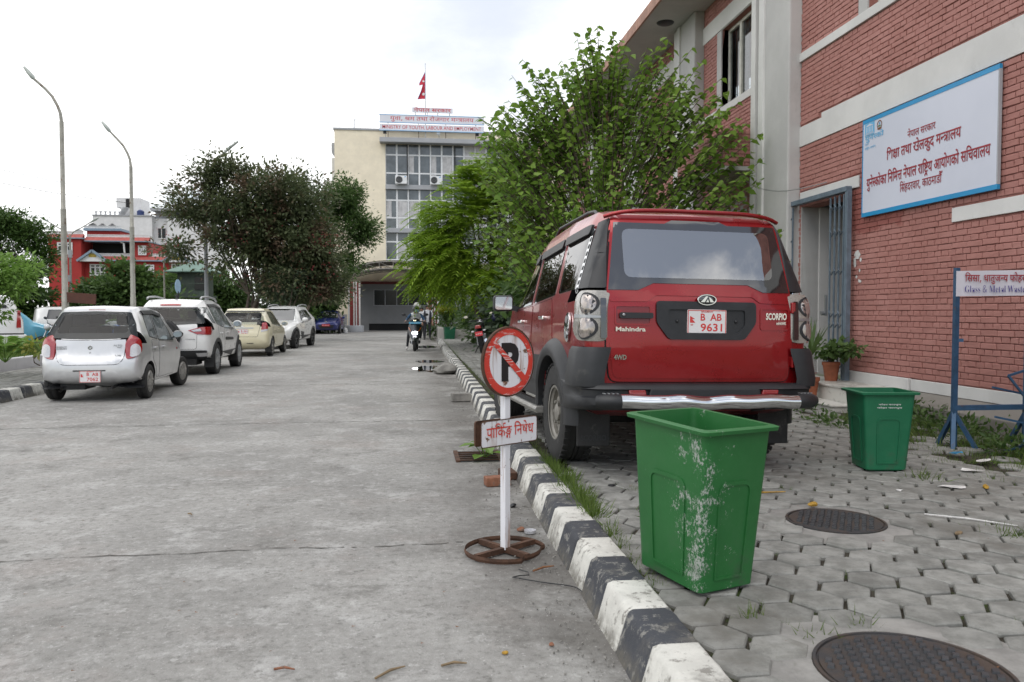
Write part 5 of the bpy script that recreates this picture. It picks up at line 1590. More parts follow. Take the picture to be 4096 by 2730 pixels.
# ------------------------------------------------------------------ lamp posts and poles
M_GALV = mat('weathered_galvanised_pole', (0.33, 0.32, 0.28), 0.55, 0.5, var=0.3, vs_=2, wear=((0.11, 0.06, 0.03), 0.56, 0.66, 3.0))
M_LAMPHEAD = mat('lamp_head_grey', (0.42, 0.45, 0.42), 0.5, 0.2, var=0.15)
for k, (x, y, H_, arm, lb) in enumerate(((-10.22, 25, 6.95, 1.0, 'taller bent street lamp pole with rust streaks behind the silver car'), (-9.97, 30, 6.55, 0.95, 'shorter bent street lamp pole rising behind the white car'))):
 lp = thing('street_lamp', lb, 'street lamp', (x, y, 0), 0, 'bent street lamps left of the road')
 b = MB()
 b.tube([(0, 0, 0), (0, 0, 1.9), (0, 0, 1.92), (0, 0, 4.4)], [0.10, 0.095, 0.085, 0.08], 12)
 b.tube([(0, 0, 4.4), (0, 0, 4.42), (0, 0, H_)], [0.08, 0.065, 0.06], 12)
 b.build('pole', M_GALV, lp, smooth=40)
 b = MB()
 b.tube([(0, 0, H_), (-0.03, 0, H_ + 0.25), (-0.10, 0, H_ + 0.45), (-0.24, 0, H_ + 0.72), (-0.42, 0, H_ + 0.93), (-arm + 0.28, 0, H_ + 1.2)], [0.05, 0.045, 0.042, 0.04, 0.038, 0.036], 10)
 b.build('arm', M_GALV, lp, smooth=40)
 b = MB()
 p0, p1 = V((-arm + 0.28, 0, H_ + 1.2)), V((-arm, 0, H_ + 1.55))
 b.tube([p0, p0.lerp(p1, 0.15), p0.lerp(p1, 0.6), p1], [0.035, 0.065, 0.06, 0.03], 10)
 b.build('lamp_head', M_LAMPHEAD, lp, smooth=50)
lp = thing('street_lamp', 'slender double-armed lamp post in front of the red house', 'street lamp', (-18.1, 45, 0))
b = MB()
b.tube([(0, 0, 0), (0, 0, 5.4)], [0.07, 0.055], 10)
b.build('pole', M_GALV, lp)
for s_ in (-1, 1):
 b = MB()
 b.tube([(0, 0, 5.35), (s_ * 0.2, 0, 5.62), (s_ * 0.6, 0, 5.85), (s_ * 1.15, 0, 6.2)], 0.03, 6)
 b.build('arm', M_GALV, lp)
 b = MB()
 b.tube([(s_ * 1.05, 0, 6.14), (s_ * 1.3, 0, 6.3), (s_ * 1.45, 0, 6.38)], [0.04, 0.07, 0.03], 8)
 b.build('lamp_head', M_LAMPHEAD, lp)
b = MB()
b.box((-0.12, -0.05, 3.15), (0.32, 0.2, 0.34))
b.box((0.02, -0.05, 4.45), (0.16, 0.14, 0.4))
b.build('control_box', M_LEDGE, lp)
for k, (x, y, H_, r_, lb, m_) in enumerate(((-11.86, 40, 3.9, 0.045, 'thin plain pale pole between the round bush and the watch hut', M_GALV), (-9.82, 39.6, 7.3, 0.10, 'thick grey pole rising into the crown of the dark flowering tree', M_LEDGE))):
 pl = thing('utility_pole', lb, 'pole', (x, y, 0))
 b = MB()
 b.tube([(0, 0, 0), (0, 0, H_)], [r_, r_ * 0.8], 10)
 b.build('shaft', m_, pl, smooth=40)
 if k:
  b = MB()
  b.tube([(0, 0, H_), (0.06, 0, H_ + 0.6), (0.35, 0, H_ + 1.1), (0.9, 0, H_ + 1.65)], [0.06, 0.055, 0.05, 0.05], 8)
  b.build('arm', M_GALV, pl, smooth=50)
  b = MB()
  b.tube([(0.9, 0, H_ + 1.65), (1.1, 0, H_ + 1.85), (1.55, 0, H_ + 2.2)], [0.05, 0.08, 0.05], 8)
  b.build('lamp_head', M_LAMPHEAD, pl, smooth=50)
rs = thing('round_road_sign', 'pale blue round sign seen edge-on, on a striped post behind the white car', 'sign', (-8.99, 32, 0), R(70))
b = MB()
b.lathe([(0, 0.012), (0.17, 0.012), (0.17, -0.012), (0, -0.012)], 20, Mx.Translation((0, 0, 2.35)) @ Mx.Rotation(R(90), 4, 'X') @ Mx.Scale(1.6, 4, (0, 1, 0)))
b.build('disc', mat('pale_blue_sign', (0.28, 0.42, 0.55), 0.5, var=0.1), rs)
for i in range(6):
 b = MB()
 b.tube([(0, 0, i * 0.36), (0, 0, i * 0.36 + 0.36)], 0.035, 8)
 b.build('post_section', M_BLACK if i % 2 else M_WHITE, rs)
# overhead wires on the left
wr = thing('overhead_wires', 'two sagging wires running from the top left to the lamp poles', 'wires', (-10.22, 25, 5))
for k, (a, b_) in enumerate((((-18, 21, 7.0), (-9.97, 30, 5.25)), ((-18, 20.5, 7.5), (-9.97, 30, 5.6)))):
 b = MB()
 a, b_ = V(a), V(b_)
 b.tube([a.lerp(b_, t / 20) - V((0, 0, 0.5 * 4 * (t / 20) * (1 - t / 20))) - V(wr.location) for t in range(21)], 0.008, 4)
 b.build('wire', M_BLACK if k == 0 else M_STEEL, wr)
# ------------------------------------------------------------------ vehicles: lofted shells with panels laid on them
def paint(name, col, metal=0.0, rough=0.35, dust=0.12):
 g = NG(name)
 c = g.mix(g.rng(g.noise(2.2, 6, 0.65), 0.35, 0.7), sh(col, 0.93), col)
 z = g.xyz()[2]
 d = g.math('MULTIPLY', g.rng(g.noise(5, 6, 0.7), 0.35, 0.7), g.rng(z, 0.25, 0.75, 1.0, 0.12))
 c = g.mix(g.math('MULTIPLY', d, dust * 3), c, (0.22, 0.20, 0.17))
 g.set(col=c, rough=g.rng(g.noise(6, 5, 0.7), 0.3, 0.7, rough * 0.85, rough * 1.2), metal=metal, coat=0.7, coatr=0.05, spec=0.5)
 return g.m
def lens(name, col, rough=0.12):
 g = NG(name)
 b = g.noise(90, 2, 0.5, stretch=(1, 1, 2.5))
 g.set(col=g.mix(g.rng(b, 0.4, 0.6), sh(col, 0.75), col), rough=rough, coat=1.0, spec=0.8)
 g.bump(b, 0.25, 0.004)
 return g.m
M_TRIM = mat('grey_black_trim', (0.020, 0.0215, 0.024), 0.5, var=0.25, vs_=6, bump=0.2, bs=250, bd=0.001, wear=((0.09, 0.085, 0.075), 0.62, 0.8, 4))
M_GLOSSB = mat('gloss_black', (0.010, 0.010, 0.012), 0.04, var=0.1, coat=1.0, spec=1.0)
M_TAIL = lens('red_tail_lens', (0.36, 0.004, 0.007))
M_CLEAR = lens('clear_lens', (0.58, 0.58, 0.60), 0.08)
M_SMOKE = lens('yellowed_clear_lens', (0.33, 0.31, 0.275), 0.12)
M_CARGLASS = glass_mat('car_glass', (0.62, 0.65, 0.65), 0.62, ior=1.5)
M_TINTGLASS = glass_mat('tinted_car_glass', (0.16, 0.17, 0.175), 1.0, ior=2.1)
M_FILMGLASS = glass_mat('mirror_film_glass', (0.34, 0.36, 0.37), 1.0, ior=3.6)
M_FARGLASS = mat('distant_car_glass', (0.012, 0.014, 0.016), 0.03, var=0.1, spec=0.9, coat=1.0)
M_SEAT = mat('seat_fabric', (0.035, 0.035, 0.038), 0.9, var=0.3, vs_=6)
M_ALLOY = mat('alloy_rim', (0.40, 0.39, 0.37), 0.4, 0.7, var=0.2, vs_=8)
M_STEELRIM = mat('dusty_steel_rim', (0.29, 0.275, 0.245), 0.5, 0.45, var=0.3, vs_=9)
M_PLATE = mat('white_number_plate', (0.72, 0.71, 0.71), 0.4, var=0.06)
M_PLATE_RED = mat('plate_letter_red', (0.60, 0.05, 0.045), 0.5, var=0.05)
M_PLATE_BG = mat('red_number_plate', (0.52, 0.02, 0.03), 0.4, var=0.05)
def lin(tab, y):
 return float(np.interp(y, [t[0] for t in tab], [t[1] for t in tab]))
def shell_mesh(sp, ins=0.0, floor=None):
 L = sp['L']
 rr0 = sp.get('rr', 0.09)
 er = sp.get('er', 0.06)
 ys = sorted(set([0, 0.006, 0.02, 0.045, 0.08, L, L - 0.006, L - 0.02, L - 0.05, L - 0.1] + [0.08 + (L - 0.18) * i / 44 for i in range(45)] + [t[0] for t in sp['top'] if 0 < t[0] < L]))
 seg = [2, 1, 3, 5, 2, 6, 2, 2, 5]
 rings = []
 for y in ys:
  top = lin(sp['top'], y) - ins
  w = lin(sp['w'], y) - ins
  wt = min(lin(sp['wt'], y) - ins, w - 0.02)
  zb = max(lin(sp['zb'], y), floor or -1) + (ins if not floor else 0)
  rr = min(rr0, (top - zb) * 0.25)
  belt = min(lin(sp['belt'], y), top - rr - 0.03)
  shd = min(lin(sp['sh'], y), belt - 0.04)
  shd = max(shd, zb + 0.28) if belt - 0.04 > zb + 0.28 else (zb + belt) / 2
  low = zb + (shd - zb) * 0.35
  K = [(0, zb), (0.8 * w, zb), (0.955 * w, zb + 0.05), (w - 0.012, low), (w, shd), (w - 0.018, belt), (wt + rr * 0.1, top - rr), (wt - rr * 0.35, top - rr * 0.30), (wt - rr * 1.3, top - rr * 0.10 - 0.006), (0, top)]
  e = min(y, L - y)
  k = er * (1 - math.sqrt(max(0.0, 1 - (1 - min(e / er, 1)) ** 2)))
  pts = []
  for i in range(9):
   for j in range(seg[i]):
    t = j / seg[i]
    pts.append((K[i][0] * (1 - t) + K[i + 1][0] * t, K[i][1] * (1 - t) + K[i + 1][1] * t))
  pts.append(K[9])
  zc = (zb + top) / 2
  if k > 0:
   pts = [(x * (1 - k / w), zc + (z - zc) * (1 - k / max(0.2, (top - zb) / 2))) for x, z in pts]
  ring = pts + [(-x, z) for x, z in pts[-2:0:-1]]
  rings.append((y, ring))
 def warp(x, y, z):
  xr = min(1.0, abs(x) / sp['w'][len(sp['w']) // 2][1])
  r = lin(sp['rear'], z) + sp.get('rplan', 0.06) * xr ** 3
  f = lin(sp['front'], z) + sp.get('fplan', 0.18) * xr ** 2.5
  lr, lf = sp.get('rfade', 0.9), sp.get('ffade', 0.9)
  a = max(0.0, 1 - y / lr)
  b = max(0.0, 1 - (L - y) / lf)
  y2 = y + r * a * a * (3 - 2 * a) - f * b * b * (3 - 2 * b)
  return (x, y2 + (ins if y < L / 2 else -ins) * 1.2, z)
 n = len(rings[0][1])
 vs, fs = [], []
 for y, ring in rings:
  vs += [warp(x, y, z) for x, z in ring]
 m = len(rings)
 for i in range(m - 1):
  for j in range(n):
   j2 = (j + 1) % n
   fs.append((i * n + j, i * n + j2, (i + 1) * n + j2, (i + 1) * n + j))
 for end in (0, m - 1):
  y, ring = rings[end]
  zc = sum(p[1] for p in ring) / n
  prev = [end * n + j for j in range(n)]
  for t in (0.85, 0.65, 0.45, 0.25):
   cur = []
   for x, z in ring:
    vs.append(warp(x * t, y, zc + (z - zc) * t))
    cur.append(len(vs) - 1)
   for j in range(n):
    j2 = (j + 1) % n
    fs.append((prev[j], prev[j2], cur[j2], cur[j]))
   prev = cur
  vs.append(warp(0, y, zc))
  for j in range(n):
   fs.append((prev[j], prev[(j + 1) % n], len(vs) - 1))
 mb = MB()
 mb.add(vs, fs)
 return mb
class Car:
 def __init__(s, name, label, sp, paint_m, loc, rz, cat='car', tilt=(0, 0), group=None):
  s.sp = sp
  s.t = thing(name, label, cat, loc, R(rz), group)
  s.t.rotation_euler = (R(tilt[0]), R(tilt[1]), R(rz))
  s.pm = paint_m
  mb = shell_mesh(sp)
  s.me0 = mb.mesh('body', [paint_m, M_DARK, M_DARK], smooth=32)
  bm = bmesh.new()
  bm.from_mesh(s.me0)
  s.bvh = BVHTree.FromBMesh(bm)
  bm.free()
  s.cut = MB()
  s.body = None
 def ray(s, a, u, v):
  a = R(a)
  d = V((math.sin(a), math.cos(a), 0))
  U = V((math.cos(a), -math.sin(a), 0))
  o = V((0, s.sp['L'] / 2, 0)) - d * 6 + U * u + V((0, 0, v)) - U * (U.dot(V((0, s.sp['L'] / 2, 0))))
  h = s.bvh.ray_cast(o, d)
  if h[0] is None:
   h = s.bvh.find_nearest(o + d * (6 - s.sp['L'] / 2 if abs(d.y) > 0.5 else 5.2))
   p = h[0]
   return V((o.x + d.x * (p - o).dot(d), o.y + d.y * (p - o).dot(d), v)), d
  return h[0], d
 def uv(s, a, p):
  """side outlines are given as (y, z): convert to the ray frame"""
  return [((-q[0] if a == 90 else q[0]) if a in (90, 270) else q[0], q[1]) for q in p]
 def panel(s, name, outl, a, m, off=0.004, th=0.012, holes=(), res=0.07, parent=None, bulge=0.0):
  outl = s.uv(a, outl)
  holes = [s.uv(a, h) for h in holes]
  cx = sum(p[0] for p in outl) / len(outl)
  cy = sum(p[1] for p in outl) / len(outl)
  rad = max(math.hypot(p[0] - cx, p[1] - cy) for p in outl) or 1
  def fn(u, v, w):
   p, d = s.ray(a, u, v)
   b = bulge * max(0, 1 - (math.hypot(u - cx, v - cy) / rad) ** 2)
   return p - d * (off + b + w)
  me = plate_mesh(name, [outl] + holes, fn, th, [m], res=res)
  return place(name, me, parent or s.t)
 def gapped(s, name, outl, a, m, off=0.004, gap=0.007, **kw):
  """panel with an open shut line round it"""
  o = s.panel(name, outl, a, m, off, **kw)
  ar = sum(p[0] * q[1] - q[0] * p[1] for p, q in zip(outl, outl[1:] + outl[:1]))
  s.panel('shut_line', grow(outl, -gap if ar > 0 else gap), a, M_DARK, 0.0012, 0.004, parent=o, res=kw.get('res', 0.07))
  return o
 def both(s, fn):
  for sd in (-1, 1):
   fn(sd)
 def side_a(s, sd):
  return 90 if sd < 0 else 270
 def hole(s, outl, a, depth=0.5):
  """window cutter"""
  pts = s.uv(a, outl)
  ar = R(a)
  d = V((math.sin(ar), math.cos(ar), 0))
  U = V((math.cos(ar), -math.sin(ar), 0))
  c = U * (U.dot(V((0, s.sp['L'] / 2, 0))))
  ps = [s.ray(a, u, v)[0] for u, v in pts]
  t0 = min(p.dot(d) for p in ps) - 0.12
  t1 = max(p.dot(d) for p in ps) + depth * 0.3
  s.cut.prism(pts, t0, t1, lambda u, v, w: U * u - c + d * w + V((0, 0, v)))
 def arches(s, wheels, r):
  for y in wheels:
   for sd in (-1, 1):
    w = lin(s.sp['w'], y)
    mt = Mx.Translation((sd * (w - 0.42), y, s.sp['R'])) @ Mx.Rotation(R(90 * sd), 4, 'Y')
    s.cut.lathe([(0, 0), (r, 0), (r, 0.7), (0, 0.7)], 28, mt)
 def finish(s, cabin=True):
  body = place('body', s.me0, s.t)
  tmp = []
  def boolean(mesh):
   o = bpy.data.objects.new('cutter', mesh)
   COL.objects.link(o)
   o.parent = s.t
   tmp.append(o)
   md = body.modifiers.new('cut', 'BOOLEAN')
   md.operation = 'DIFFERENCE'
   md.solver = 'EXACT'
   md.object = o
   md.material_mode = 'INDEX'
   md.use_self = True
  if cabin:
   c = shell_mesh(s.sp, 0.045, floor=s.sp.get('floor', 0.42))
   boolean(c.mesh('cutter', [M_DARK]))
   md = body.modifiers[-1]
  cm = s.cut.mesh('cutter', [M_DARK])
  boolean(cm)
  for o in tmp:
   o.data.materials.clear()
   for m in (M_DARK, M_DARK):
    o.data.materials.append(m)
   o.data.polygons.foreach_set('material_index', [1] * len(o.data.polygons))
  bpy.context.view_layer.update()
  dg = bpy.context.evaluated_depsgraph_get()
  me = bpy.data.meshes.new_from_object(body.evaluated_get(dg))
  body.modifiers.clear()
  body.data = me
  me.name = 'body'
  me.set_sharp_from_angle(angle=R(32))
  for o in tmp:
   me_ = o.data
   bpy.data.objects.remove(o)
   bpy.data.meshes.remove(me_)
  s.body = body
  return body
 def wheels(s, ys, track, style, rim_m, steer=0.0):
  Rr, W = s.sp['R'], s.sp.get('tw', 0.19)
  for y in ys:
   for sd in (-1, 1):
    e = place('wheel', tyre_mesh(Rr, W, s.sp.get('rim', 0.62)), s.t, (sd * (track - W / 2), y, Rr), (0, 0, (math.pi if sd < 0 else 0) + (steer if y > 1.5 else 0)))
    if style:
     place('rim', rim_mesh(Rr * s.sp.get('rim', 0.62), W, style, rim_m), e)
 def seats(s, rows):
  for y, z in rows:
   for sd in (-1, 1):
    b = MB()
    b.box((sd * 0.33, y, z + 0.30), (0.46, 0.12, 0.60), (R(-10), 0, 0), taper=(0.85, 0.8))
    b.box((sd * 0.33, y + 0.22, z), (0.46, 0.48, 0.14))
    o = b.build('seat', M_SEAT, s.t, bevel=0.04, seg=3)
    b = MB()
    b.box((sd * 0.33, y - 0.05, z + 0.70), (0.25, 0.09, 0.17), (R(-8), 0, 0))
    b.build('headrest', M_SEAT, o, bevel=0.035, seg=3)
 def handle(s, y, z, sd, m, w=0.16):
  p, d = s.ray(s.side_a(sd), -y if sd < 0 else y, z)
  b = MB()
  b.box((p.x + sd * 0.028, y, z), (0.022, w, 0.032))
  b.box((p.x + sd * 0.012, y - w * 0.4, z), (0.03, 0.03, 0.026)).box((p.x + sd * 0.012, y + w * 0.4, z), (0.03, 0.03, 0.026))
  b.build('door_handle', m, s.t, bevel=0.008)
 def mirror(s, y, z, sd, m, k=1.0):
  p, d = s.ray(s.side_a(sd), -y if sd < 0 else y, z - 0.05)
  b = MB()
  c = V((p.x + sd * 0.14 * k, y + 0.03, z + 0.03))
  b.ball(c, 0.12 * k, 16, 10, (0.95, 0.62, 0.72))
  b.v = [(q[0], max(q[1], c.y - 0.045 * k), q[2]) for q in b.v]
  b.bar((p.x - sd * 0.02, y + 0.04, z - 0.05), (p.x + sd * 0.10 * k, y + 0.04, z), 0.05, 0.035)
  o = b.build('mirror', m, s.t, smooth=50)
  b = MB()
  b.add([(c.x + 0.095 * k * math.cos(t * 0.3927), c.y - 0.0475 * k, c.z + 0.068 * k * math.sin(t * 0.3927)) for t in range(16)], [tuple(range(16))])
  b.build('mirror_glass', M_CHROME, o)
 def plate(s, c, w, h, a, bg, lines, mt, off=0.02, emblem=True):
  """number plate: c (u, z) centre; lines [(text, dx, dz, height, width)]"""
  p, d = s.ray(a, c[0], c[1])
  p = p - d * off
  U = V((1, 0, 0)) if abs(a) < 90 else V((-1, 0, 0))
  o = place('number_plate', plate_mesh('number_plate', [rounded(rect(-w / 2, -h / 2, w / 2, h / 2), 0.012)], lambda u, v, ww: (u * U.x, (-0.002 - ww) * U.x, v), 0.006, [bg]), s.t, p)
  for tx, dx, dz, hh, ww in lines:
   letters('lettering', o, mt, tx, (dx * U.x, -0.002 * U.x, dz), U, (0, 0, 1), hh, width=ww, bold=10 if tx.startswith('dev') else 0.018, lift=0.0015)
  if emblem:
   b = MB()
   x0 = -w / 2 + 0.02
   b.add([(x0, -0.0035, 0.045), (x0 + 0.04, -0.0035, 0.022), (x0 + 0.016, -0.0035, 0.022), (x0 + 0.042, -0.0035, -0.006), (x0, -0.0035, -0.006)], [(0, 2, 1), (0, 4, 2), (2, 4, 3)])
   b.build('flag_emblem', mt, o)
   fr_ = MB()
   for z_ in (-h / 2 + 0.006, h / 2 - 0.006):
    fr_.b2((-w / 2 + 0.004, -0.004, z_ - 0.0025), (w / 2 - 0.004, -0.002, z_ + 0.0025))
   for x_ in (-w / 2 + 0.006, w / 2 - 0.006):
    fr_.b2((x_ - 0.0025, -0.004, -h / 2 + 0.0086), (x_ + 0.0025, -0.002, h / 2 - 0.0086))
   fr_.build('plate_border', mt, o)
  return o
 def badge(s, tx, u, z, h, w, a=0, m=None, off=0.008, xs=1.0):
  p, d = s.ray(a, u, z)
  p = p - d * off
  U = V((1, 0, 0)) if a == 0 else (V((0, -1, 0)) if a == 90 else V((-1, 0, 0)))
  return letters('badge', s.t, m or M_CHROME, tx, p, U, (0, 0, 1), h, width=w, bold=0.03, lift=0.002)
_tc = {}
def tyre_mesh(Rr, W, k):
 key = (Rr, W, k)
 if key not in _tc:
  b = MB()
  m = Mx.Rotation(R(90), 4, 'Y')
  r = Rr * k
  n = 48
  prof = [(r, -W * 0.40), (r + 0.015, -W * 0.48), (Rr - 0.05, -W * 0.52), (Rr - 0.012, -W * 0.46), (Rr, -W * 0.36), (Rr, -W * 0.10), (Rr - 0.008, -W * 0.09), (Rr - 0.008, -W * 0.05), (Rr, -W * 0.04),
    (Rr, W * 0.04), (Rr - 0.008, W * 0.05), (Rr - 0.008, W * 0.09), (Rr, W * 0.10), (Rr, W * 0.36), (Rr - 0.012, W * 0.46), (Rr - 0.05, W * 0.52), (r + 0.015, W * 0.48), (r, W * 0.40), (r - 0.006, W * 0.30), (r - 0.006, -W * 0.30)]
  b.lathe(prof, n, m, close=True)
  if W > 0.2:
   for i in range(40):
    t = 2 * math.pi * i / 40
    for sx in (-0.40, 0.40):
     q = Mx.Rotation(t, 3, 'X')
     b.box(q @ V((W * sx, 0, Rr - 0.001)), (W * 0.20, 0.032, 0.016), q)
  _tc[key] = b.mesh('tyre', [M_RUBBER], smooth=35)
 return _tc[key]
_rc = {}
def rim_mesh(r, W, style, m):
 key = (round(r, 3), W, style, m.name)
 if key in _rc:
  return _rc[key]
 b = MB()
 mt = Mx.Rotation(R(90), 4, 'Y')
 f = W * 0.42
 b.lathe([(r - 0.004, -f), (r - 0.022, -f + 0.01), (r - 0.03, 0), (r - 0.028, f - 0.02), (r - 0.008, f - 0.004), (r + 0.008, f + 0.004), (r + 0.006, f + 0.009), (r - 0.012, f + 0.006)], 36, mt)
 if style == 'steel':
  b.lathe([(r - 0.026, f - 0.05), (r * 0.72, f - 0.075), (r * 0.62, f - 0.035), (r * 0.52, f - 0.03), (r * 0.34, f - 0.045), (r * 0.32, f - 0.01), (r * 0.2, f + 0.0), (0.0, f + 0.002)], 36, mt)
  for i in range(6):
   t = i * math.pi / 3
   b.tube([(f - 0.045, r * 0.43 * math.cos(t), r * 0.43 * math.sin(t)), (f - 0.005, r * 0.43 * math.cos(t), r * 0.43 * math.sin(t))], 0.014, 6)
 elif style == 'cap':
  b.lathe([(r - 0.01, f), (r * 0.85, f + 0.012), (r * 0.3, f + 0.018), (0, f + 0.02)], 36, mt)
  for i in range(9):
   t = i * 2 * math.pi / 9
   q = Mx.Rotation(t, 3, 'X')
   b.box(q @ V((f + 0.018, 0, r * 0.60)), (0.012, r * 0.13, r * 0.50), q, taper=(1, 1.5))
 else:
  n = {'five': 5, 'seven': 7}[style]
  b.lathe([(r * 0.24, f - 0.06), (r * 0.24, f - 0.006), (r * 0.16, f + 0.002), (0, f + 0.004)], 20, mt)
  b.lathe([(r - 0.03, f - 0.10), (0, f - 0.10)], 30, mt)
  for i in range(n):
   for dd in (-0.16, 0.16) if style == 'five' else (0,):
    t = i * 2 * math.pi / n + dd
    q = Mx.Rotation(t, 3, 'X')
    b.box(q @ V((f - 0.02, 0, r * 0.58)), (0.03, r * (0.12 if style == 'five' else 0.2), r * 0.80), q, taper=(1, 0.8))
 _rc[key] = b.mesh('rim', [m], smooth=35)
 return _rc[key]
def mirror_pts(half):
 """left half outline, bottom to top, mirrored to a closed outline"""
 return [(-x, z) for x, z in half] + half[::-1]
# ---- the red SUV ------------------------------------------------------
M_REDP = paint('red_metallic_paint', (0.30, 0.006, 0.010), 0.55, 0.30, dust=0.01)
sp = dict(L=4.36, R=0.40, tw=0.24, rim=0.545, rr=0.10, er=0.05, floor=0.55,
   top=[(0, 1.965), (0.12, 1.995), (0.35, 2.03), (1.2, 2.035), (2.1, 1.99), (2.5, 1.92), (3.22, 1.20), (3.5, 1.165), (4.0, 1.11), (4.36, 1.0)],
   w=[(0, 0.865), (0.3, 0.895), (1.0, 0.90), (2.0, 0.90), (3.4, 0.89), (4.0, 0.86), (4.36, 0.78)],
   wt=[(0, 0.685), (0.4, 0.70), (2.2, 0.69), (2.6, 0.68), (3.2, 0.78), (4.36, 0.70)],
   belt=[(0, 1.395), (1.0, 1.375), (2.0, 1.325), (3.2, 1.27), (4.36, 1.1)], sh=[(0, 1.05), (4.36, 1.0)],
   zb=[(0, 0.50), (0.4, 0.42), (3.8, 0.42), (4.36, 0.45)],
   rear=[(0.4, 0.05), (0.72, 0.045), (0.95, 0.035), (1.3, 0.05), (1.40, 0.075), (1.88, 0.20), (1.98, 0.24), (2.03, 0.25)], rplan=0.045, rfade=0.8,
   front=[(0.4, 0.0), (0.9, 0.02), (1.2, 0.08)], fplan=0.15)
suv = Car('parked_suv', 'big red SUV parked on the pavers with its tail to the camera', sp, M_REDP, (2.095, 5.60, 0.150), 3.4, 'car', tilt=(-0.9, 0.9))
WH = (0.93, 3.62)
side_w = [[(0.33, 1.395), (0.87, 1.375), (1.09, 1.845), (0.43, 1.875)], [(1.0, 1.37), (1.80, 1.32), (2.02, 1.80), (1.20, 1.84)], [(1.93, 1.315), (2.80, 1.275), (2.28, 1.765), (2.13, 1.79)]]
gl_r = [(0.0, 1.435), (0.37, 1.435), (0.49, 1.382), (0.712, 1.382), (0.640, 1.890), (0.25, 1.888), (0.19, 1.916), (0.0, 1.916)]
gl = [(-x, z) for x, z in gl_r[1:-1]] + [(x, z) for x, z in gl_r[1:-1]][::-1]
suv.arches(WH, 0.475)
for sd in (-1, 1):
 for p in side_w:
  suv.hole(rounded([(y + (0.02 if i in (0, 3) else -0.02), z + (0.02 if i < 2 else -0.02)) for i, (y, z) in enumerate(p)], 0.03), suv.side_a(sd))
suv.hole(rounded(rect(-0.58, 1.47, 0.58, 1.835), 0.05), 0)
suv.hole([(-0.66, 1.32), (0.66, 1.32), (0.60, 1.83), (-0.60, 1.83)], 180)
suv.finish()
suv.wheels(WH, 0.905, 'steel', M_STEELRIM)
suv.seats([(0.95, 0.78), (1.75, 0.78), (2.55, 0.78)])
# tailgate
gate_o = rounded([(-0.65, 1.955), (-0.722, 1.39), (-0.73, 0.97), (-0.70, 0.715), (0.70, 0.715), (0.73, 0.97), (0.722, 1.39), (0.65, 1.955)], [0.05, 0.02, 0.02, 0.06, 0.06, 0.02, 0.02, 0.05])
frit_hole = rounded(rect(-0.585, 1.475, 0.585, 1.84), 0.06)
tg = suv.gapped('tailgate', gate_o, 0, M_REDP, 0.012, 0.009, th=0.02, res=0.05, holes=[frit_hole[::-1]])
suv.panel('glass_border', gl, 0, M_GLOSSB, 0.0165, 0.006, holes=[frit_hole], res=0.05, parent=tg)
suv.panel('rear_window', frit_hole, 0, M_FILMGLASS, 0.0185, 0.0015, res=0.06, parent=tg)
# pressed lines of the tailgate: raised lower lip and upper step
suv.panel('lower_pressing', rounded([(-0.71, 1.02), (-0.62, 1.02), (-0.40, 0.945), (0.40, 0.945), (0.62, 1.02), (0.71, 1.02), (0.675, 0.74), (-0.675, 0.74)], 0.05), 0, M_REDP, 0.017, 0.006, res=0.06, parent=tg, bulge=0.010)
suv.panel('upper_pressing', rounded([(-0.70, 1.325), (-0.56, 1.325), (-0.42, 1.385), (0.42, 1.385), (0.56, 1.325), (0.70, 1.325), (0.70, 1.295), (0.46, 1.30), (0.40, 1.345), (-0.36, 1.345), (-0.42, 1.30), (-0.70, 1.295)], 0.02), 0, M_REDP, 0.018, 0.007, res=0.06, parent=tg)
# number plate recess
rec = [(-0.36, 1.305), (0.42, 1.305), (0.42, 1.15), (0.325, 1.025), (-0.265, 1.025), (-0.36, 1.15)]
rin = [(-0.27, 1.245), (0.33, 1.245), (0.33, 1.13), (0.27, 1.075), (-0.21, 1.075), (-0.27, 1.13)]
sr = suv.panel('plate_surround', rounded(rec, 0.03), 0, M_TRIM, 0.030, 0.02, holes=[rounded(rin, 0.02)], res=0.06, parent=tg)
suv.panel('recess_floor', rounded(rin, 0.02), 0, M_TRIM, 0.0165, 0.004, parent=sr)
suv.plate((0.03, 1.155), 0.306, 0.182, 0, M_PLATE, [('B  AB', 0.032, 0.012, 0.050, 0.165), ('9631', 0.035, -0.066, 0.055, 0.170), ('BAGMATI', 0.0, 0.070, 0.012, 0.09), ('NEP', -0.118, -0.026, 0.010, 0.02)], M_PLATE_RED, off=0.022)
for dx in (-0.20, 0.26):
 p, d = suv.ray(0, dx, 1.16)
 b = MB()
 b.ball(p - d * 0.020, 0.012, 8, 6)
 b.build('screw_boss', M_BLACK, tg)
# oval emblem
p, d = suv.ray(0, 0.026, 1.318)
b = MB()
b.ball(p - d * 0.034, 0.07, 24, 10, (1, 0.16, 0.53))
em = b.build('oval_emblem', M_GLOSSB, tg, smooth=60)
b = MB()
b.tube([(p.x + 0.071 * math.cos(t * 0.2618), p.y - 0.040, p.z + 0.037 * math.sin(t * 0.2618)) for t in range(24)], 0.005, 6, closed=True)
for pts in ([(-0.052, -0.017), (-0.012, 0.026), (0.004, 0.026), (-0.022, -0.017)], [(0.052, -0.017), (0.024, 0.014), (0.010, 0.020), (0.022, -0.017)], [(-0.010, -0.017), (0.002, 0.004), (0.012, -0.017)]):
 b.prism(pts, -0.050, -0.042, lambda u, v, w: (p.x + u, p.y + w, p.z + v))
b.build('emblem_mark', M_CHROME, em, smooth=50)
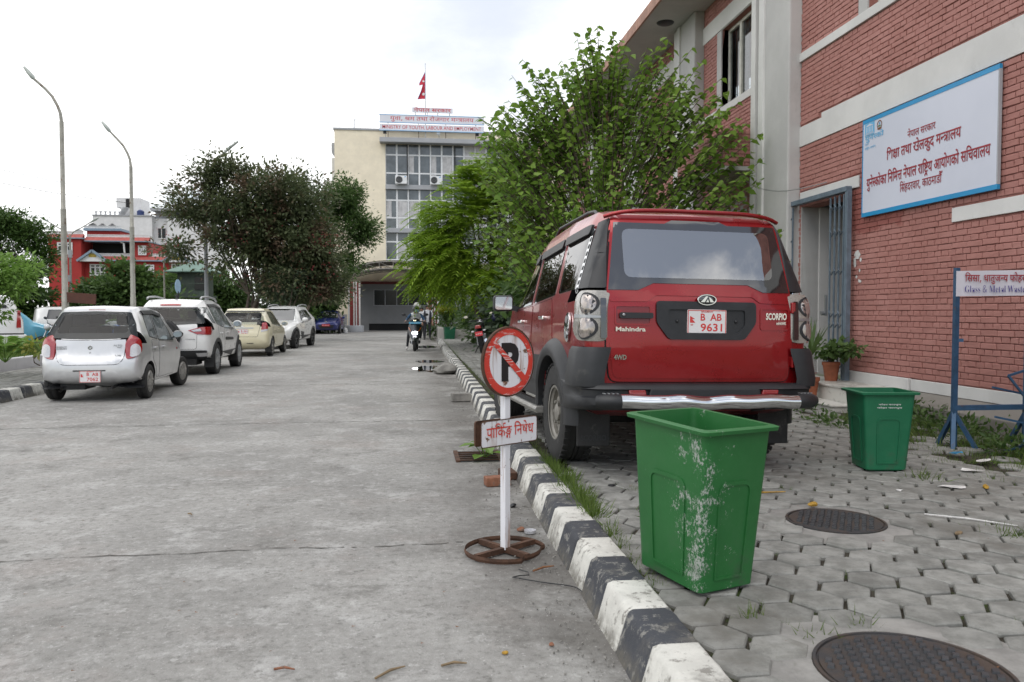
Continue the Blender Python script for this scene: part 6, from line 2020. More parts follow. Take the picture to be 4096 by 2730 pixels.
# handle pocket
pk = suv.panel('handle_pocket', rounded(rect(-0.665, 1.13, -0.40, 1.268), 0.02), 0, mat('pocket_red', (0.20, 0.008, 0.012), 0.4, 0.2, var=0.1, coat=0.6), 0.0135, 0.004, parent=tg)
suv.panel('handle_pocket_rim', rounded(rect(-0.67, 1.125, -0.395, 1.273), 0.022), 0, M_REDP, 0.019, 0.008, holes=[rounded(rect(-0.658, 1.137, -0.407, 1.261), 0.018)], parent=tg)
hd = suv.panel('tailgate_handle', rounded(rect(-0.637, 1.176, -0.388, 1.217), 0.014), 0, M_BLACK, 0.040, 0.022, parent=tg)
p, d = suv.ray(0, -0.61, 1.20)
b = MB()
b.ball(p - d * 0.046, 0.012, 10, 6, (1, 0.5, 1))
b.build('lock_barrel', M_STEEL, hd)
suv.badge('Mahindra', -0.552, 1.082, 0.030, 0.226, off=0.020)
bp = suv.panel('badge_pocket', rounded(rect(0.46, 1.10, 0.70, 1.262), 0.02), 0, M_REDP, 0.0185, 0.006, holes=[rounded(rect(0.468, 1.108, 0.692, 1.254), 0.018)], parent=tg)
suv.badge('SCORPIO', 0.592, 1.180, 0.048, 0.168, off=0.018)
suv.badge('mHAWK', 0.634, 1.142, 0.022, 0.08, off=0.018)
suv.badge('4WD', -0.63, 0.876, 0.034, 0.095, off=0.028)
# spoiler lip, stop lamp behind the glass, hinges
b = MB()
pts = []
for i in range(25):
 x = -0.70 + 1.40 * i / 24
 q, d = suv.ray(0, x * 0.93, 1.93)
 pts.append((x, q.y - 0.035 + 0.03 * (abs(x) / 0.7) ** 4, 1.985 - 0.05 * (abs(x) / 0.70) ** 5))
b.tube(pts, 0.016, 8)
b.build('spoiler_lip', M_REDP, suv.t, smooth=50)
p, d = suv.ray(0, 0.0, 1.79)
b = MB()
b.box((0.02, p.y + 0.05, 1.80), (0.20, 0.04, 0.055))
b.build('stop_lamp', M_TAIL, tg, bevel=0.012)
for z in (1.27, 0.86):
 p, d = suv.ray(0, 0.722, z)
 b = MB()
 b.box((0.735, p.y - 0.012, z), (0.035, 0.05, 0.085))
 b.build('hinge', M_REDP, tg, bevel=0.008)
def cornerp(sd, pts):
 return [(u * (1 if sd < 0 else -1), z) for u, z in pts]
for sd in (-1, 1):
 ang = 55 if sd < 0 else -55
 lo = [(-0.99, 1.375), (-0.685, 1.385), (-0.662, 1.30), (-0.662, 1.03), (-0.69, 1.005), (-0.93, 1.01), (-1.01, 1.05), (-1.03, 1.10), (-1.005, 1.17), (-1.04, 1.25), (-1.035, 1.33)]
 uo = 0.33
 a_ = R(55)
 def slant(x, z, depth):
  return (x * math.cos(a_) - depth * math.sin(a_), z)
 lo = [slant(-0.735, 1.375, 0.05), slant(-0.735, 1.30, 0.05), slant(-0.735, 1.02, 0.04), slant(-0.78, 1.005, 0.05), slant(-0.90, 1.012, 0.20), slant(-0.90, 1.06, 0.29), slant(-0.90, 1.12, 0.31), slant(-0.90, 1.19, 0.27), slant(-0.90, 1.27, 0.30), slant(-0.90, 1.34, 0.28), slant(-0.89, 1.375, 0.2)]
 lamp = suv.panel('tail_lamp', rounded(cornerp(sd, lo), 0.03), ang, M_SMOKE, 0.016, 0.02, res=0.04, bulge=0.03)
 for z_, r_ in ((1.275, 0.072), (1.105, 0.075)):
  u0, _ = slant(-0.855, 0, 0.11)
  u0 = u0 * (1 if sd < 0 else -1)
  suv.panel('lamp_ring', circ(u0, z_, r_ + 0.013, 22), ang, M_TRIM, 0.040, 0.004, parent=lamp, bulge=0.010, res=0.03)
  suv.panel('lamp_bowl', circ(u0, z_, r_, 20), ang, mat('lamp_bowl_%d' % (z_ * 100), (0.42, 0.37, 0.34), 0.12, 0.6, var=0.3, vs_=20, coat=1), 0.043, 0.004, parent=lamp, bulge=0.012, res=0.03)
 suv.panel('lamp_chrome', rounded(cornerp(sd, [slant(-0.74, 1.19, .05), slant(-0.90, 1.205, .27), slant(-0.90, 1.175, .27), slant(-0.74, 1.175, .05)]), 0.005), ang, M_STEEL, 0.048, 0.006, parent=lamp, res=0.04)
 suv.panel('lamp_side_strip', rounded([(sd * 0.735, 1.32), (sd * 0.775, 1.32), (sd * 0.775, 1.03), (sd * 0.735, 1.03)], 0.008), 0, M_GLOSSB, 0.036, 0.02, res=0.05)
 suv.panel('pillar_cover', rounded(cornerp(sd, [slant(-0.735, 1.395, 0.08), slant(-0.89, 1.395, 0.29), slant(-0.80, 1.66, 0.32), slant(-0.71, 1.90, 0.36), slant(-0.66, 1.925, 0.24), slant(-0.70, 1.66, 0.16)]), 0.015), ang, M_BLACK, 0.012, 0.02, res=0.05)
 for k, p in enumerate(side_w):
  cp = rounded(p, 0.025)
  ho = rounded([(y + (0.022 if i in (0, 3) else -0.022), z + (0.022 if i < 2 else -0.022)) for i, (y, z) in enumerate(p)], 0.025)
  fr_ = suv.panel('window_frame', cp, suv.side_a(sd), M_GLOSSB, 0.006, 0.01, holes=[ho], res=0.06)
  suv.panel('side_window', cp, suv.side_a(sd), M_TINTGLASS, 0.0045, 0.001, res=0.08, parent=fr_)
  t0, t1 = p[3], p[2]
  vz = [(t0[0] - 0.02, t0[1] + 0.02), (t1[0] + 0.05, t1[1] + 0.02), (t1[0] + 0.01, t1[1] - 0.055), (t0[0] - 0.01, t0[1] - 0.055)]
  suv.panel('rain_visor', rounded(vz, 0.02), suv.side_a(sd), M_BLACK, 0.03, 0.02, res=0.06, parent=fr_)
 gq = [(0.30, 1.36), (0.345, 1.36), (0.43, 1.86), (0.385, 1.86)]
 ga = suv.panel('quarter_garnish', rounded(gq, 0.02), suv.side_a(sd), M_CHROME, 0.010, 0.006, res=0.05)
 for i in range(9):
  t = (i + 0.5) / 9
  y_, z_ = 0.322 + 0.085 * t, 1.36 + 0.5 * t
  suv.panel('garnish_dot', circ(y_, z_, 0.011, 10, 0.019), suv.side_a(sd), M_BLACK, 0.013, 0.003, parent=ga, res=None)
 d1 = [(1.10, 1.345), (1.84, 1.30), (1.86, 0.50), (1.36, 0.50), (1.22, 0.86), (1.02, 0.98)]
 d2 = [(1.88, 1.30), (2.86, 1.25), (2.92, 0.85), (2.86, 0.50), (1.90, 0.50)]
 for q in (d1, d2):
  suv.gapped('door', rounded(q, 0.03), suv.side_a(sd), M_REDP, 0.005, 0.006, res=0.08, th=0.01)
 suv.panel('door_cladding', rounded([(1.32, 0.86), (3.02, 0.83), (3.02, 0.47), (1.42, 0.47)], 0.03), suv.side_a(sd), M_TRIM, 0.020, 0.02, res=0.08)
 if sd < 0:
  p_, d_ = suv.ray(90, -1.75, 0.60)
  letters('badge', suv.t, M_BLACK, 'SCORPIO', p_ - d_ * 0.022, (0, -1, 0), (0, 0, 1), 0.07, width=0.42, bold=0.03, lift=0.002)
 for wy in WH:
  fl = []
  for i in range(29):
   t = R(-22 + 224 * i / 28)
   fl.append(t)
  vs_f, fs_f = [], []
  for i, t in enumerate(fl):
   for (rad, off) in ((0.472, -0.03), (0.472, 0.062), (0.495, 0.078), (0.55, 0.070), (0.60, 0.028), (0.615, 0.0)):
    y_, z_ = wy + rad * math.cos(t), 0.40 + rad * math.sin(t)
    z_ = max(z_, 0.36)
    q, d = suv.ray(suv.side_a(sd), -y_ if sd < 0 else y_, max(z_, 0.53))
    vs_f.append((q.x + sd * off, y_, z_))
  m_ = 6
  for i in range(len(fl) - 1):
   for j in range(m_ - 1):
    fs_f.append((i * m_ + j, i * m_ + j + 1, (i + 1) * m_ + j + 1, (i + 1) * m_ + j))
  b = MB()
  b.add(vs_f, fs_f)
  b.build('wheel_arch_flare', M_TRIM, suv.t, smooth=50)
 b = MB()
 b.box((sd * 0.735, 0.33, 0.385), (0.26, 0.02, 0.36))
 mf = b.build('mud_flap', M_RUBBER, suv.t, bevel=0.008)
 if sd < 0:
  letters('badge', mf, M_BLACK, 'SCORPIO', (-0.735, 0.318, 0.25), (1, 0, 0), (0, 0, 1), 0.04, width=0.2, bold=0.03)
 b = MB()
 b.prism([(0.80, 0.36), (0.96, 0.35), (0.985, 0.385), (0.97, 0.41), (0.80, 0.415)], 1.30, 3.02, lambda u, v, w: (sd * u, w, v))
 rb = b.build('running_board', M_ALLOY, suv.t, bevel=0.006)
 for i in range(6):
  b = MB()
  b.b2((sd * (0.83 + 0.022 * i), 1.34, 0.4125), (sd * (0.838 + 0.022 * i), 2.98, 0.418))
  b.build('grip_rib', M_TRIM, rb)
 for y_, z_ in ((1.31, 1.185), (2.30, 1.155)):
  suv.handle(y_ + 0.05, z_, sd, M_CHROME, 0.17)
 b = MB()
 b.box((sd * 1.03, 2.72, 1.345), (0.21, 0.10, 0.165))
 mr = b.build('mirror', M_BLACK, suv.t, bevel=0.035, seg=3)
 b = MB()
 b.add([(sd * 1.03 + x, 2.6685, 1.345 + z) for x, z in rounded(rect(-0.088, -0.066, 0.088, 0.066), 0.025)], [tuple(range(20))])
 b.build('mirror_glass', M_CHROME, mr)
 b = MB()
 b.bar((sd * 0.84, 2.72, 1.28), (sd * 0.95, 2.72, 1.30), 0.09, 0.05)
 b.build('mirror_arm', M_BLACK, mr)
 b = MB()
 b.tube([(sd * 0.60, 0.75, 2.015), (sd * 0.60, 0.82, 2.05), (sd * 0.60, 1.0, 2.065), (sd * 0.60, 2.0, 2.05), (sd * 0.60, 2.2, 1.97)], 0.016, 8)
 b.build('roof_rail', M_BLACK, suv.t, smooth=50)
# fuel cap garnish on the left
cap = suv.panel('fuel_cap_garnish', circ(0.50, 1.105, 0.075, 24, 0.115), 90, M_CHROME, 0.014, 0.012, bulge=0.01, res=0.04)
suv.panel('fuel_cap_inset', circ(0.50, 1.165, 0.034, 14, 0.03), 90, M_STEEL, 0.026, 0.004, parent=cap, res=None)
suv.panel('fuel_cap_inset', circ(0.50, 1.045, 0.034, 14, 0.03), 90, M_STEEL, 0.026, 0.004, parent=cap, res=None)
# rear bumper
b = MB()
prof = [(0.10, 0.705), (0.02, 0.70), (0.0, 0.685), (-0.012, 0.665), (0.012, 0.655), (0.015, 0.61), (-0.015, 0.60), (-0.02, 0.55), (0.02, 0.52), (0.12, 0.50)]
vs_f, fs_f = [], []
xs_b = [-0.96, -0.955, -0.93, -0.88, -0.80, -0.6, -0.3, 0, 0.3, 0.6, 0.80, 0.88, 0.93, 0.955, 0.96]
ysh = [0.42, 0.30, 0.16, 0.07, 0.02, 0.0, 0, 0, 0, 0.0, 0.02, 0.07, 0.16, 0.30, 0.42]
for x, dy in zip(xs_b, ysh):
 for (y_, z_) in prof:
  vs_f.append((x, y_ + dy - 0.03, z_))
m_ = len(prof)
for i in range(len(xs_b) - 1):
 for j in range(m_ - 1):
  fs_f.append((i * m_ + j, i * m_ + j + 1, (i + 1) * m_ + j + 1, (i + 1) * m_ + j))
b.add(vs_f, fs_f)
bump = b.build('rear_bumper', M_TRIM, suv.t, smooth=40)
b = MB()
b.prism([(-0.44, 0.60), (-0.42, 0.668), (0.42, 0.668), (0.44, 0.60)], -0.055, -0.028, lambda u, v, w: (u, w, v))
b.build('bumper_step', M_TRIM, bump, bevel=0.008)
for sd in (-1, 1):
 b = MB()
 b.prism([(sd * 0.445, 0.612), (sd * 0.455, 0.66), (sd * 0.58, 0.66), (sd * 0.575, 0.612)], -0.04, -0.012, lambda u, v, w: (u, w, v))
 b.build('reflector', M_TAIL, bump, bevel=0.006)
 b = MB()
 pts = []
 vs_f, fs_f = [], []
 for i, (z_, o_) in enumerate(((0.68, 0.05), (0.74, 0.055), (0.84, 0.035), (0.93, 0.022), (0.965, 0.0))):
  for (xx, yy) in ((0.70, 0.03), (0.78, 0.02), (0.86, 0.05), (0.91, 0.12), (0.915, 0.22), (0.905, 0.36)):
   q = V((xx - 0.0, yy, 0)) - V((0, 0.3, 0))
   q = q.normalized() * o_
   if xx < 0.75 and z_ > 0.9:
    q *= 0.3
   vs_f.append((sd * (xx + q.x), yy + q.y * 0.6 - 0.01, z_))
 for i in range(4):
  for j in range(5):
   fs_f.append((i * 6 + j, i * 6 + j + 1, (i + 1) * 6 + j + 1, (i + 1) * 6 + j))
 b.add(vs_f, fs_f)
 b.build('bumper_corner', M_TRIM, bump, smooth=50)
# chrome guard bar with black ends, dented
b = MB()
pts, rs = [], []
for i in range(41):
 x = -0.675 + 1.35 * i / 40
 k = -0.10 * math.exp(-((x - 0.0) / 0.12) ** 2) * 0.25 - 0.10 * math.exp(-((x + 0.33) / 0.06) ** 2) * 0.12
 pts.append((x, -0.135 - 0.02 * (1 - (x / 0.7) ** 2) - k * 0.7, 0.585 + k * 0.5 + 0.004 * math.sin(x * 17)))
 rs.append(0.052)
b.tube(pts, rs, 16)
gd = b.build('guard_bar', M_CHROME, suv.t, smooth=60)
for sd in (-1, 1):
 b = MB()
 b.tube([(sd * 0.675, -0.135, 0.585), (sd * 0.70, -0.134, 0.585), (sd * 0.78, -0.12, 0.585), (sd * 0.83, -0.085, 0.585)], [0.054, 0.056, 0.058, 0.045], 14)
 b.build('guard_end', M_BLACK, gd, smooth=50)
 for i in range(4):
  b = MB()
  b.box((sd * (0.70 + 0.03 * i), -0.13 + 0.006 * i, 0.643), (0.014, 0.04, 0.006))
  b.build('guard_slot', M_STEEL, gd)
 b = MB()
 b.bar((sd * 0.45, -0.12, 0.56), (sd * 0.45, 0.25, 0.50), 0.05, 0.07)
 b.build('guard_bracket', M_BLACK, gd)
# underside: axle, spare and exhaust in shadow
b = MB()
b.tube([(-0.72, 0.82, 0.375), (0.72, 0.82, 0.375)], 0.05, 10)
b.ball((0.05, 0.82, 0.375), 0.14, 14, 8)
b.build('rear_axle', M_RUBBER, suv.t, smooth=50)
b = MB()
b.lathe([(0, 0), (0.33, 0), (0.35, 0.06), (0.35, 0.16), (0.2, 0.2), (0, 0.2)], 24, Mx.Translation((0, 0.45, 0.32)))
b.build('spare_wheel', M_RUBBER, suv.t, smooth=40)
b = MB()
b.tube([(-0.3, 0.05, 0.42), (-0.3, 0.7, 0.42)], 0.03, 8)
b.build('exhaust', M_RUST, suv.t)
b = MB()
b.tube([(0.0, 2.0, 2.0), (0.0, 1.98, 2.02), (0.0, 1.9, 2.08)], [0.02, 0.012, 0.004], 6)
b.build('aerial', M_BLACK, suv.t)
# ------------------------------------------------------------------ the other cars
def small_car(name, label, cat_paint, loc, rz, L, W, H, wb, ro, Rr, rear, top, belt, wt0, side, style, rim_m, cabin=True, tw=0.175, rimk=0.6, wheels_in=0.0, steer=0.0, group=None, zb=0.22, er=0.09, fplan=0.28, rplan=0.09, near=True, track=None):
 hw = W / 2
 sp = dict(L=L, R=Rr, tw=tw, rim=rimk, rr=0.09, er=er, floor=0.40, top=top, belt=belt, zb=[(0, zb + 0.1), (0.3, zb), (L - 0.4, zb), (L, zb + 0.05)],
    w=[(0, hw - 0.035), (0.5, hw), (L * 0.5, hw), (L - 0.7, hw - 0.02), (L, hw - 0.16)], wt=[(0, wt0 - 0.03), (0.6, wt0), (L * 0.5, wt0), (L * 0.62, wt0 + 0.04), (L * 0.72, hw - 0.1), (L, hw - 0.26)],
    sh=[(0, 0.72), (L, 0.66)], rear=rear, rplan=rplan, rfade=0.9, front=[(0.3, 0.03), (0.55, 0.0), (0.8, 0.05), (1.0, 0.16)], fplan=fplan, ffade=1.0)
 c = Car(name, label, sp, cat_paint, loc, rz, 'car', group=group)
 wy = (ro, ro + wb)
 c.arches(wy, Rr + 0.055)
 if cabin:
  for sd in (-1, 1):
   for p in side:
    c.hole(rounded(p, 0.03), c.side_a(sd))
  for a, o in cabin:
   c.hole(o, a)
 c.finish(bool(cabin))
 c.wheels(wy, track or hw - 0.01, style, rim_m, steer)
 gm = M_CARGLASS if cabin else M_FARGLASS
 if cabin:
  ws = [o for a, o in cabin if a == 180][0]
  c.panel('windscreen', grow(ws, -0.01), 180, M_CARGLASS, 0.003, 0.001, res=0.1)
  db = MB()
  db.box((0, L * 0.69, 0.80), (W - 0.22, 0.5, 0.3))
  db.build('dashboard', M_SEAT, c.t, bevel=0.05)
 for sd in (-1, 1):
  for p in side:
   big = grow(p, 0.018 if sum(a[0] * b[1] - b[0] * a[1] for a, b in zip(p, p[1:] + p[:1])) < 0 else -0.018)
   fr_ = c.panel('window_frame', rounded(big, 0.03), c.side_a(sd), M_BLACK, 0.004, 0.008, holes=[rounded(p, 0.025)], res=0.09)
   c.panel('side_window', rounded(p, 0.02), c.side_a(sd), gm, 0.003, 0.001, res=0.1, parent=fr_)
 return c
# silver hatchback, nearest on the left
M_SILVER = paint('silver_metallic_paint', (0.62, 0.625, 0.63), 0.5, 0.33, dust=0.05)
alto = small_car('parked_hatchback', 'silver hatchback with red tail lamps, first car of the row on the left', M_SILVER, (-4.90, 12.77, 0), 3.2, 3.43, 1.50, 1.475, 2.30, 0.54, 0.272,
     [(0.25, 0.05), (0.40, 0.0), (0.62, 0.01), (0.72, 0.06), (0.95, 0.10), (1.02, 0.14), (1.42, 0.42), (1.5, 0.46)],
     [(0, 1.45), (0.15, 1.46), (0.5, 1.475), (1.2, 1.48), (1.8, 1.42), (2.0, 1.36), (2.62, 0.98), (2.8, 0.93), (3.2, 0.82), (3.43, 0.72)],
     [(0, 0.98), (1.0, 0.92), (2.4, 0.86), (3.43, 0.65)], 0.56,
     [[(0.60, 0.99), (1.02, 0.94), (1.12, 1.37), (0.72, 1.37)], [(1.10, 0.93), (2.15, 0.88), (1.75, 1.33), (1.20, 1.37)]], 'cap', M_ALLOY,
     cabin=[(0, rounded(rect(-0.50, 1.05, 0.50, 1.34), 0.08)), (180, [(-0.60, 0.99), (0.60, 0.99), (0.50, 1.36), (-0.50, 1.36)])], steer=R(-9), tw=0.165, rimk=0.61)
A = alto
A.seats([(0.75, 0.55), (1.55, 0.55)])
b = MB()
b.tube([(0.33 + 0.17 * math.cos(t * 0.4), 2.1 + 0.05 * math.sin(t * 0.4), 0.93 + 0.16 * math.sin(t * 0.4)) for t in range(16)], 0.014, 6, closed=True)
b.build('steering_wheel', M_BLACK, A.t, smooth=50)
wo = [(-0.655, 0.985), (-0.3, 0.965), (0, 0.96), (0.3, 0.965), (0.655, 0.985), (0.59, 1.20), (0.50, 1.375), (0.0, 1.39), (-0.50, 1.375), (-0.59, 1.20)]
A.panel('window_border', rounded(wo, 0.03), 0, M_BLACK, 0.008, 0.01, holes=[rounded([(-0.52, 1.05), (0.52, 1.05), (0.46, 1.345), (-0.46, 1.345)], 0.07)], res=0.06)
A.panel('rear_window', rounded(wo, 0.03), 0, M_CARGLASS, 0.010, 0.001, res=0.07)
A.gapped('tailgate', rounded([(-0.50, 0.955), (-0.25, 0.94), (0.25, 0.94), (0.50, 0.955), (0.475, 0.66), (0.40, 0.575), (-0.40, 0.575), (-0.475, 0.66)], [0.02, 0.05, 0.05, 0.02, 0.05, 0.08, 0.08, 0.05]), 0, M_SILVER, 0.006, 0.008, res=0.06)
A.panel('plate_recess', rounded([(-0.36, 0.485), (0.36, 0.485), (0.50, 0.27), (-0.50, 0.27)], 0.05), 0, M_SILVER, 0.003, 0.004, res=0.06)
A.panel('garnish', rounded(rect(-0.23, 0.475, 0.23, 0.492), 0.004), 0, M_BLACK, 0.012, 0.012)
A.plate((0.02, 0.395), 0.30, 0.175, 0, M_PLATE, [('B  AB', 0.035, 0.012, 0.048, 0.165), ('7062', 0.035, -0.064, 0.050, 0.160), ('BAGMATI', 0, 0.068, 0.012, 0.09)], M_PLATE_RED, off=0.03)
A.badge('MARUTI', -0.41, 0.835, 0.020, 0.155, off=0.010, m=M_STEEL)
A.badge('SUZUKI', -0.41, 0.805, 0.024, 0.155, off=0.010, m=M_STEEL)
A.badge('ALTO', 0.39, 0.85, 0.026, 0.125, off=0.010, m=M_STEEL)
A.badge('800', 0.41, 0.825, 0.014, 0.06, off=0.010, m=M_STEEL)
A.badge('LXi', 0.40, 0.70, 0.022, 0.08, off=0.010, m=M_STEEL)
p, d = A.ray(0, 0, 0.83)
b = MB()
for q in ([(-0.035, 0.008), (0.002, 0.034), (0.036, 0.012), (0.024, 0.004), (0.004, 0.018), (-0.016, 0.005), (-0.006, -0.003), (-0.020, -0.003)], [(0.035, -0.008), (-0.002, -0.034), (-0.036, -0.012), (-0.024, -0.004), (-0.004, -0.018), (0.016, -0.005), (0.006, 0.003), (0.020, 0.003)]):
 b.prism(q, -0.016, -0.008, lambda u, v, w: (p.x + u, p.y + w, p.z + v))
b.build('emblem', M_CHROME, A.t)
b = MB()
b.ball((p.x, p.y - 0.02, 0.755), 0.015, 12, 6, (1, 0.5, 1))
b.build('lock_barrel', M_STEEL, A.t, smooth=50)
for sd in (-1, 1):
 a_ = 40 if sd < 0 else -40
 k = 1 if sd < 0 else -1
 A.panel('tail_lamp', rounded([(k * u, z) for u, z in [(-0.515, 0.67), (-0.43, 0.655), (-0.445, 0.90), (-0.535, 1.035), (-0.665, 0.945), (-0.675, 0.76)]], [0.06, 0.02, 0.04, 0.03, 0.05, 0.08]), a_, M_TAIL, 0.014, 0.02, res=0.05, bulge=0.015)
 A.panel('reversing_lens', rounded([(k * u, z) for u, z in [(-0.535, 0.69), (-0.475, 0.685), (-0.50, 0.86), (-0.58, 0.90), (-0.645, 0.82), (-0.63, 0.73)]], 0.05), a_, M_CLEAR, 0.028, 0.014, res=0.05, bulge=0.008)
 A.panel('bumper_corner_guard', rounded([(k * u, z) for u, z in [(-0.73, 0.42), (-0.60, 0.30), (-0.42, 0.27), (-0.42, 0.205), (-0.70, 0.20)]], 0.02), a_, M_BLACK, 0.012, 0.015, res=0.05)
 A.gapped('door', rounded([(1.10, 0.90), (2.16, 0.845), (2.20, 0.60), (2.16, 0.30), (1.10, 0.30)], 0.05), A.side_a(sd), M_SILVER, 0.004, 0.006, res=0.09)
 A.gapped('door', rounded([(0.66, 0.93), (1.06, 0.905), (1.06, 0.30), (0.93, 0.32), (0.88, 0.5), (0.72, 0.60)], 0.04), A.side_a(sd), M_SILVER, 0.004, 0.006, res=0.09)
 A.panel('rain_visor', rounded([(0.66, 1.40), (1.30, 1.41), (1.80, 1.34), (1.76, 1.29), (1.28, 1.345), (0.70, 1.335)], 0.02), A.side_a(sd), M_BLACK, 0.025, 0.015, res=0.08)
 for y_ in (0.80, 1.36):
  A.handle(y_, 0.80, sd, M_SILVER, 0.13)
 A.mirror(2.02, 0.95, sd, M_GLOSSB, 0.8)
 A.panel('side_repeater', circ(2.36, 0.72, 0.022, 10), A.side_a(sd), M_TAIL, 0.010, 0.01, res=None)
b = MB()
b.box((0.0, 0.03, 1.40), (0.24, 0.05, 0.03))
b.v = [(x, y + 0.42, z) for x, y, z in b.v]
b.build('stop_lamp', M_TAIL, A.t)
b = MB()
b.tube([(-0.5, 0.54, 0.25), (0.5, 0.54, 0.25)], 0.04, 8).tube([(0.30, 0.02, 0.21), (0.30, 0.5, 0.24)], 0.022, 8).box((-0.3, 0.45, 0.24), (0.35, 0.5, 0.12))
b.build('rear_axle', M_RUBBER, A.t)
# white compact SUV with the spare wheel on its tailgate
M_WCAR = paint('white_car_paint', (0.76, 0.76, 0.745), 0.0, 0.3, dust=0.06)
eco = small_car('parked_compact_suv', 'white compact SUV with spare wheel on its back, behind the silver hatchback', M_WCAR, (-5.21, 17.72, 0), 1.0, 3.95, 1.765, 1.66, 2.45, 0.72, 0.335,
    [(0.3, 0.12), (0.5, 0.0), (0.75, 0.0), (1.0, 0.02), (1.1, 0.05), (1.5, 0.26), (1.66, 0.34)],
    [(0, 1.56), (0.2, 1.60), (0.7, 1.66), (1.6, 1.665), (2.2, 1.58), (2.95, 1.08), (3.2, 1.03), (3.7, 0.92), (3.95, 0.85)],
    [(0, 1.14), (1.0, 1.06), (2.6, 0.97), (3.95, 0.8)], 0.60,
    [[(0.42, 1.16), (0.62, 1.13), (0.66, 1.46), (0.50, 1.46)], [(0.74, 1.12), (1.34, 1.04), (1.42, 1.52), (0.86, 1.51)], [(1.42, 1.03), (2.45, 0.98), (2.0, 1.47), (1.52, 1.52)]], 'cap', M_STEEL,
    cabin=[(0, rounded(rect(-0.60, 1.16, 0.60, 1.46), 0.05)), (180, [(-0.68, 1.10), (0.68, 1.10), (0.56, 1.54), (-0.56, 1.54)])], zb=0.30, er=0.10, tw=0.21, rimk=0.66)
E_ = eco
E_.seats([(0.9, 0.62), (1.8, 0.62)])
wo = [(-0.745, 1.13), (0, 1.09), (0.745, 1.13), (0.66, 1.48), (-0.66, 1.48)]
E_.panel('window_border', rounded(wo, 0.03), 0, M_BLACK, 0.008, 0.01, holes=[rounded(rect(-0.57, 1.17, 0.57, 1.44), 0.05)], res=0.06)
E_.panel('rear_window', rounded(wo, 0.03), 0, M_CARGLASS, 0.010, 0.001, res=0.07)
E_.gapped('tailgate', rounded([(-0.60, 1.12), (0.60, 1.12), (0.58, 0.58), (-0.58, 0.58)], 0.05), 0, M_WCAR, 0.006, 0.006, res=0.07)
E_.panel('stop_lamp', rounded(rect(-0.21, 1.515, 0.21, 1.555), 0.01), 0, M_TAIL, 0.02, 0.03, res=0.06)
E_.panel('rear_cladding', rounded([(-0.80, 0.55), (0.80, 0.55), (0.74, 0.32), (-0.74, 0.32)], 0.04), 0, M_TRIM, 0.025, 0.03, res=0.07)
E_.badge('TITANIUM', 0.46, 0.78, 0.022, 0.2, off=0.010, m=M_STEEL)
b = MB()
p, d = E_.ray(0, -0.05, 0.86)
mt = Mx.Translation((-0.05, p.y - 0.10, 0.87)) @ Mx.Rotation(R(90), 4, 'X')
b.lathe([(0.20, -0.09), (0.22, -0.095), (0.31, -0.09), (0.335, -0.06), (0.34, 0.0), (0.335, 0.06), (0.31, 0.09), (0.22, 0.095), (0.20, 0.09)], 40, mt, close=True)
sw = b.build('spare_wheel', M_RUBBER, E_.t, smooth=40)
b = MB()
b.lathe([(0.0, 0.085), (0.12, 0.09), (0.19, 0.075), (0.215, 0.04), (0.215, -0.05), (0, -0.05)], 32, mt)
b.build('spare_cover', M_WCAR, sw, smooth=40)
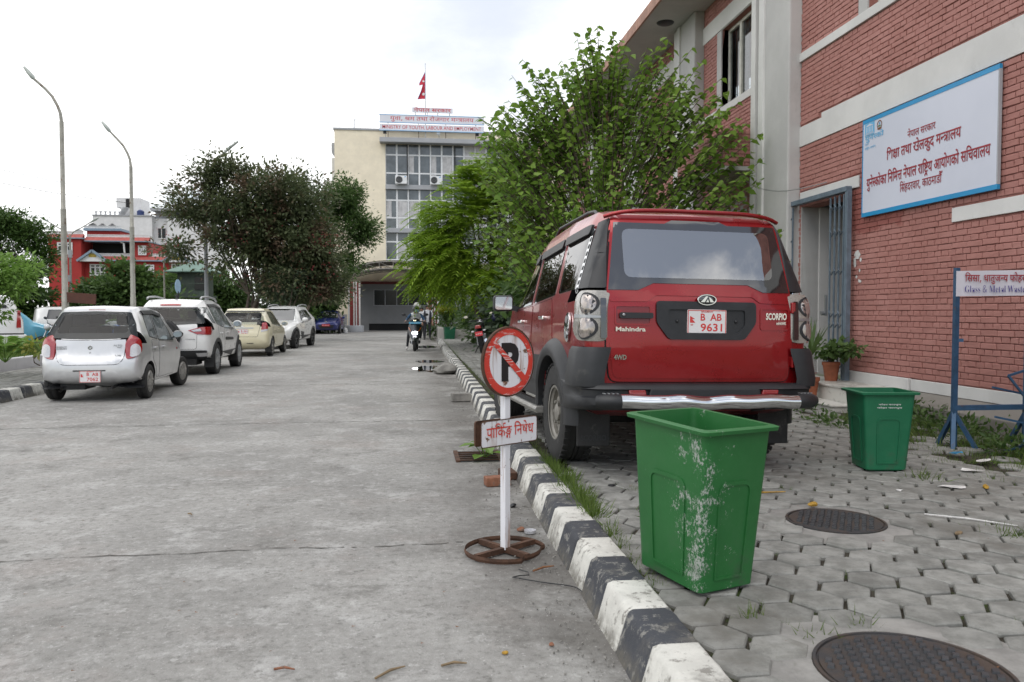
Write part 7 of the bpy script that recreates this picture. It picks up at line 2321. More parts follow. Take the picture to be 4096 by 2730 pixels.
for sd in (-1, 1):
 a_ = 30 if sd < 0 else -30
 k = 1 if sd < 0 else -1
 tl = E_.panel('tail_lamp', rounded([(k * u, z) for u, z in [(-0.36, 0.98), (-0.60, 1.05), (-0.86, 1.06), (-0.90, 0.99), (-0.84, 0.88), (-0.52, 0.90)]], 0.02), a_, M_TAIL, 0.014, 0.02, res=0.06)
 E_.panel('reversing_lens', rounded([(k * u, z) for u, z in [(-0.42, 0.985), (-0.60, 1.025), (-0.62, 0.965), (-0.47, 0.955)]], 0.01), a_, M_CLEAR, 0.022, 0.01, res=0.06, parent=tl)
 E_.panel('fog_lamp', rounded([(k * u, z) for u, z in [(-0.50, 0.49), (-0.74, 0.50), (-0.74, 0.42), (-0.56, 0.41)]], 0.01), a_, M_CLEAR, 0.04, 0.02, res=0.06)
 for q in ([(1.42, 1.0), (2.46, 0.94), (2.50, 0.7), (2.42, 0.40), (1.42, 0.40)], [(0.82, 1.08), (1.38, 1.01), (1.38, 0.40), (1.20, 0.42), (1.12, 0.64), (0.90, 0.78)]):
  E_.gapped('door', rounded(q, 0.05), E_.side_a(sd), M_WCAR, 0.004, 0.006, res=0.09)
 E_.panel('sill_cladding', rounded([(1.10, 0.48), (2.80, 0.48), (2.75, 0.30), (1.10, 0.30)], 0.03), E_.side_a(sd), M_TRIM, 0.016, 0.02, res=0.09)
 E_.panel('door_moulding', rounded([(1.50, 0.80), (2.35, 0.77), (2.35, 0.71), (1.50, 0.73)], 0.02), E_.side_a(sd), M_TRIM, 0.016, 0.014, res=0.09)
 E_.panel('rain_visor', rounded([(0.80, 1.55), (1.45, 1.56), (2.05, 1.48), (2.02, 1.44), (1.44, 1.50), (0.84, 1.49)], 0.02), E_.side_a(sd), M_BLACK, 0.022, 0.015, res=0.08)
 for wy in (0.72, 3.17):
  E_.panel('arch_cladding', circ(wy, 0.335, 0.47, 24, a0=-4, a1=184) + circ(wy, 0.335, 0.395, 24, a0=-4, a1=184)[::-1], E_.side_a(sd), M_TRIM, 0.014, 0.02, res=0.09)
  b = MB()
  b.box((sd * 0.77, wy - 0.40, 0.30), (0.2, 0.02, 0.26))
  b.build('mud_flap', M_RUBBER, E_.t)
 for y_ in (1.12, 1.78):
  E_.handle(y_, 0.90, sd, M_WCAR, 0.16)
 E_.mirror(2.38, 1.06, sd, M_WCAR, 0.95)
 b = MB()
 b.tube([(sd * 0.56, 0.55, 1.66), (sd * 0.56, 0.65, 1.70), (sd * 0.56, 1.2, 1.72), (sd * 0.56, 1.9, 1.68), (sd * 0.56, 2.05, 1.62)], 0.022, 8)
 b.build('roof_rail', M_STEEL, E_.t, smooth=50)
b = MB()
b.tube([(0, 0.75, 1.66), (0, 0.80, 1.69), (0, 0.74, 1.78)], [0.03, 0.02, 0.006], 8)
b.build('aerial', M_BLACK, E_.t)
b = MB()
b.box((0.0, 0.4, 0.30), (1.1, 0.5, 0.14)).tube([(-0.6, 0.72, 0.33), (0.6, 0.72, 0.33)], 0.05, 8)
b.build('rear_axle', M_RUBBER, E_.t)
# cream hatchback
M_CREAMCAR = paint('cream_car_paint', (0.68, 0.625, 0.43), 0.0, 0.35, dust=0.06)
av = small_car('parked_hatchback', 'cream yellow hatchback with dark spoiler edge, third car of the row', M_CREAMCAR, (-5.22, 25.05, 0), 0.0, 3.88, 1.68, 1.50, 2.42, 0.66, 0.295,
    [(0.3, 0.06), (0.45, 0.0), (0.7, 0.02), (0.8, 0.06), (1.0, 0.10), (1.42, 0.44), (1.5, 0.48)],
    [(0, 1.40), (0.2, 1.44), (0.7, 1.49), (1.5, 1.50), (2.1, 1.42), (2.85, 0.98), (3.1, 0.93), (3.6, 0.80), (3.88, 0.72)],
    [(0, 1.0), (1.2, 0.95), (2.6, 0.89), (3.88, 0.7)], 0.58,
    [[(0.70, 1.02), (1.26, 0.97), (1.30, 1.38), (0.92, 1.37)], [(1.34, 0.96), (2.35, 0.91), (1.95, 1.33), (1.38, 1.38)]], 'five', M_ALLOY,
    cabin=[(0, rounded(rect(-0.55, 1.06, 0.55, 1.36), 0.08)), (180, [(-0.62, 1.0), (0.62, 1.0), (0.52, 1.38), (-0.52, 1.38)])])
av.seats([(0.9, 0.55), (1.75, 0.55)])
av.panel('rear_window', rounded([(-0.68, 1.0), (0.68, 1.0), (0.56, 1.38), (-0.56, 1.38)], 0.06), 0, M_CARGLASS, 0.006, 0.002, res=0.07)
av.panel('spoiler_edge', rounded([(-0.60, 1.385), (0.60, 1.385), (0.58, 1.415), (-0.58, 1.415)], 0.01), 0, M_BLACK, 0.03, 0.03, res=0.07)
av.gapped('tailgate', rounded([(-0.55, 0.975), (0.55, 0.975), (0.48, 0.62), (-0.48, 0.62)], 0.04), 0, M_CREAMCAR, 0.006, 0.008, res=0.07)
av.panel('garnish', rounded([(-0.36, 0.90), (0.36, 0.90), (0.35, 0.87), (-0.35, 0.87)], 0.01), 0, M_STEEL, 0.014, 0.01)
av.plate((0.05, 0.755), 0.30, 0.19, 0, M_PLATE, [('B  AA', 0.035, 0.012, 0.05, 0.165), ('7626', 0.035, -0.066, 0.055, 0.165)], M_PLATE_RED, off=0.02)
p, d = av.ray(0, 0.0, 0.935)
b = MB()
b.prism([(-0.07, 0.012), (-0.025, 0.012), (-0.025, 0.026), (0.03, 0.026), (0.03, 0.012), (0.075, 0.012), (0.065, -0.012), (0.02, -0.012), (0.02, -0.026), (-0.035, -0.026), (-0.035, -0.012), (-0.08, -0.012)], -0.02, -0.008, lambda u, v, w: (p.x + u, p.y + w, p.z + v))
b.build('emblem', M_CHROME, av.t)
av.panel('reflector', rounded(rect(0.16, 0.405, 0.36, 0.425), 0.005), 0, M_TRIM, 0.008, 0.01)
for sd in (-1, 1):
 a_ = 40 if sd < 0 else -40
 k = 1 if sd < 0 else -1
 tl = av.panel('tail_lamp', rounded([(k * u, z) for u, z in [(-0.50, 0.83), (-0.56, 1.04), (-0.68, 1.06), (-0.70, 0.86)]], 0.02), a_, M_TAIL, 0.014, 0.02, res=0.05)
 av.panel('reversing_lens', rounded([(k * u, z) for u, z in [(-0.48, 0.765), (-0.50, 0.825), (-0.70, 0.85), (-0.69, 0.81)]], 0.01), a_, M_CLEAR, 0.014, 0.018, res=0.05, parent=tl)
 for q in ([(1.34, 0.93), (2.36, 0.87), (2.40, 0.65), (2.32, 0.32), (1.34, 0.32)], [(0.80, 0.98), (1.30, 0.94), (1.30, 0.32), (1.12, 0.34), (1.05, 0.54), (0.85, 0.68)]):
  av.gapped('door', rounded(q, 0.05), av.side_a(sd), M_CREAMCAR, 0.004, 0.006, res=0.1)
 for y_ in (1.06, 1.70):
  av.handle(y_, 0.82, sd, M_CREAMCAR, 0.15)
 av.mirror(2.25, 0.96, sd, M_CREAMCAR, 0.9)
 for wy in (0.66, 3.08):
  b = MB()
  b.box((sd * 0.74, wy - 0.36, 0.24), (0.18, 0.02, 0.2))
  b.build('mud_flap', M_RUBBER, av.t)
# white crossover facing the camera
kx_car = small_car('parked_crossover', 'white crossover facing the camera with black cladding, fourth in the row', M_WCAR, (-4.9, 34.31, 0), 174, 4.25, 1.76, 1.61, 2.60, 0.75, 0.335,
     [(0.3, 0.08), (0.6, 0.0), (1.0, 0.06), (1.5, 0.40), (1.6, 0.44)],
     [(0, 1.50), (0.2, 1.53), (0.8, 1.60), (1.7, 1.61), (2.3, 1.53), (3.05, 1.06), (3.3, 1.02), (3.9, 0.93), (4.25, 0.82)],
     [(0, 1.12), (1.2, 1.04), (2.8, 0.96), (4.25, 0.78)], 0.60,
     [[(0.85, 1.12), (1.40, 1.04), (1.46, 1.45), (1.0, 1.44)], [(1.48, 1.03), (2.55, 0.97), (2.15, 1.40), (1.55, 1.45)]], 'five', M_BLACK, cabin=False, zb=0.28, tw=0.21, rimk=0.68)
K = kx_car
K.panel('windscreen', rounded([(-0.68, 1.05), (0.68, 1.05), (0.56, 1.50), (-0.56, 1.50)], 0.05), 180, M_FARGLASS, 0.006, 0.006, res=0.08)
K.panel('grille', rounded([(-0.32, 0.80), (0.32, 0.80), (0.22, 0.62), (-0.22, 0.62)], 0.03), 180, M_BLACK, 0.008, 0.01, res=0.08)
K.panel('lower_intake', rounded([(-0.60, 0.50), (0.60, 0.50), (0.50, 0.32), (-0.50, 0.32)], 0.03), 180, M_TRIM, 0.010, 0.01, res=0.08)
for sd in (-1, 1):
 a_ = 180 - 35 * sd
 k = 1 if sd < 0 else -1
 K.panel('headlight', rounded([(-k * u, z) for u, z in [(0.36, 0.78), (0.64, 0.84), (0.90, 0.92), (0.92, 0.86), (0.70, 0.76), (0.45, 0.72)]], 0.02), 180 + (35 if sd < 0 else -35) * -1, M_CLEAR, 0.012, 0.015, res=0.07)
 K.panel('fog_lamp_frame', rounded([(-k * u, z) for u, z in [(0.58, 0.60), (0.86, 0.64), (0.82, 0.42), (0.60, 0.44)]], 0.02), 180 + (35 if sd < 0 else -35) * -1, M_TRIM, 0.012, 0.015, res=0.07)
 K.panel('sill_cladding', rounded([(1.15, 0.48), (2.95, 0.48), (2.9, 0.29), (1.15, 0.29)], 0.03), K.side_a(sd), M_TRIM, 0.014, 0.02, res=0.1)
 for wy in (0.75, 3.35):
  K.panel('arch_cladding', circ(wy, 0.335, 0.47, 24, a0=-4, a1=184) + circ(wy, 0.335, 0.395, 24, a0=-4, a1=184)[::-1], K.side_a(sd), M_TRIM, 0.014, 0.02, res=0.09)
 for q in ([(1.50, 1.0), (2.56, 0.94), (2.60, 0.7), (2.52, 0.40), (1.50, 0.40)], [(0.9, 1.06), (1.46, 1.01), (1.46, 0.40), (1.28, 0.42), (1.2, 0.64), (0.98, 0.78)]):
  K.gapped('door', rounded(q, 0.05), K.side_a(sd), M_WCAR, 0.004, 0.006, res=0.1)
 K.mirror(2.5, 1.05, sd, M_WCAR, 1.0)
 for y_ in (1.2, 1.85):
  K.handle(y_, 0.88, sd, M_STEEL, 0.15)
 b = MB()
 b.tube([(sd * 0.57, 0.6, 1.61), (sd * 0.57, 0.72, 1.66), (sd * 0.57, 1.3, 1.67), (sd * 0.57, 2.0, 1.62), (sd * 0.57, 2.1, 1.57)], 0.022, 8)
 b.build('roof_rail', M_STEEL, K.t, smooth=50)
# blue hatchback facing the camera at the end of the row
M_BLUECAR = paint('deep_blue_car_paint', (0.012, 0.02, 0.13), 0.3, 0.3, dust=0.03)
mz = small_car('parked_hatchback', 'deep blue hatchback facing the camera with red plate, last of the row', M_BLUECAR, (-5.4, 54.2, 0), 180, 3.9, 1.69, 1.475, 2.49, 0.62, 0.295,
    [(0.3, 0.06), (0.5, 0.0), (1.0, 0.08), (1.47, 0.4)],
    [(0, 1.38), (0.2, 1.42), (0.7, 1.47), (1.4, 1.475), (2.0, 1.40), (2.85, 0.98), (3.1, 0.95), (3.6, 0.85), (3.9, 0.72)],
    [(0, 1.02), (1.2, 0.96), (2.6, 0.90), (3.9, 0.7)], 0.57,
    [[(0.70, 1.03), (1.26, 0.98), (1.30, 1.35), (0.92, 1.34)], [(1.34, 0.97), (2.35, 0.92), (1.95, 1.30), (1.38, 1.35)]], 'five', M_ALLOY, cabin=False)
mz.panel('windscreen', rounded([(-0.66, 0.99), (0.66, 0.99), (0.54, 1.39), (-0.54, 1.39)], 0.05), 180, M_FARGLASS, 0.006, 0.006, res=0.08)
mz.panel('grille', rounded([(-0.50, 0.56), (0.50, 0.56), (0.38, 0.34), (-0.38, 0.34)], 0.06), 180, M_BLACK, 0.008, 0.01, res=0.08)
mz.plate((0.0, 0.55), 0.48, 0.13, 180, M_PLATE_BG, [('dev:plate', 0, -0.03, 0.06, 0.40)], M_WHITE, off=0.03, emblem=False)
p, d = mz.ray(180, 0.0, 0.73)
b = MB()
b.tube([(0.075 * math.cos(t * 0.314), p.y + 0.012, p.z + 0.055 * math.sin(t * 0.314)) for t in range(20)], 0.008, 6, closed=True)
b.tube([(-0.06, p.y + 0.012, p.z + 0.03), (0, p.y + 0.016, p.z - 0.012), (0.06, p.y + 0.012, p.z + 0.03)], 0.008, 6)
b.build('emblem', M_CHROME, mz.t)
for sd in (-1, 1):
 aa = 180 + (35 if sd < 0 else -35) * -1
 k = 1 if sd < 0 else -1
 mz.panel('headlight', rounded([(-k * u, z) for u, z in [(0.42, 0.70), (0.70, 0.84), (0.84, 0.86), (0.82, 0.74), (0.60, 0.66)]], 0.03), aa, M_CLEAR, 0.012, 0.015, res=0.07)
 mz.panel('fog_lamp', circ(-k * 0.62, 0.46, 0.05, 14), aa, M_CLEAR, 0.012, 0.015, res=None)
 mz.mirror(2.25, 0.98, sd, M_BLUECAR, 0.9)
 for y_ in (1.06, 1.70):
  mz.handle(y_, 0.82, sd, M_BLUECAR, 0.15)
# yard behind the lawn: white van, sky-blue hatchback, pale jeep, dark red car, one far white car
M_SKYCAR = paint('sky_blue_car_paint', (0.10, 0.36, 0.50), 0.1, 0.35, dust=0.06)
M_MAROON = paint('maroon_car_paint', (0.16, 0.015, 0.015), 0.2, 0.35, dust=0.06)
van = small_car('parked_van', 'white high-backed van behind the lawn at the left edge of the picture', M_WCAR, (-9.85, 19.6, 0.05), 28, 4.4, 1.78, 1.75, 2.6, 0.85, 0.34,
    [(0.4, 0.0), (0.8, 0.06), (1.75, 0.22)], [(0, 1.66), (0.3, 1.73), (1.5, 1.76), (2.6, 1.70), (3.4, 1.12), (3.7, 1.06), (4.4, 0.95)], [(0, 1.15), (4.4, 0.95)], 0.66,
    [[(0.45, 1.18), (1.35, 1.14), (1.35, 1.56), (0.55, 1.56)], [(1.45, 1.13), (2.7, 1.08), (2.3, 1.52), (1.5, 1.56)]], 'steel', M_STEELRIM, cabin=False, zb=0.35)
van.panel('tail_lamp', rounded([(0.70, 0.95), (0.80, 0.95), (0.80, 1.38), (0.74, 1.38)], 0.02), 0, M_TAIL, 0.012, 0.015)
van.panel('tail_lamp', rounded([(-0.70, 0.95), (-0.80, 0.95), (-0.80, 1.38), (-0.74, 1.38)], 0.02), 0, M_TAIL, 0.012, 0.015)
van.panel('rear_window', rounded([(-0.62, 1.22), (0.25, 1.22), (0.22, 1.58), (-0.56, 1.58)], 0.05), 0, M_FARGLASS, 0.008, 0.008)
van.panel('tailgate_handle', rounded(rect(0.34, 1.42, 0.52, 1.49), 0.02), 0, M_BLACK, 0.02, 0.02)
b = MB()
b.prism([(-0.9, 0.0), (-0.85, -0.16), (0.85, -0.16), (0.9, 0.0), (0.9, 0.3), (0.84, 0.3), (0.80, -0.02), (-0.80, -0.02), (-0.84, 0.3), (-0.9, 0.3)], 0.56, 0.80, lambda u, v, w: (u, v - 0.02, w))
bb = b.build('rear_bumper', M_WCAR, van.t, bevel=0.03)
b = MB()
b.b2((-0.84, -0.17, 0.805), (0.84, 0.0, 0.83))
b.build('bumper_step', M_BLACK, bb)
sky_car = small_car('parked_hatchback', 'sky-blue hatchback seen from the side behind the lawn and the small palm', M_SKYCAR, (-14.68, 26.23, 0.0), -62, 3.55, 1.5, 1.62, 2.35, 0.6, 0.275,
     [(0.3, 0.04), (0.8, 0.0), (1.6, 0.18)], [(0, 1.56), (0.3, 1.61), (1.8, 1.62), (2.2, 1.55), (2.75, 1.08), (3.0, 1.02), (3.55, 0.88)], [(0, 1.05), (3.55, 0.88)], 0.60,
     [[(0.45, 1.08), (1.25, 1.04), (1.28, 1.48), (0.55, 1.48)], [(1.36, 1.04), (2.35, 1.0), (2.1, 1.46), (1.38, 1.48)]], 'cap', M_ALLOY, cabin=False)
for sd in (-1, 1):
 for q in ([(1.34, 1.0), (2.36, 0.96), (2.40, 0.65), (2.32, 0.32), (1.34, 0.32)], [(0.62, 1.02), (1.30, 1.0), (1.30, 0.32), (1.0, 0.34), (0.92, 0.54), (0.66, 0.62)]):
  sky_car.gapped('door', rounded(q, 0.05), sky_car.side_a(sd), M_SKYCAR, 0.004, 0.006, res=0.1)
 sky_car.panel('sill_stripe', rounded(rect(0.95, 0.36, 2.6, 0.44), 0.02), sky_car.side_a(sd), M_TRIM, 0.01, 0.01, res=0.1)
 sky_car.mirror(2.3, 1.05, sd, M_SKYCAR, 0.9)
 for y_ in (1.12, 2.12 - 0.6):
  sky_car.handle(y_, 0.86, sd, M_SKYCAR, 0.15)
for nm, lb, pm, loc, rz in (('parked_jeep', 'pale jeep far back in the yard behind parked motorcycles', M_WCAR, (-17.2, 38.6, 0), -62),
       ('parked_car', 'dark red car furthest back in the yard, mostly hidden', M_MAROON, (-17.2, 44.5, 0), -62),
       ('parked_car', 'distant white car glimpsed between trunks above the cream hatchback', M_WCAR, (-11.2, 50.5, 0), -70)):
 c = small_car(nm, lb, pm, loc, rz, 4.0, 1.72, 1.62, 2.5, 0.7, 0.32, [(0.3, 0.05), (0.8, 0.0), (1.6, 0.14)],
     [(0, 1.54), (0.3, 1.60), (1.8, 1.62), (2.2, 1.56), (2.8, 1.06), (3.1, 1.01), (4.0, 0.90)], [(0, 1.05), (4.0, 0.88)], 0.62,
     [[(0.5, 1.08), (1.3, 1.04), (1.33, 1.46), (0.6, 1.46)], [(1.4, 1.04), (2.4, 1.0), (2.15, 1.44), (1.43, 1.46)]], 'cap', M_ALLOY, cabin=False)
 c.panel('windscreen', rounded([(-0.66, 1.08), (0.66, 1.08), (0.56, 1.52), (-0.56, 1.52)], 0.05), 180, M_FARGLASS, 0.006, 0.006, res=0.1)
 for sd in (-1, 1):
  c.panel('headlight', circ(sd * 0.58, 0.80, 0.10, 14), 180, M_CLEAR, 0.01, 0.02, res=None)
  c.mirror(2.35, 1.08, sd, M_BLACK, 0.9)
# ------------------------------------------------------------------ two-wheelers
def ring_wheel(parent, y, r, w, m=M_RUBBER):
 b = MB()
 mt = Mx.Rotation(R(90), 4, 'Y')
 b.lathe([(r - 0.09, -w / 2), (r - 0.02, -w / 2), (r, -w / 4), (r, w / 4), (r - 0.02, w / 2), (r - 0.09, w / 2)], 28, mt, close=True)
 o = b.build('wheel', m, parent, (0, y, r), smooth=40)
 b = MB()
 b.lathe([(r - 0.09, -w / 3), (r - 0.10, 0), (r - 0.09, w / 3)], 28, mt)
 b.tube([(-w * 0.7, 0, 0), (w * 0.7, 0, 0)], 0.04, 10)
 for i in range(5):
  t = i * 1.2566
  b.bar((0, 0.03 * math.cos(t), 0.03 * math.sin(t)), (0, (r - 0.09) * math.cos(t), (r - 0.09) * math.sin(t)), 0.03, 0.02)
 b.build('rim', M_BLACK, o)
 return o
def bike_mirror(parent, sd, z=1.12, y=0.95, m=M_BLACK, face=M_CHROME, back=1):
 b = MB()
 b.tube([(sd * 0.24, y, z - 0.16), (sd * 0.28, y - 0.02, z - 0.06), (sd * 0.36, y - 0.02, z)], 0.008, 6)
 b.ball((sd * 0.40, y - 0.02, z + 0.02), 0.075, 12, 8, (1.0, 0.3, 0.62))
 o = b.build('mirror', m, parent, smooth=50)
 b = MB()
 b.add([(sd * 0.40 + 0.064 * math.cos(t * 0.524), y - 0.045, z + 0.02 + 0.038 * math.sin(t * 0.524)) for t in range(12)], [tuple(range(12))])
 b.build('mirror_glass', face, o)
M_SCOOT = mat('scooter_dark_paint', (0.02, 0.022, 0.025), 0.2, var=0.2, coat=0.8)
M_BLUEPLATE = mat('blue_number_plate', (0.06, 0.42, 0.68), 0.4, var=0.05)
g = NG('lit_headlamp')
M_LIT = g.set(col=(1, 1, 1), ec=(0.95, 0.92, 1.0, 1), es=9.0)
g = NG('lit_position_lamp')
M_LIT2 = g.set(col=(1, 0.85, 0.6), ec=(1.0, 0.85, 0.55, 1), es=1.6)
M_ORANGE = lens('orange_lens', (0.50, 0.12, 0.02))
sc = thing('scooter', 'dark scooter with lit headlamp and blue plate riding towards the camera', 'scooter', (0.08, 29.15, 0), R(180 - 3))
ring_wheel(sc, 0.98, 0.25, 0.11)
ring_wheel(sc, -0.30, 0.25, 0.12)
def curved(name, outl, y0, k, m, parent, th=0.03, res=0.06, lean=0.0):
 return place(name, plate_mesh(name, [rounded(outl, 0.03)], lambda u, v, w: (u, y0 - k * u * u + lean * (v - 0.7) + w, v), th, [m], res=res), parent)
ap = curved('front_apron', [(-0.10, 0.40), (0.10, 0.40), (0.19, 0.52), (0.245, 0.70), (0.22, 0.90), (0.12, 1.03), (-0.12, 1.03), (-0.22, 0.90), (-0.245, 0.70), (-0.19, 0.52)], 0.93, 1.6, M_SCOOT, sc, 0.05, lean=-0.25)
curved('headlamp', [(-0.085, 0.575), (0.085, 0.575), (0.10, 0.64), (0.08, 0.69), (-0.08, 0.69), (-0.10, 0.64)], 0.975, 0.9, M_LIT, ap, lean=-0.25)
for sd in (-1, 1):
 curved('turn_signal', [(sd * 0.13, 0.70), (sd * 0.15, 0.69), (sd * 0.235, 0.82), (sd * 0.20, 0.84)], 0.965, 1.6, M_ORANGE, ap, 0.02, lean=-0.25)
 b = MB()
 b.bar((sd * 0.075, 0.86, 1.10), (sd * 0.01, 0.90, 1.065), 0.035, 0.03)
 b.build('position_lamp', M_LIT2, sc)
 b = MB()
 b.tube([(sd * 0.10, 0.98, 0.25), (sd * 0.10, 0.90, 0.52)], 0.028, 8)
 b.build('fork_leg', M_STEEL, sc, smooth=40)
 b = MB()
 b.tube([(sd * 0.05, 0.76, 1.03), (sd * 0.20, 0.74, 1.04), (sd * 0.36, 0.66, 1.02)], 0.022, 8)
 b.build('handlebar', M_BLACK, sc, smooth=40)
 bike_mirror(sc, sd, 1.26, 0.74, back=-1)
b = MB()
b.ball((0, 0.80, 1.08), 0.17, 16, 10, (1.0, 0.62, 0.62))
b.build('handlebar_cowl', M_SCOOT, sc, smooth=60)
b = MB()
b.b2((-0.20, 0.868, 0.955), (0.20, 0.93, 1.025))
pl = b.build('number_plate', M_BLUEPLATE, sc)
letters('lettering', pl, M_WHITE, 'dev:plate', (0, 0.931, 0.972), (-1, 0, 0), (0, 0, 1), 0.035, width=0.33, bold=12)
b = MB()
b.lathe([(0.27, -0.07), (0.285, 0), (0.27, 0.07)], 20, Mx.Translation((0, 0.98, 0.25)) @ Mx.Rotation(R(90), 4, 'Y'))
b.v = [(x, y, max(z, 0.36)) for x, y, z in b.v]
b.build('front_fender', M_SCOOT, sc, smooth=50)
b = MB()
b.box((0, 0.52, 0.30), (0.36, 0.55, 0.10))
b.build('footboard', M_BLACK, sc, bevel=0.03)
b = MB()
b.box((0, -0.12, 0.52), (0.34, 0.85, 0.34), taper=(0.8, 0.9))
b.build('rear_body', M_SCOOT, sc, bevel=0.08, seg=3)
b = MB()
b.box((0, -0.10, 0.74), (0.30, 0.85, 0.11))
b.build('seat', M_BLACK, sc, bevel=0.04, seg=3)
def motorcycle(label, loc, rz, col, lean, group='motorcycles parked in the yard', plate=True):
 m = thing('parked_motorcycle', label, 'motorcycle', loc, 0, group)
 m.rotation_euler = (0, R(lean), rz)
 ring_wheel(m, 0.0, 0.30, 0.12)
 ring_wheel(m, 1.30, 0.30, 0.10)
 b = MB()
 b.ball((0, 0.82, 0.78), 0.24, 14, 10, (0.62, 1.25, 0.6), (R(12), 0, 0))
 b.build('fuel_tank', col, m, smooth=60)
 b = MB()
 b.box((0, 0.30, 0.78), (0.22, 0.75, 0.10), (R(-6), 0, 0), taper=(0.85, 0.95))
 b.build('seat', M_BLACK, m, bevel=0.03)
 b = MB()
 b.prism([(-0.35, 0.80), (-0.15, 0.90), (0.15, 0.78), (0.4, 0.55), (0.1, 0.6)], -0.11, 0.11, lambda u, v, w: (w, u, v))
 b.build('tail_cowl', col, m, bevel=0.03)
 b = MB()
 b.box((0, 0.70, 0.40), (0.30, 0.42, 0.34))
 b.bar((0, 0.55, 0.3), (0, 0.0, 0.30), 0.07).bar((0, 1.1, 0.9), (0, 0.3, 0.3), 0.06)
 b.build('engine', M_STEEL, m, bevel=0.02)
 b = MB()
 b.tube([(0.16, 0.6, 0.28), (0.17, 0.1, 0.30), (0.17, -0.25, 0.38)], [0.035, 0.05, 0.055], 10)
 b.build('exhaust', M_CHROME, m, smooth=50)
 for sd in (-1, 1):
  b = MB()
  b.tube([(sd * 0.08, 1.30, 0.30), (sd * 0.08, 1.06, 0.95)], 0.028, 8)
  b.build('fork_leg', M_STEEL, m, smooth=40)
  bike_mirror(m, sd, 1.12, 0.98)
  b = MB()
  b.tube([(sd * 0.02, 1.04, 0.97), (sd * 0.2, 1.0, 1.0), (sd * 0.36, 0.9, 0.98)], 0.018, 8)
  b.build('handlebar', M_BLACK, m, smooth=40)
  b = MB()
  b.ball((sd * 0.17, -0.34, 0.68), 0.035, 10, 6, (1.5, 1, 0.8))
  b.build('turn_signal', M_CLEAR, m, smooth=60)
 b = MB()
 b.ball((0, 1.18, 0.90), 0.11, 14, 8, (1, 0.8, 1))
 b.build('headlamp', M_CLEAR, m, smooth=60)
 b = MB()
 b.box((0, -0.37, 0.80), (0.20, 0.06, 0.10), taper=(0.7, 1))
 b.build('tail_lamp', M_TAIL, m, bevel=0.02)
 b = MB()
 b.box((0, -0.42, 0.60), (0.22, 0.012, 0.13), (R(-8), 0, 0))
 p_ = b.build('number_plate', M_PLATE_BG, m)
 letters('lettering', p_, M_WHITE, 'dev:plate', (0, -0.43, 0.575), (1, 0, 0), (0, 0, 1), 0.045, width=0.18, bold=10)
 b = MB()
 b.box((0, -0.34, 0.46), (0.14, 0.03, 0.40), (R(14), 0, 0))
 b.build('rear_fender', M_BLACK, m, bevel=0.01)
 b = MB()
 b.bar((-0.08, 0.6, 0.3), (-0.28, 0.55, 0.0), 0.025)
 b.build('side_stand', M_BLACK, m)
 return m
M_BIKE = [mat('bike_' + n_, c_, 0.25, var=0.2, coat=0.6) for n_, c_ in (('black', (0.015, 0.015, 0.017)), ('red', (0.30, 0.02, 0.02)), ('blue', (0.03, 0.12, 0.40)), ('white', (0.6, 0.6, 0.6)))]
mc = motorcycle('black motorcycle with red plate parked against the shrubs beyond the SUV', (2.02, 23.4, 0.15), R(-8), M_BIKE[0], -9, None)
hm = thing('helmet', 'dark blue helmet hanging from the parked motorcycle handlebar by the shrubs', 'helmet', (2.46, 24.2, 1.20))
b = MB()
b.ball((0, 0, 0.02), 0.135, 16, 12, (0.9, 1.05, 1))
b.v = [(x, y, max(z, -0.10)) for x, y, z in b.v]
b.build('helmet_shell', mat('helmet_blue', (0.02, 0.022, 0.07), 0.3, var=0.1, coat=0.5), hm, smooth=60)
for k, (x, y, c_, w_) in enumerate(((-11.0, 27.8, 0, 'black'), (-12.3, 31.6, 1, 'dark red'), (-11.5, 32.2, 2, 'blue'), (-10.7, 32.6, 3, 'white'), (-9.9, 33.2, 0, 'black'), (-9.1, 33.4, 2, 'blue'))):
 motorcycle(w_ + ' motorcycle ' + ('nearest the sky-blue hatchback, in front of the others', 'leftmost in the row behind the cars', 'second from the left in the row behind the cars', 'in the middle of the row behind the cars',
          'second from the right in the row behind the cars', 'rightmost in the row behind the cars')[k], (x, y, 0), R(150 + 9 * k), M_BIKE[c_], -8)
# ------------------------------------------------------------------ people
M_SKIN = mat('skin', (0.28, 0.155, 0.10), 0.55, var=0.15, vs_=10)
M_SHIRT_W = mat('white_shirt', (0.66, 0.67, 0.70), 0.85, var=0.12, vs_=7, bump=0.4, bs=14, bd=0.02)
M_TROUSER = mat('dark_trousers', (0.016, 0.017, 0.022), 0.85, var=0.2, vs_=7, bump=0.4, bs=14, bd=0.02)
M_VEST = mat('navy_vest', (0.022, 0.025, 0.042), 0.85, var=0.2, vs_=7)
M_SHOE = mat('black_shoe', (0.014, 0.013, 0.012), 0.35, var=0.1)
M_SHOE_W = mat('white_trainer', (0.62, 0.60, 0.58), 0.6, var=0.2)
M_HAIR = mat('black_hair', (0.010, 0.009, 0.009), 0.6, var=0.2)
M_JACKET = mat('blue_jacket', (0.018, 0.07, 0.15), 0.8, var=0.2, vs_=7, bump=0.4, bs=14, bd=0.02)
M_MASK = mat('pale_blue_mask', (0.28, 0.50, 0.62), 0.8, var=0.1)
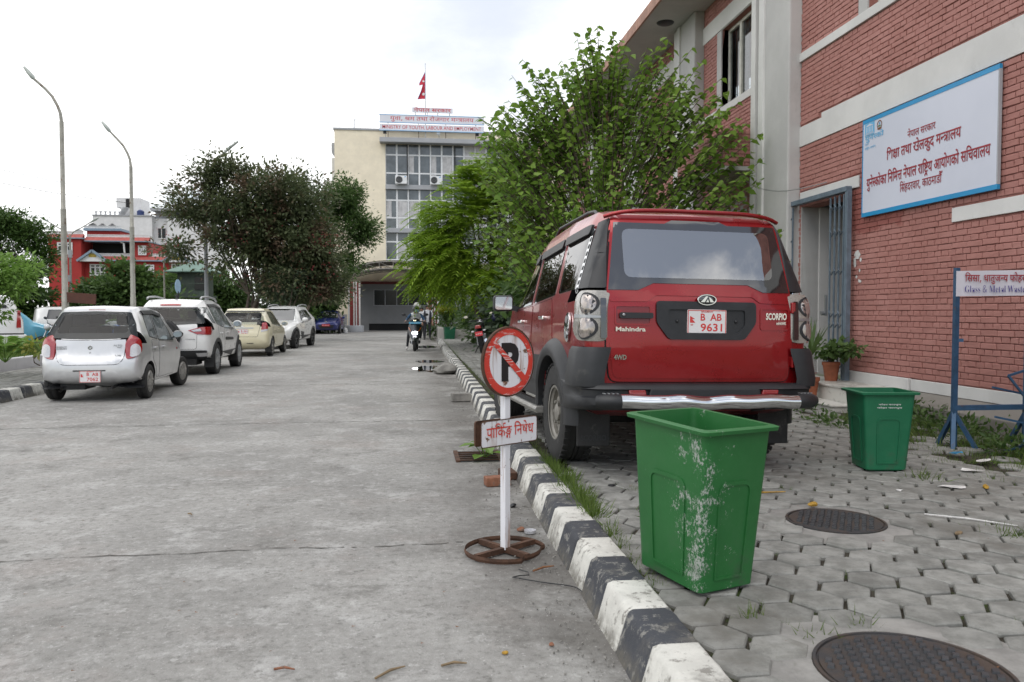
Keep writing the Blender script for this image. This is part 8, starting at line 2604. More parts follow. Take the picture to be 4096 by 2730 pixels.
def person(label, loc, rz, J, mats_, head_turn=0.0, hands=True):
 """J: joints; one continuous skinned body, materials by nearest bone. mats_: torso, arm, forearm, leg, shoe, skin"""
 t = thing('person', label, 'person', loc, rz)
 vs, rs, es, bone = [], [], [], []
 def v(p, r):
  vs.append(V(p))
  rs.append(r)
  return len(vs) - 1
 def e(a, b, m):
  es.append((a, b))
  bone.append((a, b, m))
 pel = v(J['pelvis'], 0.135)
 wa = v(J['waist'], 0.125)
 ch = v(J['chest'], 0.145)
 nk = v(J['neck'], 0.058)
 hd = v(V(J['head']) - V((0, 0, 0.05)), 0.075)
 ht = v(V(J['head']) + V((0, 0, 0.06)), 0.085)
 e(pel, wa, 0), e(wa, ch, 0), e(ch, nk, 0), e(nk, hd, 5), e(hd, ht, 5)
 for s_ in ('left', 'right'):
  sh_, el, wr = v(J['shoulder_' + s_], 0.068), v(J['elbow_' + s_], 0.046), v(J['wrist_' + s_], 0.030)
  e(ch, sh_, 0), e(sh_, el, 1), e(el, wr, 2)
  d = (vs[wr] - vs[el]).normalized()
  q = V((1, 0, 0)) if abs(d.x) < 0.7 else V((0, 1, 0))
  side = (q - d * q.dot(d)).normalized()
  nm = d.cross(side)
  pm = v(vs[wr] + d * 0.075, 0.030)
  e(wr, pm, 5)
  for i, (o_, l_) in enumerate(((-0.030, 0.070), (-0.010, 0.082), (0.010, 0.078), (0.030, 0.060))):
   a = v(vs[pm] + side * o_ + d * 0.018, 0.0095)
   b_ = v(vs[a] + d * l_ * 0.5 + nm * 0.010, 0.0088)
   c_ = v(vs[b_] + d * l_ * 0.35 + nm * 0.026, 0.008)
   e(pm, a, 5), e(a, b_, 5), e(b_, c_, 5)
  th1 = v(vs[wr] + d * 0.035 + nm * 0.034, 0.011)
  th2 = v(vs[th1] + d * 0.04 + nm * 0.014, 0.009)
  e(wr, th1, 5), e(th1, th2, 5)
  hp, kn, an, to = v(J['hip_' + s_], 0.092), v(J['knee_' + s_], 0.060), v(J['ankle_' + s_], 0.043), v(J['toe_' + s_], 0.036)
  e(pel, hp, 3), e(hp, kn, 3), e(kn, an, 3), e(an, to, 4)
 me = bpy.data.meshes.new('body')
 me.from_pydata([tuple(p) for p in vs], es, [])
 o = place('body', me, t)
 sk = o.modifiers.new('skin', 'SKIN')
 sk.use_smooth_shade = True
 for i, d_ in enumerate(me.skin_vertices[0].data):
  d_.radius = (rs[i] * (1.15 if i in (pel, wa, ch) else 1.0), rs[i] * (0.8 if i in (pel, wa, ch) else 1.0))
 me.skin_vertices[0].data[pel].use_root = True
 ss = o.modifiers.new('sub', 'SUBSURF')
 ss.levels = ss.render_levels = 1
 bpy.context.view_layer.update()
 nm_ = bpy.data.meshes.new_from_object(o.evaluated_get(bpy.context.evaluated_depsgraph_get()))
 o.modifiers.clear()
 o.data = nm_
 bpy.data.meshes.remove(me)
 nm_.name = 'body'
 nm_.materials.clear()
 for m in mats_:
  nm_.materials.append(m)
 for f in nm_.polygons:
  c = f.center
  best = (9, 0)
  for a, b_, m in bone:
   A, B = vs[a], vs[b_]
   ab = B - A
   k = max(0, min(1, (c - A).dot(ab) / max(ab.length_squared, 1e-9)))
   ds = (c - A - ab * k).length - (rs[a] * (1 - k) + rs[b_] * k)
   if ds < best[0]:
    best = (ds, m)
  f.material_index = best[1]
  f.use_smooth = True
 H = V(J['head'])
 q = Mx.Rotation(head_turn, 3, 'Z')
 b = MB()
 b.ball(H + q @ V((0, 0.098, 0.005)), 0.017, 8, 6, (0.8, 1.2, 1.3))
 for sd in (-1, 1):
  b.ball(H + q @ V((sd * 0.096, 0.0, 0.0)), 0.026, 8, 6, (0.4, 0.8, 1.2))
 b.build('nose_and_ears', mats_[5], o, smooth=60)['kind'] = 'stuff'
 b = MB()
 for sd in (-1, 1):
  b.ball(H + q @ V((sd * 0.034, 0.088, 0.032)), 0.011, 8, 6, (1.3, 0.6, 0.7))
 b.box(H + q @ V((0, 0.089, -0.045)), (0.042, 0.012, 0.008), q)
 b.build('eyes_and_mouth', M_HAIR, o)['kind'] = 'stuff'
 return t, o, H, q
def stand(dx=0.0):
 return dict(pelvis=(0, 0, 0.93), waist=(0, 0, 1.10), chest=(0, 0.0, 1.30), neck=(0, 0.01, 1.47), head=(0, 0.03, 1.585), shoulder_left=(-0.185, 0, 1.38), shoulder_right=(0.185, 0, 1.38), elbow_left=(-0.235, -0.03, 1.10), elbow_right=(0.235, -0.03, 1.10),
    wrist_left=(-0.235, 0.06, 0.86), wrist_right=(0.24, 0.06, 0.86), hip_left=(-0.095, 0, 0.88), hip_right=(0.095, 0, 0.88), knee_left=(-0.105, 0.02, 0.49), knee_right=(0.115, 0.02, 0.49), ankle_left=(-0.12, 0, 0.09), ankle_right=(0.135, 0, 0.09), toe_left=(-0.14, 0.14, 0.04), toe_right=(0.17, 0.14, 0.04))
t, o, H, q = person('standing man in white shirt, open navy vest and dark trousers beside the planter', (0.66, 38.9, 0), R(180), stand(), [M_SHIRT_W, M_SHIRT_W, M_SKIN, M_TROUSER, M_SHOE, M_SKIN])
b = MB()
b.ball(H + V((0, -0.012, 0.045)), 0.105, 14, 10, (0.95, 1.0, 0.85))
b.v = [(x, y if z > H.z + 0.06 else min(y, H.y + 0.03), max(z, H.z - 0.01)) for x, y, z in b.v]
b.build('hair', M_HAIR, o, smooth=60)
for sd in (-1, 1):
 place('vest', plate_mesh('vest', [rounded([(sd * 0.06, 0.90), (sd * 0.17, 0.90), (sd * 0.19, 1.2), (sd * 0.17, 1.42), (sd * 0.10, 1.46), (sd * 0.085, 1.30)], 0.02)], lambda u, v_, w: (u * 1.02, 0.185 - 2.6 * u * u - 0.10 * max(0, (v_ - 1.3) * 5) ** 2 * 0.5 + w, v_), 0.02, [M_VEST], res=0.06), o)
b = MB()
b.prism([(-0.19, 0.90), (0.19, 0.90), (0.20, 1.2), (0.17, 1.44), (-0.17, 1.44), (-0.20, 1.2)], -0.17, -0.135, lambda u, v_, w: (u, w + 0.6 * u * u, v_))
b.build('vest_back', M_VEST, o)
t, o, H, q = person('second standing man in a white shirt half hidden behind the scooter rider', (0.40, 40.1, 0), R(165), stand(), [M_SHIRT_W, M_SHIRT_W, M_SKIN, M_TROUSER, M_SHOE, M_SKIN])
t.scale = (0.94, 0.94, 0.94)
b = MB()
b.ball(H + V((0, -0.015, 0.045)), 0.105, 14, 10, (0.95, 1.0, 0.85))
b.v = [(x, y if z > H.z + 0.06 else min(y, H.y + 0.03), max(z, H.z - 0.01)) for x, y, z in b.v]
b.build('hair', M_HAIR, o, smooth=60)
J = dict(pelvis=(0, -0.05, 0.90), waist=(0, 0.0, 1.04), chest=(0, 0.10, 1.21), neck=(0, 0.16, 1.36), head=(0.0, 0.20, 1.47), shoulder_left=(-0.19, 0.10, 1.27), shoulder_right=(0.19, 0.10, 1.27), elbow_left=(-0.31, 0.30, 1.10), elbow_right=(0.31, 0.30, 1.10),
   wrist_left=(-0.33, 0.52, 1.06), wrist_right=(0.33, 0.52, 1.06), hip_left=(-0.12, 0.0, 0.87), hip_right=(0.13, 0.0, 0.87), knee_left=(-0.20, 0.36, 0.68), knee_right=(0.25, 0.30, 0.60), ankle_left=(-0.16, 0.38, 0.40), ankle_right=(0.31, 0.20, 0.10), toe_left=(-0.16, 0.55, 0.37), toe_right=(0.33, 0.36, 0.04))
t, o, H, q = person('scooter rider in grey helmet, pale blue mask and blue and white jacket', (0.08, 29.15, 0), R(180 - 3), J, [M_SHIRT_W, M_JACKET, M_JACKET, M_TROUSER, M_SHOE_W, M_SKIN], R(22))
b = MB()
b.ball(H + V((0, -0.01, 0.02)), 0.145, 18, 14, (0.95, 1.08, 1.0))
b.build('helmet', mat('grey_helmet', (0.055, 0.06, 0.062), 0.25, var=0.3, coat=0.6), o, smooth=60)
place('visor', plate_mesh('visor', [rounded(rect(-0.10, -0.04, 0.10, 0.05), 0.03)], lambda u, v_, w: H + q @ V((u, 0.152 - 2.2 * u * u + w, v_ + 0.04)), 0.01, [M_FARGLASS], res=0.04), o)
place('face_mask', plate_mesh('face_mask', [rounded(rect(-0.075, -0.10, 0.075, -0.01), 0.03)], lambda u, v_, w: H + q @ V((u, 0.155 - 3.0 * u * u + w, v_)), 0.012, [M_MASK], res=0.03), o)
# ------------------------------------------------------------------ street things
g = NG('scratched_white_enamel')
c = g.mix(g.rng(g.noise(16, 7, 0.7), 0.60, 0.66), (0.74, 0.74, 0.77), (0.15, 0.075, 0.04))
c = g.mix(g.rng(g.noise(3, 5, 0.6, stretch=(6, 6, 0.6)), 0.50, 0.66, 0, 0.75), c, (0.28, 0.13, 0.06))
g.set(col=c, rough=0.35)
M_ENAMEL = g.m
g = NG('brushed_red_paint')
a_ = g.noise(7, 6, 0.75, stretch=(1.0, 1.0, 5.0), dist=1.2)
g.set(col=g.mix(g.rng(a_, 0.555, 0.62), (0.60, 0.050, 0.032), (0.68, 0.62, 0.60)), rough=0.45)
M_BRUSHED = g.m
M_BLACKP = mat('black_sign_paint', (0.012, 0.012, 0.014), 0.4, var=0.1, wear=((0.4, 0.4, 0.4), 0.76, 0.80, 60))
# no-parking sign standing in the gutter
ns = thing('no_parking_sign', 'rusty no-parking sign with red ringed disc and Devanagari plate on round iron base', 'sign', (0.515, 4.49, 0.0), R(36))
b = MB()
b.tube([(0.232 * (1.0 if not 250 < t * 10 < 330 else 0.90) * math.cos(R(t * 10)), 0.232 * math.sin(R(t * 10)) * (1.0 if not 250 < t * 10 < 330 else 0.85), 0.022) for t in range(36)], 0.005, 4, closed=True)
b.v = [(x, y, 0.004 + (z - 0.017) * 3.0) for x, y, z in b.v]
b.build('base_ring', M_RUST, ns)
for a, b_ in (((-0.225, 0, 0.02), (0.225, 0, 0.02)), ((0, -0.19, 0.02), (0, 0.22, 0.02))):
 b = MB()
 b.bar(a, b_, 0.028, 0.03)
 b.build('base_bar', M_RUST, ns)
b = MB()
b.b2((-0.021, -0.021, 0.02), (0.021, 0.021, 0.905))
b.build('post', M_ENAMEL, ns, bevel=0.004)
dz = 1.098
F_ = lambda y0: (lambda u, v, w: (u, y0 - w, dz + v))
me = plate_mesh('disc', [circ(0, 0, 0.196, 48)], F_(-0.028), 0.012, [M_ENAMEL])
disc = place('disc', me, ns)
b = MB()
b.lathe([(0.188, -0.013), (0.199, -0.006), (0.199, 0.012), (0.190, 0.014)], 48, Mx.Translation((0, -0.022, dz)) @ Mx.Rotation(R(90), 4, 'X'))
b.build('rim', M_RUST, disc, smooth=50)
place('red_ring', plate_mesh('red_ring', [circ(0, 0, 0.190, 48), circ(0.004, 0.002, 0.150, 48)], F_(-0.0305), 0.001, [M_BRUSHED]), disc)
letters('letter_p', disc, M_BLACKP, 'P', (0.012, -0.0285, dz - 0.095), (1, 0, 0), (0, 0, 1), 0.192, width=0.135, bold=0.055, lift=0.0015)
sl = [(-0.142, 0.118), (-0.117, 0.135), (0.142, -0.098), (0.118, -0.128)]
place('red_slash', plate_mesh('red_slash', [sl], F_(-0.0325), 0.001, [M_BRUSHED]), disc)
b = MB()
b.add([(0.19 * math.cos(R(t)), -0.012, dz + 0.19 * math.sin(R(t))) for t in range(0, 360, 10)], [tuple(range(36))[::-1]])
b.build('disc_back', M_RUST, disc)
pl = place('name_plate', plate_mesh('name_plate', [rounded(rect(-0.205, 0.628, 0.225, 0.772), 0.018)], lambda u, v, w: (u, -0.028 - w, v), 0.004, [M_ENAMEL]), ns)
place('rear_plate', plate_mesh('rear_plate', [rounded(rect(-0.205, 0.628, 0.225, 0.772), 0.018)], lambda u, v, w: (u, 0.034 + w, v), 0.012, [M_RUST]), ns)
b = MB()
b.tube([(u, -0.027, v) for u, v in rounded(rect(-0.205, 0.628, 0.225, 0.772), 0.018)], 0.0035, 4, closed=True)
b.build('plate_rim', M_RUST, pl)
letters('lettering', pl, M_BRUSHED, 'dev:parking', (0.014, -0.029, 0.678), (1, 0, 0), (0, 0, 1), 0.062, width=0.365, bold=6, lift=0.002)
# green plastic bins ------------------------------------------------------
def bin_mat(name, col, scuff, lo, streak):
 g = NG(name)
 c = g.mix(g.rng(g.noise(3, 6, 0.7), 0.35, 0.7), sh(col, 0.78), col)
 xyz = g.xyz()
 near = g.math('ADD', g.math('MULTIPLY', xyz[0], -1.0), g.math('MULTIPLY', xyz[1], -1.0))     # towards the front corner
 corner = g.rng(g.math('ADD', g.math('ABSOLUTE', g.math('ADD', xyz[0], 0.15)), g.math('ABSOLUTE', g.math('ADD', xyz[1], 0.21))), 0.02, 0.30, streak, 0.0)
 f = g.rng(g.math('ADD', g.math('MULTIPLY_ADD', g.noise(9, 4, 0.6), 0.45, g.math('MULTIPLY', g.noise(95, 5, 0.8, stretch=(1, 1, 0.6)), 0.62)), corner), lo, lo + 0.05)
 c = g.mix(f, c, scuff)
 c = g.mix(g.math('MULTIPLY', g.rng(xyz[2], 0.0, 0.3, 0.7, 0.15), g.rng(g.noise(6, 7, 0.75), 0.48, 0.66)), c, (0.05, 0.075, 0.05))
 g.set(col=c, rough=0.5, spec=0.4)
 g.bump(g.noise(40, 5, 0.7), 0.15, 0.004)
 return g.m
def green_bin(label, loc, rz, m, b0, t0, h, tilt=0.0, lettering=False):
 t = thing('litter_bin', label, 'litter bin', loc, 0, 'green plastic bins on the pavement')
 t.rotation_euler = (R(tilt), 0, R(rz))
 bx, by = b0
 tx, ty = t0
 def ring(k, z, r, ins=0.0):
  hx_, hy_ = (bx + (tx - bx) * k) / 2 - ins, (by + (ty - by) * k) / 2 - ins
  return [(x, y, z) for x, y in rounded(rect(-hx_, -hy_, hx_, hy_), r, 3)]
 mb = MB()
 L_ = [ring(0, 0.012, 0.02, 0.012), ring(0, 0.0, 0.03, 0.02)][::-1] + [ring(0.0, 0.012, 0.03)] + [ring(k / 8, 0.012 + (h - 0.03) * k / 8, 0.03) for k in range(1, 9)]
 L_ += [ring(1.0, h - 0.02, 0.03, -0.026), ring(1.0, h - 0.004, 0.035, -0.030), ring(1.0, h, 0.035, -0.02), ring(1.0, h, 0.03, 0.006), ring(0.9, h - 0.08, 0.03, 0.006), ring(0.05, 0.03, 0.03, 0.006)]
 n = len(L_[0])
 for r_ in L_:
  mb.v += r_
 for i in range(len(L_) - 1):
  mb.f += [(i * n + j, i * n + (j + 1) % n, (i + 1) * n + (j + 1) % n, (i + 1) * n + j) for j in range(n)]
 mb.f += [tuple(range(n))[::-1], tuple(range((len(L_) - 1) * n, len(L_) * n))]
 mb.mi = [0] * len(mb.f)
 body = mb.build('bin_body', m, t, smooth=40)
 for ax, sg in ((0, -1), (1, -1), (0, 1), (1, 1)):
  def fn(u, v, w, ax=ax, sg=sg):
   k = v / h
   d = ((by + (ty - by) * k) if ax == 0 else (bx + (tx - bx) * k)) / 2 + 0.006 + w
   return (u, sg * d, v) if ax == 0 else (sg * d, u, v)
  hw = (bx if ax == 0 else by) * 0.26
  o1 = rounded([(-hw * 1.0, 0.06), (hw * 1.0, 0.06), (hw * 1.15, h * 0.68), (-hw * 1.15, h * 0.68)], [0.005, 0.005, 0.05, 0.05])
  o2 = rounded([(-hw * 0.9, 0.07), (hw * 0.9, 0.07), (hw * 1.04, h * 0.655), (-hw * 1.04, h * 0.655)], [0.005, 0.005, 0.04, 0.04])
  place('pressed_rib', plate_mesh('pressed_rib', [o1, o2[::-1]], fn, 0.012, [m], res=0.08, smooth=60), body)
 if lettering:
  k = (h - 0.10) / h
  y_ = -((by + (ty - by) * k) / 2) - 0.002
  for dz_, w_ in ((0.10, 0.17), (0.125, 0.19)):
   letters('lettering', body, M_WHITE, 'dev:waste2', (0.0, y_ + 0.002 * (dz_ > 0.11), h - dz_), (1, 0, 0), V((0, -0.06, 1)).normalized(), 0.010, width=w_, bold=4)
 return t
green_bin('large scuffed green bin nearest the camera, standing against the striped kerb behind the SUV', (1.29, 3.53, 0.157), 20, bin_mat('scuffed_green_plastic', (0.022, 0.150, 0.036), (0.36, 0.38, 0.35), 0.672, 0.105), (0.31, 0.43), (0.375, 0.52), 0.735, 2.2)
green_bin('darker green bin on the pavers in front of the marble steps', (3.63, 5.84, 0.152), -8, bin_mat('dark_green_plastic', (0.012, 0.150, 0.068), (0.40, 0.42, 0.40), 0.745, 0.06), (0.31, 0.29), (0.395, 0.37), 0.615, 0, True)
green_bin('small far green bin at the end of the kerb beside the planter wall', (1.62, 36.55, 0.0), 5, mat('plain_green_plastic', (0.010, 0.105, 0.050), 0.5, var=0.15), (0.40, 0.40), (0.52, 0.52), 0.68)
# manhole covers -----------------------------------------------------------
g = NG('worn_cast_iron')
c = g.mix(g.rng(g.noise(5, 7, 0.7), 0.42, 0.62), (0.050, 0.050, 0.052), (0.080, 0.060, 0.048))
g.set(col=c, rough=0.55, metal=0.35)
g.bump(g.noise(90, 4, 0.7), 0.5, 0.003)
M_IRON = g.m
M_COLLAR = mat('cement_collar', (0.27, 0.262, 0.245), 0.9, var=0.3, vs_=6, bump=0.6, bs=80, world_space=True, wear=((0.13, 0.12, 0.10), 0.6, 0.72, 5))
for (x, y, r), lb, ang in ((HOLES[0], 'farther round cast-iron manhole cover with raised bars, right of the near bin', 8), (HOLES[1], 'nearest round cast-iron manhole cover with raised lozenges at the bottom edge', 20)):
 mh = thing('manhole_cover', lb, 'manhole cover', (x, y, 0.148), R(ang), 'iron manhole covers in the pavement')
 r = r - 0.035
 b = MB()
 b.lathe([(0, 0), (r - 0.022, 0), (r - 0.02, -0.006), (r - 0.014, -0.006), (r - 0.012, 0.002), (r, 0.002), (r, -0.03)], 48)
 b.build('lid', M_IRON, mh, smooth=30)
 b = MB()
 pitch = 0.058 if r > 0.3 else 0.05
 k = int(r / pitch) + 1
 for i in range(-k, k + 1):
  for j in range(-2 * k, 2 * k + 1):
   px, py = i * pitch + (0.5 * pitch if j % 2 else 0), j * pitch * 0.62
   if math.hypot(px, py) < r - 0.05:
    b.box((px, py, 0.005), (pitch * 0.55, pitch * 0.42, 0.010), (0, 0, R(38 if r > 0.3 else (45 if (i + j) % 2 else -45))), taper=(0.85, 0.85))
 b.build('raised_tread', mat('worn_tread_iron', (0.075, 0.077, 0.082), 0.45, 0.5, var=0.3, vs_=9), mh)['kind'] = 'stuff'
 b = MB()
 n = 40
 ri = [(r + 0.002) for _ in range(n)]
 ro = [r + 0.21 + 0.02 * math.sin(i * 2.3) for i in range(n)]
 b.add([(ri[i] * math.cos(i * 0.15708), ri[i] * math.sin(i * 0.15708), -0.005) for i in range(n)] + [(ro[i] * math.cos(i * 0.15708), ro[i] * math.sin(i * 0.15708), -0.012) for i in range(n)],
   [(i, (i + 1) % n, n + (i + 1) % n, n + i) for i in range(n)])
 b.build('cement_collar', M_COLLAR, mh)
 for sx in (-1, 1):
  b = MB()
  b.b2((sx * r * 0.55 - 0.03, -0.008, 0.0006), (sx * r * 0.55 + 0.03, 0.008, 0.0012))
  b.build('lifting_slot', M_DARK, mh)
# drain in the gutter with a plant growing out of it
dr = thing('gutter_drain', 'broken iron drain grating in the gutter beside the kerb', 'drain', (0.60, 7.55, 0.0))
b = MB()
b.b2((-0.20, -0.27, 0.0005), (0.20, 0.27, 0.003))
b.build('drain_pit', M_DARK, dr)
for sx, a, c_ in ((-0.20, -0.27, 0.27), (0.20, -0.27, 0.27)):
 b = MB()
 b.b2((sx - 0.02, a, -0.01), (sx + 0.02, c_, 0.014))
 b.build('frame_side', M_RUST, dr)
for i in range(5):
 b = MB()
 b.bar((-0.18, -0.22 + 0.10 * i, 0.006), (0.18, -0.22 + 0.10 * i + (0.03 if i == 3 else 0), 0.006), 0.018, 0.012)
 b.build('grate_bar', M_RUST, dr)
# loose bits -----------------------------------------------------------------
M_BRICKBIT = mat('broken_brick', (0.27, 0.115, 0.065), 0.9, var=0.4, vs_=14, bump=0.6, bs=40, wear=((0.12, 0.11, 0.09), 0.52, 0.64, 8))
M_STONE = mat('grey_rubble_stone', (0.235, 0.225, 0.205), 0.9, var=0.35, vs_=6, bump=0.8, bs=25)
def lump(name, label, cat, loc, size, m, seed, rz=0.0, flat=0.0, group=None):
 r = random.Random(seed)
 bm = bmesh.new()
 bmesh.ops.create_icosphere(bm, subdivisions=3, radius=1)
 ks = [V((r.uniform(-1, 1), r.uniform(-1, 1), r.uniform(-1, 1))).normalized() for _ in range(9)]
 for v in bm.verts:
  p = v.co.copy()
  for k in ks:
   d = p.dot(k)
   if d > 0.72:
    p -= k * (d - 0.72) * 0.9
  v.co = V((p.x * size[0], p.y * size[1], p.z * size[2]))
  if v.co.z < -size[2] * 0.55:
   v.co.z = -size[2] * 0.55
 me = bpy.data.meshes.new(name)
 bm.to_mesh(me)
 bm.free()
 me.materials.append(m)
 me.polygons.foreach_set('use_smooth', [True] * len(me.polygons))
 me.set_sharp_from_angle(angle=R(30))
 o = place(name, me, None, (loc[0], loc[1], loc[2] + size[2] * 0.52), (0, 0, rz))
 return tag(o, label, cat, group)
def brickbit(label, loc, d, m, rz):
 b = MB()
 b.box((0, 0, d[2] / 2), d)
 o = b.build('loose_brick', m, None, loc, (0, 0, rz), bevel=0.006)
 return tag(o, label, 'brick', 'loose bricks along the gutter')
brickbit('chipped orange brick lying just left of the sign post', (0.655, 6.27, 0), (0.20, 0.11, 0.07), M_BRICKBIT, 0.15)
brickbit('dark damp brick lying behind the sign post against the kerb', (0.77, 6.55, 0), (0.12, 0.22, 0.06), M_RUST, 0.1)
brickbit('grey brick lying in the gutter beyond the sign plate', (0.72, 12.3, 0), (0.30, 0.16, 0.12), M_STONE, 0.12)
lump('brick_fragment', 'small orange brick chip beside the plastic cap near the sign base', 'brick chip', (0.665, 4.93, 0), (0.032, 0.02, 0.018), M_BRICKBIT, 3)
lump('stone', 'large pale rounded stone resting against the far kerb beside a puddle', 'stone', (0.72, 17.9, 0), (0.30, 0.45, 0.16), M_STONE, 5)
tag(MB().lathe([(0, 0.002), (0.033, 0.002), (0.036, 0.018), (0.038, 0.018), (0.035, 0.0), (0, 0.0)], 20).build('plastic_cap', M_CLEAR, None, (0.715, 4.88, 0.0), smooth=40), 'clear plastic cap lying in the gutter beside the sign base', 'plastic cap')
b = MB()
pts = [(0.52 + 0.05 * math.sin(i * 1.1), 4.15 - 0.03 * i + 0.02 * math.cos(i * 1.7), 0.006) for i in range(5)] + [(0.60 + 0.03 * i + 0.05 * math.sin(i * 0.5), 3.98 - 0.035 * i - 0.02 * math.cos(i * 0.7), 0.006) for i in range(9)]
b.tube([V(p) + V((0.03, 0, 0)) for p in pts], 0.003, 5)
tag(b.build('black_cable', M_BLACK, None, smooth=50), 'thin black cable curling on the concrete beside the kerb', 'cable')
M_WATER = NG('puddle_water').set(col=(0.016, 0.018, 0.012), rough=0.03, spec=0.7)
for k, (x, y, rx, ry) in enumerate(((0.42, 19.4, 0.42, 1.0), (0.44, 22.2, 0.36, 0.6), (0.50, 31.5, 0.38, 1.1))):
 n = 22
 b = MB()
 b.add([(x + rx * (1 + 0.22 * math.sin(i * 1.9 + k)) * math.cos(i * 6.283 / n), y + ry * (1 + 0.2 * math.cos(i * 2.7)) * math.sin(i * 6.283 / n), 0.004) for i in range(n)], [tuple(range(n))])
 tag(b.build('puddle', M_WATER), 'shallow dark puddle ' + ('beside the pale stone', 'just beyond the largest puddle', 'near the scooter and the end of the kerb')[k], 'puddle', 'puddles along the right kerb', 'structure')
M_LITTER = mat('dirty_white_paper', (0.62, 0.61, 0.59), 0.85, var=0.3, vs_=15, bump=0.5, bs=30)
M_LEAFDRY = mat('dry_leaf', (0.20, 0.085, 0.035), 0.8, var=0.4, vs_=20)
M_COB = mat('dried_corn_yellow', (0.42, 0.24, 0.03), 0.7, var=0.4, vs_=40, bump=0.6, bs=90)
M_STICK = mat('dry_stick', (0.21, 0.15, 0.085), 0.8, var=0.3, vs_=20)
def scrap(name, label, cat, loc, size, m, seed, group):
 r = random.Random(seed)
 n = r.randint(6, 9)
 b = MB()
 P = [(size[0] * r.uniform(0.6, 1) * math.cos(6.283 * i / n), size[1] * r.uniform(0.6, 1) * math.sin(6.283 * i / n), r.uniform(0.002, 0.018)) for i in range(n)]
 P.append((0, 0, 0.012))
 b.add(P, [(i, (i + 1) % n, n) for i in range(n)])
 o = b.build(name, m, None, loc, (0, 0, r.uniform(0, 3)))
 so = o.modifiers.new('thick', 'SOLIDIFY')
 so.thickness = 0.002
 return tag(o, label, cat, group)
ZP = 0.153
for k, (x, y, sx, sy, lb) in enumerate(((3.72, 5.10, 0.10, 0.05, 'largest flat white paper scrap on the pavers right of the darker bin'), (3.30, 5.05, 0.03, 0.02, 'tiny white paper scrap just right of the darker bin foot'), (4.25, 5.62, 0.10, 0.05, 'crumpled white paper by the weeds under the waste sign'),
         (4.62, 5.95, 0.13, 0.06, 'long white paper scrap at the foot of the waste sign frame'), (4.9, 5.6, 0.10, 0.07, 'white paper scrap at the right edge beside the bent steel frame'), (4.45, 4.95, 0.08, 0.06, 'white paper scrap at the right edge nearest the camera'),
         (4.15, 6.5, 0.06, 0.04, 'white scrap in the weeds behind the darker bin'), (2.2, 32.6, 0.16, 0.12, 'white paper scrap far off on the pavement near the planter'), (0.44, 18.9, 0.08, 0.06, 'white scrap floating in the largest puddle'))):
 scrap('paper_scrap', lb, 'litter', (x, y, 0.005 if x < 0.5 else ZP), (sx, sy), M_LITTER, k, 'paper litter')
scrap('blue_wrapper', 'shiny blue wrapper in the weeds by the waste sign frame', 'litter', (4.62, 6.28, ZP + 0.01), (0.09, 0.05), mat('blue_foil', (0.05, 0.32, 0.55), 0.25, 0.3, var=0.5, vs_=25), 77, None)
for k, (x, y, rz, lb) in enumerate(((2.50, 4.72, 0.2, 'yellow dried corn cob lying on the rim of the farther manhole cover'), (3.95, 5.06, 1.2, 'yellow dried corn cob on the pavers right of the paper scraps'))):
 tag(lump('corn_cob', lb, 'corn cob', (x, y, ZP), (0.042, 0.019, 0.019), M_COB, 20 + k, rz, group='dried corn cobs'), )
lump('wood_chip', 'small brown chip of wood on the pavers right of the manhole cover', 'wood chip', (2.98, 4.02, ZP), (0.035, 0.015, 0.012), M_STICK, 31, 0.5)
lump('brown_pebble', 'reddish brown lump on the concrete near the bottom edge by the kerb', 'pebble', (0.56, 3.2, 0), (0.012, 0.010, 0.010), M_BRICKBIT, 41)
lump('yellow_husk', 'small yellow husk on the concrete near the bottom edge', 'husk', (0.36, 3.15, 0), (0.014, 0.012, 0.008), M_COB, 43)
lump('black_rubber_scrap', 'crumpled black scrap on the concrete right of the sign post', 'rubber scrap', (0.69, 5.55, 0), (0.035, 0.022, 0.016), M_BLACK, 45, 0.7)
lump('black_rubber_scrap', 'small black disc-like scrap on the pavers left of the near bin', 'rubber scrap', (1.38, 5.45, ZP), (0.03, 0.02, 0.008), M_BLACK, 46)
for k, (a, b_, m_, lb) in enumerate((((2.15, 5.05, ZP + 0.006), (2.50, 5.10, ZP + 0.006), M_COB, 'thin yellow stick on the pavers between the two bins'), ((3.05, 4.42, ZP + 0.008), (3.40, 4.10, ZP + 0.012), M_LITTER, 'white straw on the pavers at the right weeds'),
          ((-0.54, 3.10, 0.008), (-0.46, 3.09, 0.008), M_BRICKBIT, 'short brown stick on the concrete left of centre bottom'), ((-0.15, 2.98, 0.006), (-0.04, 3.07, 0.006), M_STICK, 'bent grey twig on the concrete by the bottom edge'), ((0.10, 3.06, 0.005), (0.20, 3.07, 0.005), M_STICK, 'thin straight twig on the concrete by the bottom edge, right of the bent twig'),
          ((-1.53, 5.60, 0.008), (-1.49, 5.55, 0.010), M_STICK, 'small dry leaf stalk on the open concrete'), ((0.62, 4.12, 0.01), (0.74, 4.16, 0.02), M_LEAFDRY, 'curled red-brown dry leaf beside the black cable'))):
 b = MB()
 a, b_ = V(a), V(b_)
 b.tube([a, a.lerp(b_, 0.5) + V((0.0, 0.012, 0.003)), b_], [0.005, 0.006, 0.003], 5)
 tag(b.build('twig', m_), lb, 'twig', 'twigs and straws on the ground')
